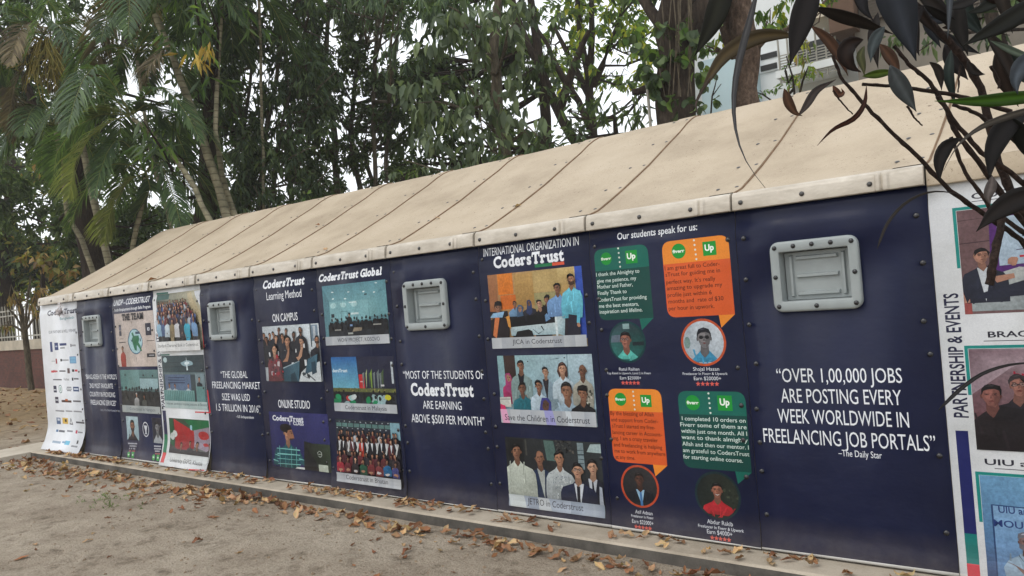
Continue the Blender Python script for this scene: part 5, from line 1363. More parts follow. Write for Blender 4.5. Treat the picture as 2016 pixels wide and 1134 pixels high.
# ------------------------------------------------------------------ plants: leaf clouds, trunks, fronds
def unit(a): return a/np.maximum(1e-9, np.linalg.norm(a, axis=-1, keepdims=True))
def leaf_arrays(pos, dirn, nrm, L, Wd, cols, shape='simple', curl=.25):
    """pos,dirn,nrm (n,3); L, Wd (n,) -> V, F(tri/quad), C"""
    n = len(pos)
    dirn = unit(dirn); side = unit(np.cross(dirn, nrm)); nn = np.cross(side, dirn)
    if shape == 'simple':
        L_ = L[:, None]; W_ = Wd[:, None]
        base = pos; tip = pos+dirn*L_-nn*L_*curl*.5
        mid = pos+dirn*L_*.45
        l = mid+side*W_*.5+nn*W_*.22; r = mid-side*W_*.5+nn*W_*.22
        V = np.stack([base, l, tip, r], 1).reshape(-1, 3)
        i = np.arange(n)[:, None]*4
        F = np.concatenate([i+np.array([[0, 2, 1]]), i+np.array([[0, 3, 2]])], 1).reshape(-1, 3)
        C = np.repeat(cols, 4, 0)
        return V, F, C
    st = np.array([0, .18, .42, .68, .88, 1.0]); wp = np.array([.05, .62, 1.0, .78, .36, .02])
    if shape == 'round': wp = np.array([.05, .8, 1.0, .95, .6, .05])
    rows = []
    for t, w in zip(st, wp):
        cpos = pos+dirn*(L*t)[:, None]-nn*(L*curl*t*t)[:, None]
        rows.append(np.stack([cpos+side*(Wd*w*.5)[:, None]+nn*(Wd*w*.16)[:, None], cpos, cpos-side*(Wd*w*.5)[:, None]+nn*(Wd*w*.16)[:, None]], 1))
    k = len(st)
    V = np.stack(rows, 1).reshape(-1, 3)
    i = np.arange(n)[:, None]*(k*3)
    fl = []
    for a in range(k-1):
        for b_ in range(2):
            q = a*3+b_
            fl.append(i+np.array([[q, q+1, q+4, q+3]]))
    F = np.stack(fl, 1).reshape(-1, 4)
    C = np.repeat(cols, k*3, 0).reshape(n, k, 3, -1).copy()
    C[:, :, 1, :3] *= 1.12
    return V, F, C.reshape(n*k*3, -1)

DENS = 7.0
PAL = {
    'dark': [c(40, 52, 34), c(54, 68, 44), c(66, 80, 54), c(48, 62, 46), c(78, 92, 62)],
    'blue': [c(52, 66, 54), c(70, 84, 70), c(88, 102, 84), c(60, 76, 64)],
    'grey': [c(62, 72, 60), c(76, 86, 74), c(104, 114, 98), c(52, 62, 50), c(72, 82, 66)],
    'mid': [c(60, 84, 40), c(78, 102, 52), c(94, 116, 60), c(70, 90, 50)],
    'yellow': [c(110, 124, 44), c(136, 144, 52), c(160, 156, 62), c(92, 112, 48), c(84, 100, 48)],
    'olive': [c(92, 92, 50), c(112, 106, 56), c(126, 118, 66), c(84, 88, 48), c(118, 92, 52)],
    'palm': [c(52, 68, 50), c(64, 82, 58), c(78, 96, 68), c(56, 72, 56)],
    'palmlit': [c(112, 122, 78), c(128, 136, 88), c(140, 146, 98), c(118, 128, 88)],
    'dry': [c(140, 118, 84), c(160, 136, 98), c(122, 100, 72)],
    'gold': [c(176, 150, 70), c(160, 134, 62), c(186, 164, 92)],
    'dryfrond': [c(112, 102, 80), c(128, 116, 90), c(98, 88, 70)],
    'flower': [c(146, 136, 74), c(166, 152, 84), c(126, 122, 66)],
}
def pick(pal, n, k=.2):
    P_ = np.array([q[:3] for q in PAL[pal]])
    col = P_[rng.integers(0, len(P_), n)]*rng.uniform(1-k, 1+k, (n, 1))
    if pal not in ('dry', 'gold', 'palmlit', 'dryfrond'): col = col*1.36*np.array([1.0, 1.02, .86])+np.array([.008, .011, .008])  # leaf colours lifted and flattened to paint in the pale haze over the trees
    return np.concatenate([col, np.ones((n, 1))], 1)

def cloud(blobs, dens, L, Wd, pal, droop=.4, cluster=7, shape='simple', flat=.75, mix=None, curl=.25, spread=1.5):
    """leaves gathered in sprays inside the blobs: blobs = (centre xyz, radius)"""
    Vs, Fs, Cs, base = [], [], [], 0
    for ctr, r in blobs:
        n = max(6, int(DENS*dens*(r/L)**2))
        ns = max(2, n//cluster)
        d = unit(rng.normal(size=(ns, 3))); rad = r*rng.random(ns)**(1/2.2)
        sp = ctr+d*rad[:, None]*np.array([1, 1, flat])
        idx = np.repeat(np.arange(ns), cluster)
        m = len(idx)
        ax = unit(d*np.array([1, 1, .35])+rng.normal(scale=.5, size=(ns, 3)))[idx]
        pos = sp[idx]+ax*(rng.random(m)*L*spread-L*.7)[:, None]+rng.normal(scale=L*.12, size=(m, 3))
        dirn = unit(ax*.6+rng.normal(scale=.75, size=(m, 3))+np.array([0, 0, -droop*2]))
        nrm = unit(rng.normal(scale=.55, size=(m, 3))+np.array([0, 0, 1.0])+ax*.3)
        Ls = L*rng.uniform(.65, 1.25, m); Ws = Wd*rng.uniform(.7, 1.2, m)
        cols = pick(pal, m)
        cols[:, :3] *= rng.uniform(.8, 1.2, ns)[idx][:, None]
        if mix:
            k = rng.random(m) < mix[1]; cols[k] = pick(mix[0], int(k.sum()))
        V, F, C = leaf_arrays(pos, dirn, nrm, Ls, Ws, cols, shape, curl)
        Vs.append(V); Fs.append(F+base); Cs.append(C); base += len(V)
    return np.concatenate(Vs), np.concatenate(Fs), np.concatenate(Cs)

def ground_at(p, q):
    """where the line from q (upper) through p (lower) meets the ground, kept near p"""
    p = np.array(p); q = np.array(q)
    d = p-q; d = d/np.linalg.norm(d)
    d = np.array([d[0]*.6, d[1]*.6, min(d[2], -.6)])
    t = (GZ-.05-p[2])/d[2]
    return p+d*t
def tree(name, label, cat, trunks, blobs, leaf, bark, group=None, limbs=.5, crown_name='crown', leafmat=None, to_ground=True, extra=None):
    """trunks: list of ([xyz...bottom to top], [radii]); blobs: list of (xyz, r)"""
    t0 = [np.array(p) for p in trunks[0][0]]
    root = ground_at(t0[0], t0[1]) if to_ground else t0[0]
    o = thing(name, label, cat, (root[0], root[1], GZ), group)
    mb = MB()
    allp = []
    for k, (pts, rad) in enumerate(trunks):
        pts = [np.array(p) for p in pts]; rad = list(rad)
        if to_ground and pts[0][2] > .3 and (k == 0 or pts[0][2] < 4.2 and rad[0] > .03 and k < 9 and len(pts) > 1 and not (k and np.min([np.linalg.norm(pts[0]-q) for q in allp]) < .5)):
            pts = [ground_at(pts[0], pts[1])]+pts; rad = [rad[0]*1.12]+rad
        # subdivide with a little wander
        pp, rr_ = [], []
        for (a, b_), (ra, rb) in zip(zip(pts, pts[1:]), zip(rad, rad[1:])):
            m_ = max(2, int(np.linalg.norm(b_-a)/.45))
            for i in range(m_):
                t = i/m_; w = ra*.22
                pp.append(a+(b_-a)*t+rng.normal(scale=w, size=3)*(0 if (i == 0) else 1)*np.array([1, 1, .2])); rr_.append((ra+(rb-ra)*t)*rng.uniform(.93, 1.07))
        pp.append(pts[-1]); rr_.append(rad[-1])
        allp += pp
        mb.tube(pp, rr_, 10 if rad[0] > .12 else 7)
    cand = np.array(allp); 
    for ctr, r in blobs:
        if rng.random() > limbs: continue
        ctr = np.array(ctr)
        dd = np.linalg.norm(cand-ctr, axis=1)+np.maximum(0, cand[:, 2]-ctr[2])*1.5
        q = cand[np.argmin(dd)]
        if np.linalg.norm(q-ctr) > 5: continue
        mid = (q+ctr)/2+np.array([0, 0, -.1*np.linalg.norm(q-ctr)])+rng.normal(scale=.1, size=3)
        r0 = .022+.008*np.linalg.norm(q-ctr)
        mb.tube([q, mid, ctr, ctr+(ctr-mid)*.5+rng.normal(scale=.1, size=3)], [r0, r0*.7, r0*.45, .006], 5)
        for _ in range(2):
            e = ctr+unit(rng.normal(size=3))*r*.8
            mb.tube([mid, (mid+e)/2+rng.normal(scale=.08, size=3), e], [r0*.5, r0*.35, .004], 4)
    autosmooth(mb.build('trunk', bark, o), 60)
    if leaf:
        ls = leaf if isinstance(leaf, list) else [leaf]
        for i, kw in enumerate(ls):
            bl = kw.pop('blobs', blobs)
            V, F, C = cloud([(np.array(p), r) for p, r in bl], **kw)
            mesh_np(kw.get('nm', crown_name), V, F, leafmat or LEAF, o, C)
    return o

def frond_mesh(pts, leafL, leafW, pal, n=70, hang=.55, rachis=.016, stem=.12, fold=.55):
    """palm frond along a curve: midrib plus two rows of long leaflets"""
    pts = [np.array(p, float) for p in pts]
    # Catmull style resample
    P_ = np.array(pts); seg = np.linalg.norm(np.diff(P_, axis=0), axis=1); s = np.concatenate([[0], np.cumsum(seg)]); s /= s[-1]
    tt = np.linspace(0, 1, n)
    Q = np.stack([np.interp(tt, s, P_[:, i]) for i in range(3)], 1)
    for _ in range(4): Q[1:-1] = (Q[:-2]+2*Q[1:-1]+Q[2:])/4
    T = unit(np.gradient(Q, axis=0))
    up = np.array([0, 0, 1.0])
    S = np.cross(T, up); S = np.where(np.linalg.norm(S, axis=1, keepdims=True) < .15, np.array([[1., .3, 0]]), S); S = unit(S)
    for _ in range(6): S[1:-1] = unit(S[:-2]+S[1:-1]*2+S[2:])
    Nn = unit(np.cross(S, T))
    k = tt > stem
    q, t_, s_, n_ = Q[k], T[k], S[k], Nn[k]
    u = (tt[k]-stem)/(1-stem)
    Ls = leafL*np.clip(np.sin(np.pi*(u*.80+.16)), .2, 1)
    Vs, Fs, Cs = [], [], []; base = 0
    for sg in (-1, 1):
        d = unit(s_*sg*fold+t_*.55+n_*.25+rng.normal(scale=.07, size=q.shape))
        L = Ls*rng.uniform(.88, 1.1, len(q))
        m = len(q)
        side = unit(np.cross(d, n_))
        rows = []
        for f, w, h in ((0, .35, 0), (.35, 1, .10), (.7, .75, .42), (1.0, .04, .95)):
            ctr = q+d*(L*f)[:, None]+np.array([0, 0, -1])*(L*hang*h)[:, None]
            rows.append(np.stack([ctr+side*leafW*w*.5, ctr-side*leafW*w*.5], 1))
        V = np.stack(rows, 1).reshape(-1, 3)
        i = np.arange(m)[:, None]*8
        F = np.stack([i+np.array([[a*2, a*2+1, a*2+3, a*2+2]]) for a in range(3)], 1).reshape(-1, 4)
        cc = pick(pal, m, .14)
        Vs.append(V); Fs.append(F+base); Cs.append(np.repeat(cc, 8, 0)); base += len(V)
    V = np.concatenate(Vs); F = np.concatenate(Fs); C = np.concatenate(Cs)
    # midrib as a slim three sided tube
    rad = np.linspace(rachis, rachis*.25, n)
    ring = np.stack([Q+S*rad[:, None], Q-S*rad[:, None]*.6+Nn*rad[:, None]*.8, Q-S*rad[:, None]*.6-Nn*rad[:, None]*.8], 1).reshape(-1, 3)
    a = np.arange(n-1)[:, None]*3
    F2 = np.concatenate([np.stack([a[:, 0]+j, a[:, 0]+(j+1) % 3, a[:, 0]+3+(j+1) % 3, a[:, 0]+3+j], 1) for j in range(3)])
    cr = np.tile(np.array([[*(c(128, 132, 84) if pal != 'dryfrond' else c(120, 106, 84))[:3], 1]]), (len(ring), 1))
    return np.concatenate([V, ring]), np.concatenate([F, F2+len(V)]), np.concatenate([C, cr])
def add_frond(o, pts, leafL, leafW, pal='palm', label=None, **kw):
    V, F, C = frond_mesh(pts, leafL, leafW, 'dryfrond' if pal == 'dry' else pal, **kw)
    f = mesh_np('frond', V, F, DRYLEAF if pal == 'dry' else LEAF, o, C)
    if label: f['label'] = label
    return f
def arch(base, az, length, rise, drop, n=7):
    """curve of a frond leaving base at azimuth az (radians), rising then drooping"""
    out = []
    for i in range(n):
        t = i/(n-1); r = length*t*(1-.18*t)
        out.append(np.array(base)+np.array([math.cos(az)*r, math.sin(az)*r, rise*math.sin(min(1, t*1.6)*math.pi/2)-drop*t*t]))
    return out
def palm(label, trunks, crown, n, L, leafL, hand=(), group='palms behind the far end of the shelter', dry=0, seed=0, lw=.034, cr_pal='palm'):
    r = random.Random(seed)
    o = tree('palm', label, 'palm tree', [(p, [q*.64 for q in r_]) for p, r_ in trunks], [], None, BARK_PALM, group, 0)
    for pts, pal, ll in hand: add_frond(o, pts, ll, lw, pal, 'dry tan frond' if pal == 'dry' else None, hang=.42, fold=.8)
    for i in range(n):
        az = 2*math.pi*(i+r.uniform(-.3, .3))/n
        l = L*r.uniform(.8, 1.15)
        add_frond(o, arch(crown, az, l, l*r.uniform(.12, .5), l*r.uniform(.55, 1.0)), leafL*r.uniform(.85, 1.1), lw, 'dry' if r.random() < dry else cr_pal)
    return o

def B(px, py, rpx, dep):
    return (P(px, py, dep), rpx*dep/FPX)
def BY(px, py, rpx, Y, dy=0):
    p = A(px, py, Y+dy); dep = float((p-CAM)@FW)
    return (p, rpx*dep/FPX)
def scatter(n, x0, y0, x1, y1, r0, r1, fn, seed, keep=None):
    r = random.Random(seed); out = []
    for _ in range(n):
        x, y = r.uniform(x0, x1), r.uniform(y0, y1)
        if keep and not keep(x, y): continue
        out.append(fn(x, y, r.uniform(r0, r1), r))
    return out

# far back: a brick yard wall with railing, at the left
wl = thing('brick_wall', 'red brick yard wall with pale coping and metal railing, far behind at left', 'wall', (-20, 5, 0))
WY = 4.95
mb = MB(); mb.box((-46, WY, -.3), (-5.5, WY+.25, 1.12)); mb.build('brickwork', BRICK, wl)
COPE = simple('pale_coping_render', c(176, 168, 152), .9, .2, .2, 3)
mb = MB(); mb.box((-46, WY-.05, 1.122), (-5.5, WY+.3, 1.42)); mb.build('coping', COPE, wl)
RAIL = simple('pale_painted_metal', c(150, 148, 138), .5, .4, .2, 6)
mb = MB()
for zz in (1.52, 2.2, 2.36): mb.box((-46, WY+.10, zz), (-5.5, WY+.14, zz+.045))
for i in range(170): mb.box((-46+i*.24, WY+.105, 1.43), (-46+i*.24+.03, WY+.135, 2.55))
mb.build('railing', RAIL, wl)

# bare leaning tree in front of that wall
tp = [P(62, 768, 19), P(54, 700, 19), P(48, 650, 19), P(44, 610, 19), P(30, 570, 19)]
tk = [(tp, [.085, .075, .06, .04, .02])]
for e in ((10, 600), (70, 580), (80, 620), (22, 560), (60, 545), (90, 600), (4, 640)):
    tk.append(([P(48, 655, 19), P((48+e[0])/2, (640+e[1])/2, 18.9), P(e[0], e[1], 18.8), P(e[0]+random.uniform(-14, 14), e[1]+40, 18.7)], [.03, .025, .014, .006]))
tree('bare_tree', 'small half bare tree with drooping dead twigs in front of the brick wall', 'tree', tk,
     [B(30, 590, 26, 18.9), B(60, 580, 30, 19), B(78, 610, 20, 19), B(15, 640, 16, 19)], dict(dens=3.2, L=.26, Wd=.06, pal='dry', droop=1.0, mix=('olive', .3)), BARK_G, limbs=1)

# --- left: dark broadleaf with a thick trunk, palms in front of it
kp = lambda x, y: all(math.hypot(x-a, y-b_) > r_ for a, b_, r_ in ((112, 106, 84), (276, 166, 78), (240, 150, 50), (478, 204, 60), (350, 168, 46), (205, 365, 40), (300, 60, 40)))
tree('broadleaf_tree', 'dark thick trunked tree standing behind the leaning palms at left', 'tree',
     [([P(196, 540, 17.5), P(172, 440, 17.5), P(150, 330, 17.5), P(140, 200, 17.5), P(120, 60, 17.5)], [.34, .31, .28, .22, .14]), ([P(150, 330, 17.5), P(200, 220, 17.8), P(240, 90, 18)], [.16, .12, .06]), ([P(150, 340, 17.5), P(80, 240, 17.8), P(30, 120, 18)], [.16, .12, .06])],
     scatter(110, -60, -80, 420, 510, 36, 66, lambda x, y, q, r: B(x, y, q, r.uniform(18, 21)), 3, kp), dict(dens=4.2, L=.24, Wd=.09, pal='dark', droop=.3, mix=('blue', .3)), BARK_D, 'background trees')
tree('broadleaf_tree', 'shadowy small leaved tree above the brick wall at far left', 'tree', [([P(12, 640, 26), P(10, 480, 26), P(20, 300, 26), P(30, 100, 26), P(34, -60, 26)], [.24, .2, .15, .1, .03])],
     scatter(44, -120, 300, 200, 570, 40, 75, lambda x, y, q, r: B(x, y, q, r.uniform(25, 29)), 5), dict(dens=4.2, L=.3, Wd=.13, pal='dark', droop=.25, mix=('olive', .2)), BARK_D, 'background trees')
tree('shrub', 'yellow green shrub growing over the brick wall beside the shelter end', 'shrub', [([P(70, 640, 26.5), P(66, 580, 26.5)], [.1, .06])],
     [B(20, 560, 34, 26.4), B(66, 560, 30, 26.5), B(104, 545, 26, 26.5), B(-40, 560, 40, 26.4), B(8, 520, 26, 27)], dict(dens=3.4, L=.34, Wd=.16, pal='yellow', droop=.2, mix=('olive', .5)), BARK_D)
tree('shrub', 'reddish brown withering creeper mass beside the dark thick trunk', 'shrub', [([P(84, 600, 24), P(84, 540, 24)], [.1, .06])],
     [B(84, 520, 30, 24), B(60, 505, 26, 24), B(104, 500, 26, 24), B(126, 540, 26, 24)], dict(dens=2.6, L=.3, Wd=.14, pal='olive', droop=.5, mix=('dry', .35)), BARK_D)

# palms
pA = palm('palm with the longest leaning pale trunk and a dry frond near its top', [([P(447, 430, 13.2), P(410, 310, 13.3), P(372, 200, 13.4), P(340, 110, 13.5), P(306, 30, 13.6)], [.125, .115, .105, .098, .09])], P(300, -24, 13.9), 9, 2.3, .6,
     [([P(340, 84, 13.4), P(318, 100, 13.2), P(296, 130, 13), P(276, 176, 12.9)], 'dry', .5)], seed=2, dry=.2)
pB = palm('slimmer palm trunk standing close beside the longest leaning one', [([P(462, 424, 13.5), P(436, 340, 13.6), P(424, 260, 13.7), P(430, 120, 13.8), P(436, -20, 13.8)], [.085, .075, .07, .06, .055])], P(438, -40, 13.8), 8, 2.0, .55, seed=4)
pC = palm('palm with bright green arching fronds right above the shelter end', [([P(412, 432, 12.2), P(384, 370, 12.4), P(340, 306, 12.6), P(300, 262, 12.8), P(262, 234, 13)], [.075, .07, .066, .062, .06])], P(256, 226, 13), 7, 1.9, .5,
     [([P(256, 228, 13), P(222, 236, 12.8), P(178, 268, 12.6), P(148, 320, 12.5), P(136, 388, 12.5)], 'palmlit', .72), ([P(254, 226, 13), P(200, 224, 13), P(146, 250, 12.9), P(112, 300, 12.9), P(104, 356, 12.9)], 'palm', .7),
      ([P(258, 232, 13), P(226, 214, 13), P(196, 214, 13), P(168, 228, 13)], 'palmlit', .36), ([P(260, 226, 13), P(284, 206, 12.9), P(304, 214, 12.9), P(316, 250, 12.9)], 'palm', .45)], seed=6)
pD = palm('short palm whose low fronds droop just over the ridge end', [([P(262, 480, 13.6), P(276, 420, 13.6), P(286, 350, 13.6)], [.07, .065, .06])], P(288, 338, 13.6), 6, 1.7, .45,
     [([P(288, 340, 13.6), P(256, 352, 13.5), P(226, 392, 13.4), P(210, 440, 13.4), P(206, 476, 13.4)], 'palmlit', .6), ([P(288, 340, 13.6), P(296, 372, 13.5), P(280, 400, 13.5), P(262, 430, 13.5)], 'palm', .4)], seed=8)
pE = palm('upper left palm with yellow flower sprays under its crown', [([P(214, 520, 15.5), P(186, 400, 15.5), P(144, 230, 15.5), P(112, 150, 15.5), P(92, 92, 15.5)], [.12, .11, .10, .09, .085])], P(86, 66, 15.5), 9, 2.0, .55,
     [([P(84, 70, 15.4), P(56, 110, 15.2), P(28, 170, 15), P(14, 250, 15)], 'dry', .5), ([P(88, 66, 15.4), P(140, 70, 15.2), P(196, 110, 15), P(236, 190, 15)], 'palm', .6), ([P(84, 66, 15.4), P(40, 60, 15.2), P(6, 120, 15), P(-14, 200, 15)], 'palm', .6)], seed=9, dry=.2)
mb = MB()
for k in range(60):
    b_ = P(88, 84, 15.3); e = P(random.choice([random.uniform(40, 80), random.uniform(90, 130)]), random.uniform(95, 165), 15.1+random.uniform(-.3, .3))
    mid = (b_*.55+e*.45)+np.array([0, 0, .18])
    mb.tube([b_, mid, e], [.014, .012, .006], 4, 0, random.choice(PAL['flower']))
    for _ in range(3):
        f = e+rng.normal(scale=.16, size=3)-np.array([0, 0, .12]); mb.tube([(mid+e)/2, e*.4+f*.6, f], [.010, .009, .005], 4, 0, random.choice(PAL['flower']))
mb.build('flower_spray', DRYLEAF, pE)
pF = palm('thin palm trunk bending past the thick dark trunk at left', [([P(182, 532, 16), P(160, 470, 16), P(132, 425, 16), P(122, 330, 16), P(110, 260, 16)], [.085, .08, .075, .07, .065])], P(104, 246, 16), 8, 1.8, .5, seed=12)
pG = palm('thin straight palm trunk just left of the ridge corner', [([P(338, 452, 14.2), P(318, 380, 14.3), P(298, 310, 14.4), P(280, 200, 14.5), P(270, 120, 14.6)], [.06, .058, .055, .05, .05])], P(268, 104, 14.6), 8, 1.7, .5, seed=15)
pH = palm('upper left corner palm cut by the photo edge', [([P(-30, 560, 16), P(-36, 300, 16), P(-26, 60, 16)], [.12, .11, .1])], P(-24, 20, 16), 9, 2.7, .62,
     [([P(-20, 20, 16), P(30, 30, 15.6), P(60, 80, 15.3), P(70, 140, 15.2)], 'palm', .6), ([P(-30, 190, 15.6), P(10, 170, 15.3), P(30, 210, 15.2), P(24, 280, 15.2)], 'dry', .45)], seed=17)
pI = palm('palm at the top middle left showing only hanging fronds', [([P(520, 410, 15), P(516, 260, 15), P(512, 60, 15), P(506, -90, 15)], [.05, .048, .045, .04])], P(505, -110, 15), 9, 2.5, .6, seed=21)

# --- centre left
tree('broadleaf_tree', 'mango like tree with long narrow leaves and one yellowed spray beside the palms', 'tree',
     [([P(402, 440, 15.6), P(412, 330, 15.6), P(418, 210, 15.6), P(400, 90, 15.4), P(392, -20, 15.2)], [.22, .2, .18, .12, .06])],
     [B(*q) for q in ((350, 60, 38, 12.8), (390, 40, 44, 12.6), (430, 60, 40, 12.7), (372, 96, 26, 12.6), (470, 30, 44, 13), (420, 10, 46, 13), (350, -20, 60, 13.4), (450, -40, 60, 13.4), (300, -40, 60, 14), (408, 130, 30, 13.2), (440, 150, 34, 14.5), (390, 180, 36, 15), (440, 220, 40, 15.4), (400, 260, 34, 15.6), (370, 320, 34, 15.8), (296, 270, 30, 12.4), (318, 292, 26, 12.3), (280, 300, 26, 12.6), (340, 270, 30, 13), (350, 230, 30, 13.1), (460, 330, 40, 15.6), (480, 250, 40, 15.6))],
     [dict(dens=2.6, L=.34, Wd=.065, pal='mid', droop=.55, cluster=9, mix=('blue', .45)), dict(dens=3.4, L=.26, Wd=.05, pal='gold', droop=.9, cluster=8, blobs=[B(392, 112, 13, 12.3), B(406, 94, 9, 12.3)])], BARK_D, 'background trees')
gaps = [(545, 150, 30), (560, 215, 22), (520, 130, 18), (480, 200, 14), (660, 330, 30), (710, 370, 26), (745, 320, 26), (655, 75, 26), (640, 270, 16), (690, 200, 20), (770, 60, 14)]
nog = lambda x, y: all(math.hypot(x-a, y-b_) > r_ for a, b_, r_ in gaps)
tree('broadleaf_tree', 'cluster of slender dark stems with narrow dark leaves between palms and open sky', 'tree',
     [([P(512, 420, 15.8), P(520, 280, 15.8), P(545, 150, 15.8), P(560, -20, 15.8)], [.06, .055, .045, .03]), ([P(536, 400, 16), P(545, 300, 16), P(560, 220, 16), P(600, 60, 16)], [.05, .045, .04, .03]), ([P(575, 400, 16.2), P(570, 250, 16.2), P(560, 90, 16.2)], [.06, .05, .035]), ([P(492, 410, 16), P(480, 260, 16), P(500, 90, 16)], [.05, .04, .03])],
     scatter(240, 420, -80, 640, 430, 22, 40, lambda x, y, q, r: B(x, y, q, r.uniform(14.8, 17)), 11, nog), dict(dens=3.2, L=.22, Wd=.06, pal='dark', droop=.7, cluster=8, mix=('blue', .4)), BARK_G, 'background trees')
tree('broadleaf_tree', 'airy small leaved tree with forked thin trunks against the white sky', 'tree',
     [([P(664, 400, 18), P(660, 280, 18), P(640, 140, 18), P(650, -20, 18)], [.085, .075, .06, .035]), ([P(712, 380, 18), P(690, 260, 18), P(700, 150, 18), P(720, 10, 18)], [.07, .06, .05, .03]), ([P(738, 370, 18.2), P(716, 300, 18.2), P(690, 250, 18.1)], [.055, .045, .035]), ([P(610, 400, 18), P(606, 260, 18), P(616, 100, 18)], [.05, .045, .035])],
     scatter(240, 590, -60, 800, 430, 18, 32, lambda x, y, q, r: B(x, y, q, r.uniform(16.5, 19)), 13, nog), dict(dens=3.0, L=.17, Wd=.075, pal='dark', droop=.3, cluster=8, mix=('grey', .2)), BARK_G, 'background trees')
tree('bamboo', 'feathery bamboo like sprays hanging from the top edge above the open sky', 'bamboo',
     [([P(740, 380, 17), P(735, 200, 17), P(745, 40, 17), P(760, -120, 17)], [.05, .05, .045, .04]), ([P(760, 360, 17.2), P(770, 180, 17.2), P(790, 0, 17.2)], [.05, .045, .04])],
     [BY(*q) for q in ((700, -10, 50, 5.6), (760, 10, 50, 5.6), (800, 60, 40, 5.6), (830, 20, 50, 5.7), (770, 90, 30, 5.6), (880, 0, 50, 5.6), (640, -20, 50, 6), (930, 20, 40, 5.8), (860, 70, 34, 5.8), (790, 130, 24, 5.6))],
     dict(dens=3.2, L=.27, Wd=.04, pal='blue', droop=1.1, cluster=10), BARK_G)
# --- centre: big drooping leaves
tree('broadleaf_tree', 'tree with large drooping grey green leaves over the middle of the ridge', 'tree',
     [([A(1000, 330, 6.2), A(986, 250, 6.2), A(978, 150, 6.2), A(975, 60, 6.2), A(990, -60, 6.2)], [.12, .11, .1, .08, .05])],
     [BY(*q) for q in ((790, 170, 26, 5.0), (830, 160, 28, 5.0), (810, 215, 26, 5.0), (860, 200, 34, 5.1), (900, 230, 36, 5.2), (850, 255, 30, 5.0), (930, 180, 30, 5.1), (880, 280, 30, 5.0), (950, 270, 34, 5.3), (1000, 220, 34, 5.4), (1010, 170, 28, 5.4), (960, 210, 30, 5.2), (930, 310, 28, 5.0), (880, 330, 26, 4.9), (1040, 250, 30, 5.4),
                          (960, 30, 34, 5.2), (1000, 60, 30, 5.2), (930, 70, 30, 5.2), (880, 50, 30, 5.2), (1010, 10, 34, 5.4), (850, 90, 24, 5.2), (950, 100, 26, 5.4), (1020, 110, 24, 5.6), (900, 20, 34, 5.4), (845, 330, 20, 4.9), (980, 310, 26, 5.2))],
     dict(dens=3.6, L=.25, Wd=.105, pal='grey', droop=1.0, cluster=5, shape='big', curl=.3), BARK_G, 'background trees')
tree('broadleaf_tree', 'dense dark crown filling the sky behind the large drooping leaves', 'tree',
     [([A(1085, 330, 8), A(1070, 180, 8), A(1050, 40, 8), A(1040, -80, 8)], [.11, .1, .08, .05])],
     scatter(80, 790, -80, 1070, 350, 34, 56, lambda x, y, q, r: BY(x, y, q, r.uniform(7.4, 9.4)), 19, lambda x, y: not (x < 840 and 90 < y < 320 and False) and math.hypot(x-790, y-60) > 60), dict(dens=3.6, L=.3, Wd=.1, pal='dark', droop=.6, cluster=8), BARK_D, 'background trees')
tree('broadleaf_tree', 'leaning thick brown limbed tree right of the large drooping leaves', 'tree',
     [([A(1150, 300, 6.6), A(1110, 240, 6.6), A(1076, 165, 6.6), A(1040, 90, 6.6), A(1012, 20, 6.6), A(1000, -60, 6.6)], [.09, .085, .08, .07, .06, .05]), ([A(1180, 290, 6.9), A(1140, 200, 6.9), A(1090, 120, 6.9), A(1060, 60, 6.9)], [.07, .06, .05, .03]), ([A(1100, 220, 6.6), A(1130, 130, 6.7), A(1160, 60, 6.8)], [.1, .07, .04])],
     [BY(*q) for q in ((1040, 130, 26, 6.4), (1075, 110, 28, 6.4), (1060, 180, 26, 6.3), (1100, 190, 26, 6.4), (1020, 60, 26, 6.3), (1120, 110, 20, 6.4), (1150, 200, 24, 6.4), (1100, 30, 30, 7), (1060, 20, 30, 7), (1130, 260, 30, 6.4), (1090, 280, 26, 6.2), (1050, 300, 26, 6), (1160, 240, 26, 6.6))], dict(dens=2.8, L=.2, Wd=.085, pal='dark', droop=.5, cluster=7, mix=('grey', .3)), BARK_R, 'background trees')
g2 = [(1110, 70, 20), (1125, 130, 24), (1190, 120, 20), (1235, 135, 24), (1205, 60, 10)]
tree('broadleaf_tree', 'sunlit yellow green tree with upright forked limbs left of the thick trunk', 'tree',
     [([A(1168, 250, 11), A(1160, 150, 11), A(1142, 60, 11), A(1134, -40, 11)], [.10, .09, .07, .05]), ([A(1160, 150, 11), A(1166, 70, 11), A(1164, -40, 11)], [.09, .075, .05]), ([A(1166, 200, 11), A(1120, 110, 11), A(1090, 50, 11)], [.09, .07, .04]), ([A(1166, 170, 11), A(1200, 90, 11), A(1230, 10, 11)], [.09, .07, .04])],
     scatter(95, 1075, -80, 1300, 170, 16, 30, lambda x, y, q, r: BY(x, y, q, r.uniform(10, 12.5)), 23, lambda x, y: all(math.hypot(x-a, y-b_) > r_ for a, b_, r_ in g2)), dict(dens=2.7, L=.24, Wd=.095, pal='yellow', droop=.5, cluster=8, mix=('mid', .45)), BARK_R, 'background trees')
tree('shrub', 'dark bushy shrub with pointed leaves peeking over the ridge left of the thick trunk', 'shrub', [([A(1215, 300, 5.6), A(1210, 230, 5.6)], [.05, .03])],
     [BY(*q) for q in ((1120, 230, 26, 5.4), (1160, 210, 30, 5.6), (1200, 190, 32, 5.6), (1240, 180, 32, 5.7), (1180, 250, 30, 5.3), (1230, 230, 34, 5.4), (1270, 215, 26, 5.5), (1140, 265, 26, 5.2), (1090, 275, 24, 5.1), (1260, 255, 24, 5.2), (1040, 290, 20, 5), (1000, 310, 20, 4.95))],
     dict(dens=3.8, L=.26, Wd=.05, pal='dark', droop=.5, cluster=9), BARK_D)
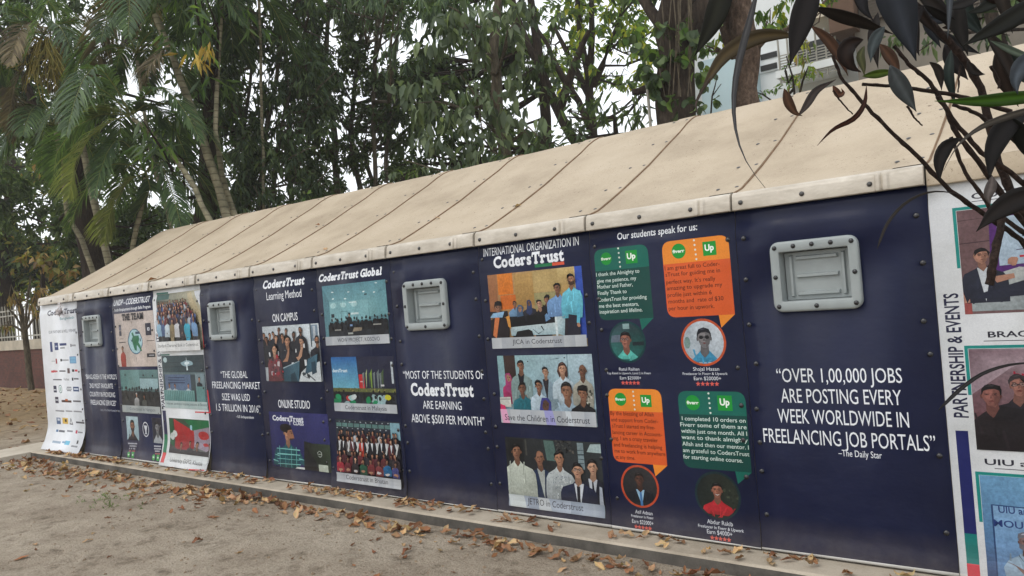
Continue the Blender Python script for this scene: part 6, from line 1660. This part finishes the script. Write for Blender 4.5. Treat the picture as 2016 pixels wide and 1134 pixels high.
tree('shrub', 'low bright green leaves just above the ridge below the airy tree', 'shrub', [([P(790, 370, 13.4), P(800, 340, 13.4)], [.03, .02])],
     [B(770, 345, 20, 13), B(810, 335, 22, 13), B(840, 330, 18, 12.6), B(650, 400, 20, 14), B(600, 400, 24, 14), B(700, 385, 18, 14), B(560, 410, 22, 14.2)], dict(dens=2.2, L=.17, Wd=.07, pal='grey', droop=.6, cluster=7, mix=('mid', .3)), BARK_D)
# --- right: two thick trunks in front of a white building
t8 = tree('broadleaf_tree', 'thickest dark brown trunk rising behind the ridge, with round climbing leaves', 'tree',
     [([A(1332, 250, 5.3), A(1330, 150, 5.3), A(1322, 60, 5.3), A(1318, -60, 5.3), A(1330, -240, 5.3)], [.27, .255, .25, .26, .18]), ([A(1345, 80, 5.3), A(1392, 10, 5.4), A(1430, -90, 5.5)], [.2, .17, .12]), ([A(1310, 60, 5.3), A(1262, -10, 5.3), A(1230, -80, 5.3)], [.09, .07, .05]), ([A(1300, 172, 5.3), A(1268, 176, 5.25), A(1244, 182, 5.2)], [.07, .055, .045])],
     scatter(22, 1180, -190, 1480, -20, 26, 50, lambda x, y, q, r: BY(x, y, q, r.uniform(5.2, 7)), 29), dict(dens=2.6, L=.2, Wd=.085, pal='dark', droop=.5, cluster=7), BARK_R, 'background trees', limbs=.6)
V, F, C = cloud([(np.array(p), r) for p, r in [BY(*q) for q in ((1300, 110, 18, 4.95), (1345, 110, 16, 4.95), (1310, 150, 18, 4.95), (1290, 175, 16, 4.95), (1375, 75, 18, 5.0), (1385, 110, 14, 5), (1395, 60, 14, 5.1), (1345, 60, 16, 4.95), (1380, 150, 12, 5.1), (1270, 130, 14, 5.1), (1300, 60, 14, 4.95), (1262, 100, 14, 5.1), (1250, 70, 14, 5.1), (1280, 140, 16, 5.0), (1262, 135, 12, 5.05), (1330, 200, 10, 4.95))]], 4.4, .14, .115, 'dark', droop=.6, cluster=5, shape='round', mix=('mid', .25))
mesh_np('climber_leaves', V, F, LEAF, t8, C)
mb = MB()
for k in range(9):
    x = random.uniform(1300, 1360)
    mb.tube([A(x, -20, 4.97), A(x+random.uniform(-8, 8), 60, 4.95), A(x+random.uniform(-8, 8), 110, 4.95), A(x+random.uniform(-12, 12), 190, 4.96)], .008, 5)
mb.build('climber_stem', BARK_G, t8)
tree('broadleaf_tree', 'reddish trunk with peeling bark standing before the white building', 'tree',
     [([A(1472, 210, 6), A(1472, 130, 6), A(1462, 60, 6), A(1452, -60, 6), A(1448, -200, 6)], [.175, .17, .175, .17, .13]), ([A(1450, 110, 6.1), A(1428, 50, 6.1), A(1420, -30, 6.1)], [.1, .09, .07]), ([A(1492, 90, 6), A(1512, 70, 6), A(1550, 58, 6)], [.06, .045, .03])],
     [BY(*q) for q in ((1400, 40, 18, 6.5), (1420, 70, 14, 6.5), (1516, 46, 13, 6), (1500, 20, 18, 6.2), (1540, 0, 14, 6.2), (1440, -30, 40, 6.6), (1520, -40, 40, 6.6), (1580, -46, 40, 6.8), (1545, 20, 16, 6.4), (1600, -10, 24, 6.8), (1640, -20, 26, 7), (1390, 90, 12, 6.6), (1410, 10, 22, 6.6), (1400, 140, 9, 6.6))], dict(dens=2.8, L=.17, Wd=.075, pal='mid', droop=.9, cluster=8, mix=('yellow', .3)), BARK_P, 'background trees')
tree('broadleaf_tree', 'shaded tree crown hiding the shuttered bay at the upper right corner', 'tree', [([A(1990, 200, 9), A(1960, 60, 9), A(1930, -80, 9)], [.12, .1, .06])],
     scatter(34, 1760, -120, 2180, 85, 24, 40, lambda x, y, q, r: BY(x, y, q, r.uniform(8.4, 10)), 37, lambda x, y: y < 95-(x-1760)*.09), dict(dens=2.4, L=.24, Wd=.085, pal='dark', droop=.6, cluster=8), BARK_D, 'background trees')
tree('shrub', 'wispy shrub with tiny leaves in front of the balcony grill', 'shrub', [([A(1565, 200, 8), A(1560, 150, 8), A(1548, 110, 8)], [.02, .016, .008]), ([A(1572, 200, 8), A(1580, 160, 8), A(1592, 130, 8)], [.02, .016, .008])],
     [BY(*q) for q in ((1545, 140, 20, 8), (1570, 150, 20, 8), (1535, 165, 18, 8), (1590, 150, 16, 8), (1520, 180, 16, 8), (1500, 185, 12, 8))], dict(dens=.9, L=.1, Wd=.035, pal='mid', droop=.1, cluster=6), BARK_D)
tree('shrub', 'sparse sapling with dark round leaves beside the ridge between the two thick trunks', 'shrub', [([A(1398, 245, 5), A(1402, 190, 5), A(1412, 150, 5)], [.012, .01, .006]), ([A(1380, 240, 5), A(1376, 200, 5)], [.012, .006]), ([A(1402, 190, 5), A(1420, 165, 5)], [.008, .005])],
     [BY(1378, 205, 8, 5), BY(1412, 205, 9, 5), BY(1392, 165, 5, 5), BY(1360, 200, 9, 5), BY(1372, 225, 8, 5)], dict(dens=2.0, L=.12, Wd=.085, pal='dark', droop=.3, cluster=3, shape='round'), BARK_D, limbs=0)

# white building behind the trees at right
BWALL = simple('white_painted_wall', c(222, 226, 226), .85, .2, .07, 1.2)
BBLUE = simple('pale_blue_wall', c(186, 208, 214), .85, .2, .06, 1.2)
BBEIGE = simple('beige_wall', c(206, 196, 176), .85, .2, .1, 1.2)
BBROWN = simple('brown_wall', c(96, 76, 62), .8, .2, .15, 3)
BDARK = simple('dark_pane_recess_shade', c(26, 28, 28), .4, .4, .2, 3)  # dark window glass, also the painted shade of the balcony recess
BBAY = simple('grey_brown_bay_wall', c(122, 116, 106), .8, .2, .2, 2)  # the bay's own grey-brown wall colour
SHUT = simple('grey_brown_shutter', c(92, 84, 74), .7, .3, .2, 4)
BY_ = 13.0
bl = thing('white_building', 'white apartment building with grilled balcony behind the trees at right', 'building', tuple(A(1600, 200, BY_)[:2])+(0,))
def brect(name, px0, py0, px1, py1, y0, y1, m, zlo=None, zhi=None, parent=None):
    p = A(px0, py1, BY_); q = A(px1, py0, BY_)
    mb = MB(); mb.box((p[0], y0, p[2] if zlo is None else zlo), (q[0], y1, q[2] if zhi is None else zhi)); return mb.build(name, m, parent or bl)
xl = A(1366, 200, BY_)[0]
mb = MB(); mb.box((xl, BY_, -.3), (xl+26, BY_+8, 10.4)); mb.build('wall', BWALL, bl)
brect('pilaster', 1398, 100, 1492, 240, BY_-.35, BY_-.002, BBLUE, -.3)
brect('pilaster', 1668, -60, 1703, 92, BY_-1.3, BY_-.002, BBROWN)
brect('fascia', 1622, 30, 1668, 66, BY_-1.2, BY_-.004, BBEIGE)
w = brect('window', 1497, 98, 1534, 146, BY_-.05, BY_-.006, BWALL)
for k in range(2): brect('pane', 1500, 101+k*22.5, 1531, 120+k*22.5, BY_-.07, BY_-.052, BDARK, parent=w)
bal = brect('balcony', 1566, 64, 1666, 140, BY_-.03, BY_-.008, BDARK)  # flat dark panel, its colour stands in for shade inside the recess
brect('ledge', 1560, 146, 1672, 158, BY_-1.1, BY_-.01, BWALL, parent=bal)
p0 = A(1566, 140, BY_); p1 = A(1668, 62, BY_)
mb = MB()
for k in range(11):
    z = p0[2]-.45+(p1[2]-p0[2])*k/10
    mb.box((p0[0], BY_-1.05, z), (p1[0], BY_-1.03, z+.022))
for k in range(7):
    x = p0[0]+(p1[0]-p0[0])*k/6; mb.box((x-.015, BY_-1.065, p0[2]-.5), (x+.015, BY_-1.03, p1[2]-.1))
mb.build('grill', RAIL, bal)
V, F, C = cloud([(np.array(BY(*q)[0]), BY(*q)[1]) for q in ((1584, 110, 18, 11.6), (1584, 140, 18, 11.6), (1590, 85, 12, 11.6), (1575, 160, 14, 11.6))], 4.5, .2, .06, 'olive', droop=.8, mix=('yellow', .4))
mesh_np('creeper', V, F, LEAF, bl, C)
mb = MB()
p0 = A(1706, 110, BY_); p1 = A(2060, -60, BY_)
mb.box((p0[0]+.01, BY_-.9, p0[2]-2), (p1[0]+2, BY_-.003, p1[2]+1.2)); mb.build('brown_bay', BBAY, bl)
for k, (a, b_, cc, d) in enumerate(((1830, -30, 1896, 60), (1902, -40, 1955, 55), (1720, -20, 1780, 66))):
    s_ = brect('shutter', a, b_, cc, d, BY_-1.0, BY_-.905, SHUT)
    q0 = A(a, d, BY_); q1 = A(cc, b_, BY_); mb = MB()
    for i in range(12):
        z = q0[2]+(q1[2]-q0[2])*i/12
        mb.add([(q0[0]+.05, BY_-1.06, z), (q1[0]-.05, BY_-1.06, z), (q1[0]-.05, BY_-1.001, z+.1), (q0[0]+.05, BY_-1.001, z+.1)], [(0, 1, 2, 3)])
    mb.build('slats', SHUT, s_)
# a wire and thin pole seen beside the thickest trunk
mb = MB(); q = A(1281, 250, 5.0); mb.tube([(q[0], 5.0, GZ), (q[0], 5.0, A(1281, 165, 5.0)[2])], .02, 8); so = mb.build('pole', RAIL, loc=(q[0], 5.0, GZ)); tag(so, 'thin pale pole standing behind the ridge left of the thickest trunk', 'pole')

# thin humid air over the whole yard
hz = bpy.data.materials.new('humid_air'); hz.use_nodes = True
n_ = hz.node_tree; n_.nodes.remove(n_.nodes['Principled BSDF'])
pv = n_.nodes.new('ShaderNodeVolumePrincipled'); pv.inputs['Color'].default_value = (.93, .95, .97, 1); pv.inputs['Density'].default_value = HAZE; pv.inputs['Anisotropy'].default_value = 0.2
n_.links.new(pv.outputs[0], n_.nodes['Material Output'].inputs['Volume'])
mb = MB(); mb.box((-165, -165, -1.2), (165, 165, 16)); o = mb.build('haze', hz); o['kind'] = 'stuff'

# ------------------------------------------------------------------ the dark shrub hanging into view close by at right
FGD = 1.55
shrub = thing('overhanging_shrub', 'dark glossy leaved shrub hanging close to the camera over the right end', 'shrub', tuple(P(2150, 300, FGD)[:2])+(GZ,))
def fpt(q, d=None): return P(q[0], q[1], (d if d else FGD) if len(q) < 3 else q[2])
def big_leaf(pts, wpx, pal, dep=FGD, side=None, roll=.0, nst=14, label=None, wmid=.42, twist=0.0, thick=.0007):
    """a broad leaf along a curve of (px, py[, depth])"""
    Q = np.array([P(q[0], q[1], q[2] if len(q) > 2 else dep) for q in pts])
    seg = np.linalg.norm(np.diff(Q, axis=0), axis=1); s = np.concatenate([[0], np.cumsum(seg)]); s /= s[-1]
    tt = np.linspace(0, 1, nst)
    C_ = np.stack([np.interp(tt, s, Q[:, i]) for i in range(3)], 1)
    for _ in range(2): C_[1:-1] = (C_[:-2]+2*C_[1:-1]+C_[2:])/4
    T = unit(np.gradient(C_, axis=0))
    view = unit(C_-CAM)
    S0 = unit(np.cross(T, view))
    wd = wpx*.74*dep/FPX
    vs = []; cs = []
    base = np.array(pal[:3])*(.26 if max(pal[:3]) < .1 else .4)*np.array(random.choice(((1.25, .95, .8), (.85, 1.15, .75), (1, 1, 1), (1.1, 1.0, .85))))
    for i, t in enumerate(tt):
        a = roll+twist*t
        Sd = S0[i]*math.cos(a)+view[i]*math.sin(a)
        Nd = np.cross(T[i], Sd)
        aa = 1.0; bb = (1-wmid)/wmid; w = wd*.5*((max(t, 1e-4)/wmid)**aa*((1-t+1e-4)/(1-wmid))**bb*.985+.012)
        for j, (u, h) in enumerate(((1, .28), (.5, .1), (0, 0), (-.5, .1), (-1, .28))):
            vs.append(C_[i]+Sd*w*u+Nd*w*h)
            k = 1.9 if j == 2 else (1.0 if (i*3+j) % 4 else .86)
            cs.append((*(base*k*random.uniform(.9, 1.1)), 1))
    fs = [(i*5+j, i*5+j+1, (i+1)*5+j+1, (i+1)*5+j) for i in range(nst-1) for j in range(4)]
    o = mesh_np('leaf', vs, fs, GLOSSLEAF, shrub, cs, smooth=True)
    so = o.modifiers.new('thickness', 'SOLIDIFY'); so.thickness = thick
    if label: o['label'] = label
    return o
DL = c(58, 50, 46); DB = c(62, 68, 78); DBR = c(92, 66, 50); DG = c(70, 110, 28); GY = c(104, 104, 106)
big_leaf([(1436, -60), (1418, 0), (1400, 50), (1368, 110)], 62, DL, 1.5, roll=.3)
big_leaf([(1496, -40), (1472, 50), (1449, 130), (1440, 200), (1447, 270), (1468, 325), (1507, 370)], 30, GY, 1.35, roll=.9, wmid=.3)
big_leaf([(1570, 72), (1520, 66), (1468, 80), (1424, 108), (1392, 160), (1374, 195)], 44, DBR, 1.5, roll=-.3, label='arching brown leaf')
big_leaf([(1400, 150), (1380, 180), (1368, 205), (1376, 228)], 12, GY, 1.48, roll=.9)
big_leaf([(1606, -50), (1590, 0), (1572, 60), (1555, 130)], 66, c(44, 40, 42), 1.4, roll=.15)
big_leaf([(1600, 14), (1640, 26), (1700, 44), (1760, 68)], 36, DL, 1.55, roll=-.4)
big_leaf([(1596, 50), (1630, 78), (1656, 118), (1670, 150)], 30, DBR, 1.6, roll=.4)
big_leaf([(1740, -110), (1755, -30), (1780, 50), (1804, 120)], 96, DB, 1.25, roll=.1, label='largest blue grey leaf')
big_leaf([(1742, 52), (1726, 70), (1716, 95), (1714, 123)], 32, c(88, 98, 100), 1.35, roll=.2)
big_leaf([(1752, 128), (1768, 160), (1786, 190), (1804, 220)], 46, c(86, 92, 94), 1.3, roll=-.15)
big_leaf([(1732, 86), (1748, 108), (1764, 132), (1772, 150)], 34, DBR, 1.4, roll=.5)
big_leaf([(2090, 184), (2010, 192), (1920, 200), (1840, 199)], 36, DG, 1.3, roll=.1, label='bright green lance shaped leaf')
big_leaf([(1698, 150), (1720, 147), (1745, 143), (1770, 140)], 22, c(84, 112, 32), 1.5, roll=.1)
big_leaf([(1700, 78), (1672, 84), (1660, 106), (1676, 134), (1696, 142)], 44, DL, 1.45, roll=.2)
big_leaf([(1702, 90), (1692, 110), (1700, 134), (1702, 150)], 22, c(108, 96, 78), 1.42, roll=.3)
big_leaf([(1544, 174), (1552, 204), (1566, 224), (1580, 228)], 26, DBR, 1.45, roll=.3, label='curled brown leaf over the roof')
big_leaf([(1572, 228), (1590, 206), (1606, 178), (1646, 156)], 24, c(72, 62, 60), 1.45, roll=.5)
big_leaf([(1706, 168), (1704, 205), (1682, 236), (1640, 252), (1609, 287)], 15, c(84, 56, 46), 1.4, roll=.4)
big_leaf([(1640, 168), (1650, 188), (1662, 184), (1656, 174)], 20, DBR, 1.42, roll=.5)
big_leaf([(2060, 206), (1990, 226), (1930, 248), (1884, 284), (1858, 336)], 24, GY, 1.2, roll=.7, wmid=.3)
big_leaf([(1892, 272), (1862, 286), (1848, 316), (1850, 360)], 36, c(40, 36, 36), 1.3, roll=.2)
big_leaf([(2030, 216), (1975, 250), (1952, 300), (1948, 356)], 56, c(36, 34, 36), 1.25, roll=.2)
big_leaf([(1990, 230), (2010, 260), (2030, 300), (2050, 330)], 46, c(36, 34, 36), 1.25, roll=-.3)
big_leaf([(2060, 372), (2000, 392), (1956, 420), (1922, 456)], 60, c(42, 36, 34), 1.2, roll=.1)
big_leaf([(1954, 346), (1952, 366), (1944, 386), (1950, 404)], 27, c(96, 100, 104), 1.15, roll=.1)
big_leaf([(1892, 384), (1862, 376), (1826, 376), (1780, 398), (1744, 440), (1727, 490)], 9, c(88, 86, 88), 1.2, roll=.6, wmid=.7)
big_leaf([(2060, 712), (1985, 717), (1930, 735), (1882, 772), (1848, 808)], 11, c(84, 82, 84), 1.1, roll=.5, wmid=.7)
big_leaf([(2060, -10), (1980, 44), (1930, 70), (1894, 92)], 52, c(46, 40, 40), 1.3, roll=.15)
big_leaf([(1880, -60), (1870, -10), (1868, 40), (1866, 76)], 16, c(92, 98, 104), 1.4, roll=.5)
big_leaf([(1905, 120), (1915, 140), (1930, 146), (1940, 146)], 22, DL, 1.4, roll=.3)
big_leaf([(1950, 80), (1990, 100), (2020, 112), (2060, 118)], 22, GY, 1.35, roll=.6)
big_leaf([(2050, 100), (2010, 130), (1998, 160), (2004, 186)], 46, c(78, 86, 94), 1.2, roll=.1)
big_leaf([(1830, 122), (1846, 134), (1852, 156), (1854, 178)], 22, c(58, 50, 46), 1.45, roll=.3)
big_leaf([(1940, 60), (1970, 100), (1990, 140), (1996, 180)], 34, DL, 1.5, roll=.4)
big_leaf([(2000, -40), (1960, 0), (1930, 20), (1900, 26)], 40, c(50, 46, 46), 1.6, roll=-.2)
big_leaf([(1800, -20), (1840, 10), (1866, 40), (1880, 70)], 40, c(52, 46, 44), 1.5, roll=.4)
big_leaf([(1700, -60), (1690, -20), (1700, 20), (1720, 40)], 36, c(52, 50, 54), 1.6, roll=.2)
big_leaf([(1820, 10), (1790, 40), (1800, 80), (1810, 110)], 40, c(48, 46, 50), 1.5, roll=.3)
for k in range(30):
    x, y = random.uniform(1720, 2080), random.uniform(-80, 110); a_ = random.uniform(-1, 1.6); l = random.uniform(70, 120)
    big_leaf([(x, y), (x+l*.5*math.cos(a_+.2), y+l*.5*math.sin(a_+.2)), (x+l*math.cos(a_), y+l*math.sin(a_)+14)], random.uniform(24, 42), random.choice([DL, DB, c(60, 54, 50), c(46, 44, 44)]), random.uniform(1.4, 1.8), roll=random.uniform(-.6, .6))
for k in range(3):
    x, y = random.uniform(1980, 2080), random.uniform(280, 360); a_ = random.uniform(.6, 2.6); l = random.uniform(60, 100)
    big_leaf([(x, y), (x+l*.5*math.cos(a_+.2), y+l*.5*math.sin(a_+.2)), (x+l*math.cos(a_), y+l*math.sin(a_)+10)], random.uniform(24, 36), random.choice([DL, c(40, 36, 36)]), random.uniform(1.25, 1.5), roll=random.uniform(-.6, .6))
def branch(pts, w0, w1, dep=FGD):
    Q = [P(q[0], q[1], q[2] if len(q) > 2 else dep) for q in pts]
    out = []; rad = []
    n = 6
    tot = (len(Q)-1)*n
    for i in range(len(Q)-1):
        for k in range(n):
            t = k/n; j = i*n+k
            out.append(Q[i]+(Q[i+1]-Q[i])*t+rng.normal(scale=.0005, size=3)); rad.append((w0+(w1-w0)*j/tot)*.84*dep/FPX*.5*(1.16 if k == 3 else random.uniform(.95, 1.04)))
    out.append(Q[-1]); rad.append(w1*dep/FPX*.5)
    mb = MB(); mb.tube(out, rad, 8)
    return autosmooth(mb.build('branch', TWIG, shrub), 60)
branch([(2120, 640, 1.5), (2010, 470, 1.48), (1935, 420, 1.45), (1870, 375), (1799, 300), (1758, 263), (1698, 202), (1655, 152), (1640, 110)], 14, 7, 1.45)
branch([(2120, 560, 1.45), (2000, 420, 1.42), (1935, 330), (1880, 259), (1864, 215), (1831, 162), (1787, 125), (1760, 90)], 15, 8, 1.4)
branch([(2100, 520), (2000, 400), (1965, 320), (1931, 172), (1902, 122), (1867, 79), (1803, 20), (1760, -40)], 20, 15, 1.55)
branch([(1990, 220), (1930, 200), (1873, 186), (1803, 175), (1753, 169), (1698, 166)], 12, 7, 1.45)
branch([(2080, 420), (1990, 340), (1931, 300), (1880, 240), (1846, 190)], 14, 9, 1.35)
branch([(2060, 330), (1980, 262), (1920, 222), (1876, 206)], 13, 8, 1.4)
branch([(1948, 562, 1.2), (1956, 510, 1.2), (1969, 455, 1.22), (1974, 410, 1.25), (2010, 380, 1.3)], 19, 15, 1.2)
branch([(2030, 470), (1990, 440), (1950, 410), (1900, 340), (1872, 270)], 12, 8, 1.4)
branch([(1786, 208), (1800, 232), (1816, 247)], 6, 3, 1.35)
branch([(1640, 178), (1655, 200), (1679, 225)], 5, 3, 1.42)
branch([(1890, 128), (1888, 150), (1886, 182)], 6, 3, 1.45)
branch([(2060, 60), (1990, 20), (1920, -20)], 20, 15, 1.6)
branch([(1950, 130), (1968, 160), (1966, 174)], 7, 5, 1.4)

# the rest of the shrub: stems up from the ground beside the photographer, and its outer leaves
rt = P(2620, 760, 1.75); rt[2] = GZ-.03
for (px, py, d_, w) in ((2120, 640, 1.5, 19), (2120, 560, 1.45, 19), (2100, 520, 1.55, 24), (2080, 420, 1.35, 15), (2060, 60, 1.6, 26), (2030, 470, 1.4, 13)):
    e = P(px, py, d_); mid = P(2430+random.uniform(-60, 60), py+160, 1.68); b0 = rt+np.array([random.uniform(-.07, .07), random.uniform(-.07, .07), 0]); q = b0*.55+mid*.45+np.array([0, 0, .05])
    mb = MB(); mb.tube([b0, q, mid, e], [w*.00095, w*.0008, w*.00062, w*.00042], 8); autosmooth(mb.build('branch', TWIG, shrub), 60)
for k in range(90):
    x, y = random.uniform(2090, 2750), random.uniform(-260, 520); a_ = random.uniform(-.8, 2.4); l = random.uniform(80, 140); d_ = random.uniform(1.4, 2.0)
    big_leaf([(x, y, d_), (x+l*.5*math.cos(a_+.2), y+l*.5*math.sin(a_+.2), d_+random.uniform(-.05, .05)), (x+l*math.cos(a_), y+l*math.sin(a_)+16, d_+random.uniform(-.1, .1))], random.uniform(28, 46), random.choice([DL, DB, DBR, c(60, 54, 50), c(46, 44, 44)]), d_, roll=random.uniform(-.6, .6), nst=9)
for k in range(14):
    mb = MB(); e = P(random.uniform(2150, 2700), random.uniform(-200, 350), random.uniform(1.5, 1.9)); s_ = P(2430+random.uniform(-60, 60), random.uniform(450, 700), 1.68)
    mb.tube([s_, (s_+e)/2+rng.normal(scale=.05, size=3), e], [.009, .007, .003], 6); autosmooth(mb.build('branch', TWIG, shrub), 60)

# ------------------------------------------------------------------ fallen leaves
LC = [v for v in (c(150, 116, 86), c(134, 98, 70), c(168, 136, 104), c(112, 78, 56), c(176, 148, 112), c(126, 86, 62), c(190, 160, 116), c(146, 104, 72))]
LC = [(v[0]*1.02, v[1]*1.02, v[2]*1.06, 1) for v in LC]
def dry_leaf(l, w, col, curl, fold, wav):
    st = [0, .12, .3, .5, .7, .88, 1.0]; wp = [.03, .5, .92, 1.0, .8, .4, .02]
    vs = []; cs = []
    for t, k in zip(st, wp):
        z = curl*l*(4*(t-.5)**2-.1)
        for u in (1, .5, 0, -.5, -1):
            vs.append((l*(t-.5), u*w*k*.5*(1-.3*fold), z+abs(u)*w*k*fold*.5+wav*w*math.sin(t*9+u*3)*abs(u)*.3))
            cs.append(tuple(v*(1.1 if u == 0 else random.uniform(.85, 1.05)) for v in col[:3])+(1,))
    vs = np.array(vs); vs[:, 2] -= vs[:, 2].min()
    fs = [(i*5+j, i*5+j+1, (i+1)*5+j+1, (i+1)*5+j) for i in range(len(st)-1) for j in range(4)]
    return vs, fs, cs
def rand_leaf(sc=1.0):
    l = random.uniform(.065, .125)*sc
    return dry_leaf(l, l*random.uniform(.38, .6), jit(random.choice(LC), .15), random.uniform(-.1, .25), random.uniform(.0, .7), random.uniform(.2, 1))
def Rm(ax, ay, az):
    return np.array(Matrix.Rotation(az, 3, 'Z') @ Matrix.Rotation(ay, 3, 'Y') @ Matrix.Rotation(ax, 3, 'X'))
def heap(name, spots, label=None):
    Vs, Fs, Cs = [], [], []; b = 0
    for (x, y, z, tilt, sc) in spots:
        v, f, cs = rand_leaf(sc)
        v = v@Rm(random.gauss(0, tilt), random.gauss(0, tilt), random.uniform(0, 6.28)).T
        v[:, 2] -= v[:, 2].min()*.8
        v += (x, y, z)
        Vs.append(v); Fs += [tuple(b+i for i in q) for q in f]; Cs += cs; b += len(v)
    o = mesh_np(name, np.concatenate(Vs), Fs, DRYLEAF, None, Cs, smooth=True)
    o['kind'] = 'stuff'
    return o
spots = []
# drift along the kerb: dense in clumps, thinning outwards
clumps = [(x, random.uniform(.5, 1.2)) for x in np.arange(-.1, 12, .42)]
for x0, k in clumps:
    n = int((26 if x0 < 5.5 else 18)*k)
    for _ in range(n):
        x = x0+random.gauss(0, .22); y = -.36-abs(random.gauss(0, .1 if x > 4 else .2))
        spots.append((x, y, float(gh(x, y))+random.uniform(0, .05)*math.exp(-(abs(y)-.3)/.12), .35, random.uniform(.7, 1.15)))
for _ in range(90):
    x = random.uniform(-.2, 5); y = -.35-abs(random.gauss(0, .4)); spots.append((x, y, float(gh(x, y)), .2, random.uniform(.5, 1)))
# on the slab in front of the wall
for x0, n in ((.5, 40), (1.1, 44), (1.75, 46), (2.2, 24), (2.9, 12), (3.4, 8), (4.0, 16), (4.5, 22), (5.0, 14), (5.6, 12), (6.1, 18), (6.5, 20), (7.0, 26), (7.25, 12), (7.7, 7), (8.15, 12), (8.5, 6), (9.05, 8), (9.35, 5), (9.8, 6), (10.1, 12), (10.5, 6), (11, 4)):
    for _ in range(n):
        x = x0+random.gauss(0, .12); y = -random.uniform(.07 if x > 3.5 else .16, .235); spots.append((x, y, random.uniform(0, .02), .25, random.uniform(.55, .95)))
heap('leaf_litter', spots)
# small stones and clods on the packed dirt
mb = MB()
for _ in range(1500):
    x = random.uniform(3.5, 11.0); y = -.4-random.random()**1.3*2.8; r = random.choice((.003, .004, .005, .006, .009, .013))*random.uniform(.7, 1.2)
    z = float(gh(x, y)); n = 5
    ring = [(x+r*math.cos(k*1.2566)*random.uniform(.7, 1.2), y+r*math.sin(k*1.2566)*random.uniform(.7, 1.2), z-.001) for k in range(n)]
    top_ = [(x+r*.6*math.cos(k*1.2566+.3), y+r*.6*math.sin(k*1.2566+.3), z+r*random.uniform(.4, .8)) for k in range(n)]
    mb.add(ring+top_, [(k, (k+1) % n, n+(k+1) % n, n+k) for k in range(n)]+[tuple(n+k for k in range(n))])
o = mb.build('pebbles', simple('dusty_stone', c(138, 122, 102), .95, .1, .35, 30)); o['kind'] = 'stuff'
# far litter over the yard at left
spots = []
for _ in range(1500):
    x = random.uniform(-24, -1.2); y = random.uniform(-5, 4.8)
    spots.append((x, y, float(gh(x, y)), .25, random.uniform(.8, 1.9)))
o = heap('far_leaf_litter', spots)

# larger loose leaves one can count on the open dirt
protos = []
def loose(x, y, z, az, k, tilt=.1, label='dry brown fallen leaf lying loose on the bare dirt', group='loose fallen leaves on the dirt', sc=1.0):
    if k >= len(protos):
        v, f, cs = rand_leaf(1.05)
        o = mesh_np('fallen_leaf', v, f, DRYLEAF, None, cs, smooth=True); protos.append(o)
    else:
        o = protos[k].copy(); COL.objects.link(o)
    o.location = (x, y, z); o.rotation_euler = (random.gauss(0, tilt), random.gauss(0, tilt), az); o.scale = (sc, sc, sc)
    return tag(o, label, 'fallen leaf', group)
k = 0
for i in range(64):
    x = random.uniform(4.6, 10.4); y = -.5-abs(random.gauss(0, .95))
    if y < -3.2: continue
    loose(x, y, float(gh(x, y))+.004, random.uniform(0, 6.28), k if k < 12 else random.randrange(12), sc=random.uniform(.45, .85)); k += 1
for (px, py, s_) in ((845, 1134, 1), (390, 960, 1.1)):
    pass
# leaves lodged on the roof seams
for (px, py, y, lab, s_) in ((642, 505, .2, 'rust brown leaf lodged on the roof seam above the Global banner', .8), (862, 428, .55, 'curled orange brown leaf stuck on the roof seam mid way up', 1.0), (1020, 410, .5, 'small brown leaf caught on the roof seam right of the curled one', .7), (300, 562, .03, 'crumpled brown leaf caught on the eave above the rippled white banner', .9), (626, 442, .95, 'dark leaf scrap lying on the far roof slope', .55)):
    p = A(px, py, y); z, n_ = prof_at(max(y, .0))
    o = loose(p[0], y, rz(z, p[0])+.012, random.uniform(0, 6), 99 if False else random.randrange(12), .2, lab, None, s_)
    if 'group' in o: del o['group']
    o.rotation_euler = (math.atan2(-n_.y, n_.z), .2, random.uniform(0, 6))
# sparse weeds by the kerb
V, F, C = cloud([(np.array([3.95+random.uniform(-.5, .5), -1.02+random.uniform(-.15, .15), GZ+.01]), .05) for _ in range(9)], 1.4, .035, .007, 'mid', droop=-.4, cluster=5)
o = mesh_np('grass', V, F, LEAF, None, C); o['kind'] = 'stuff'
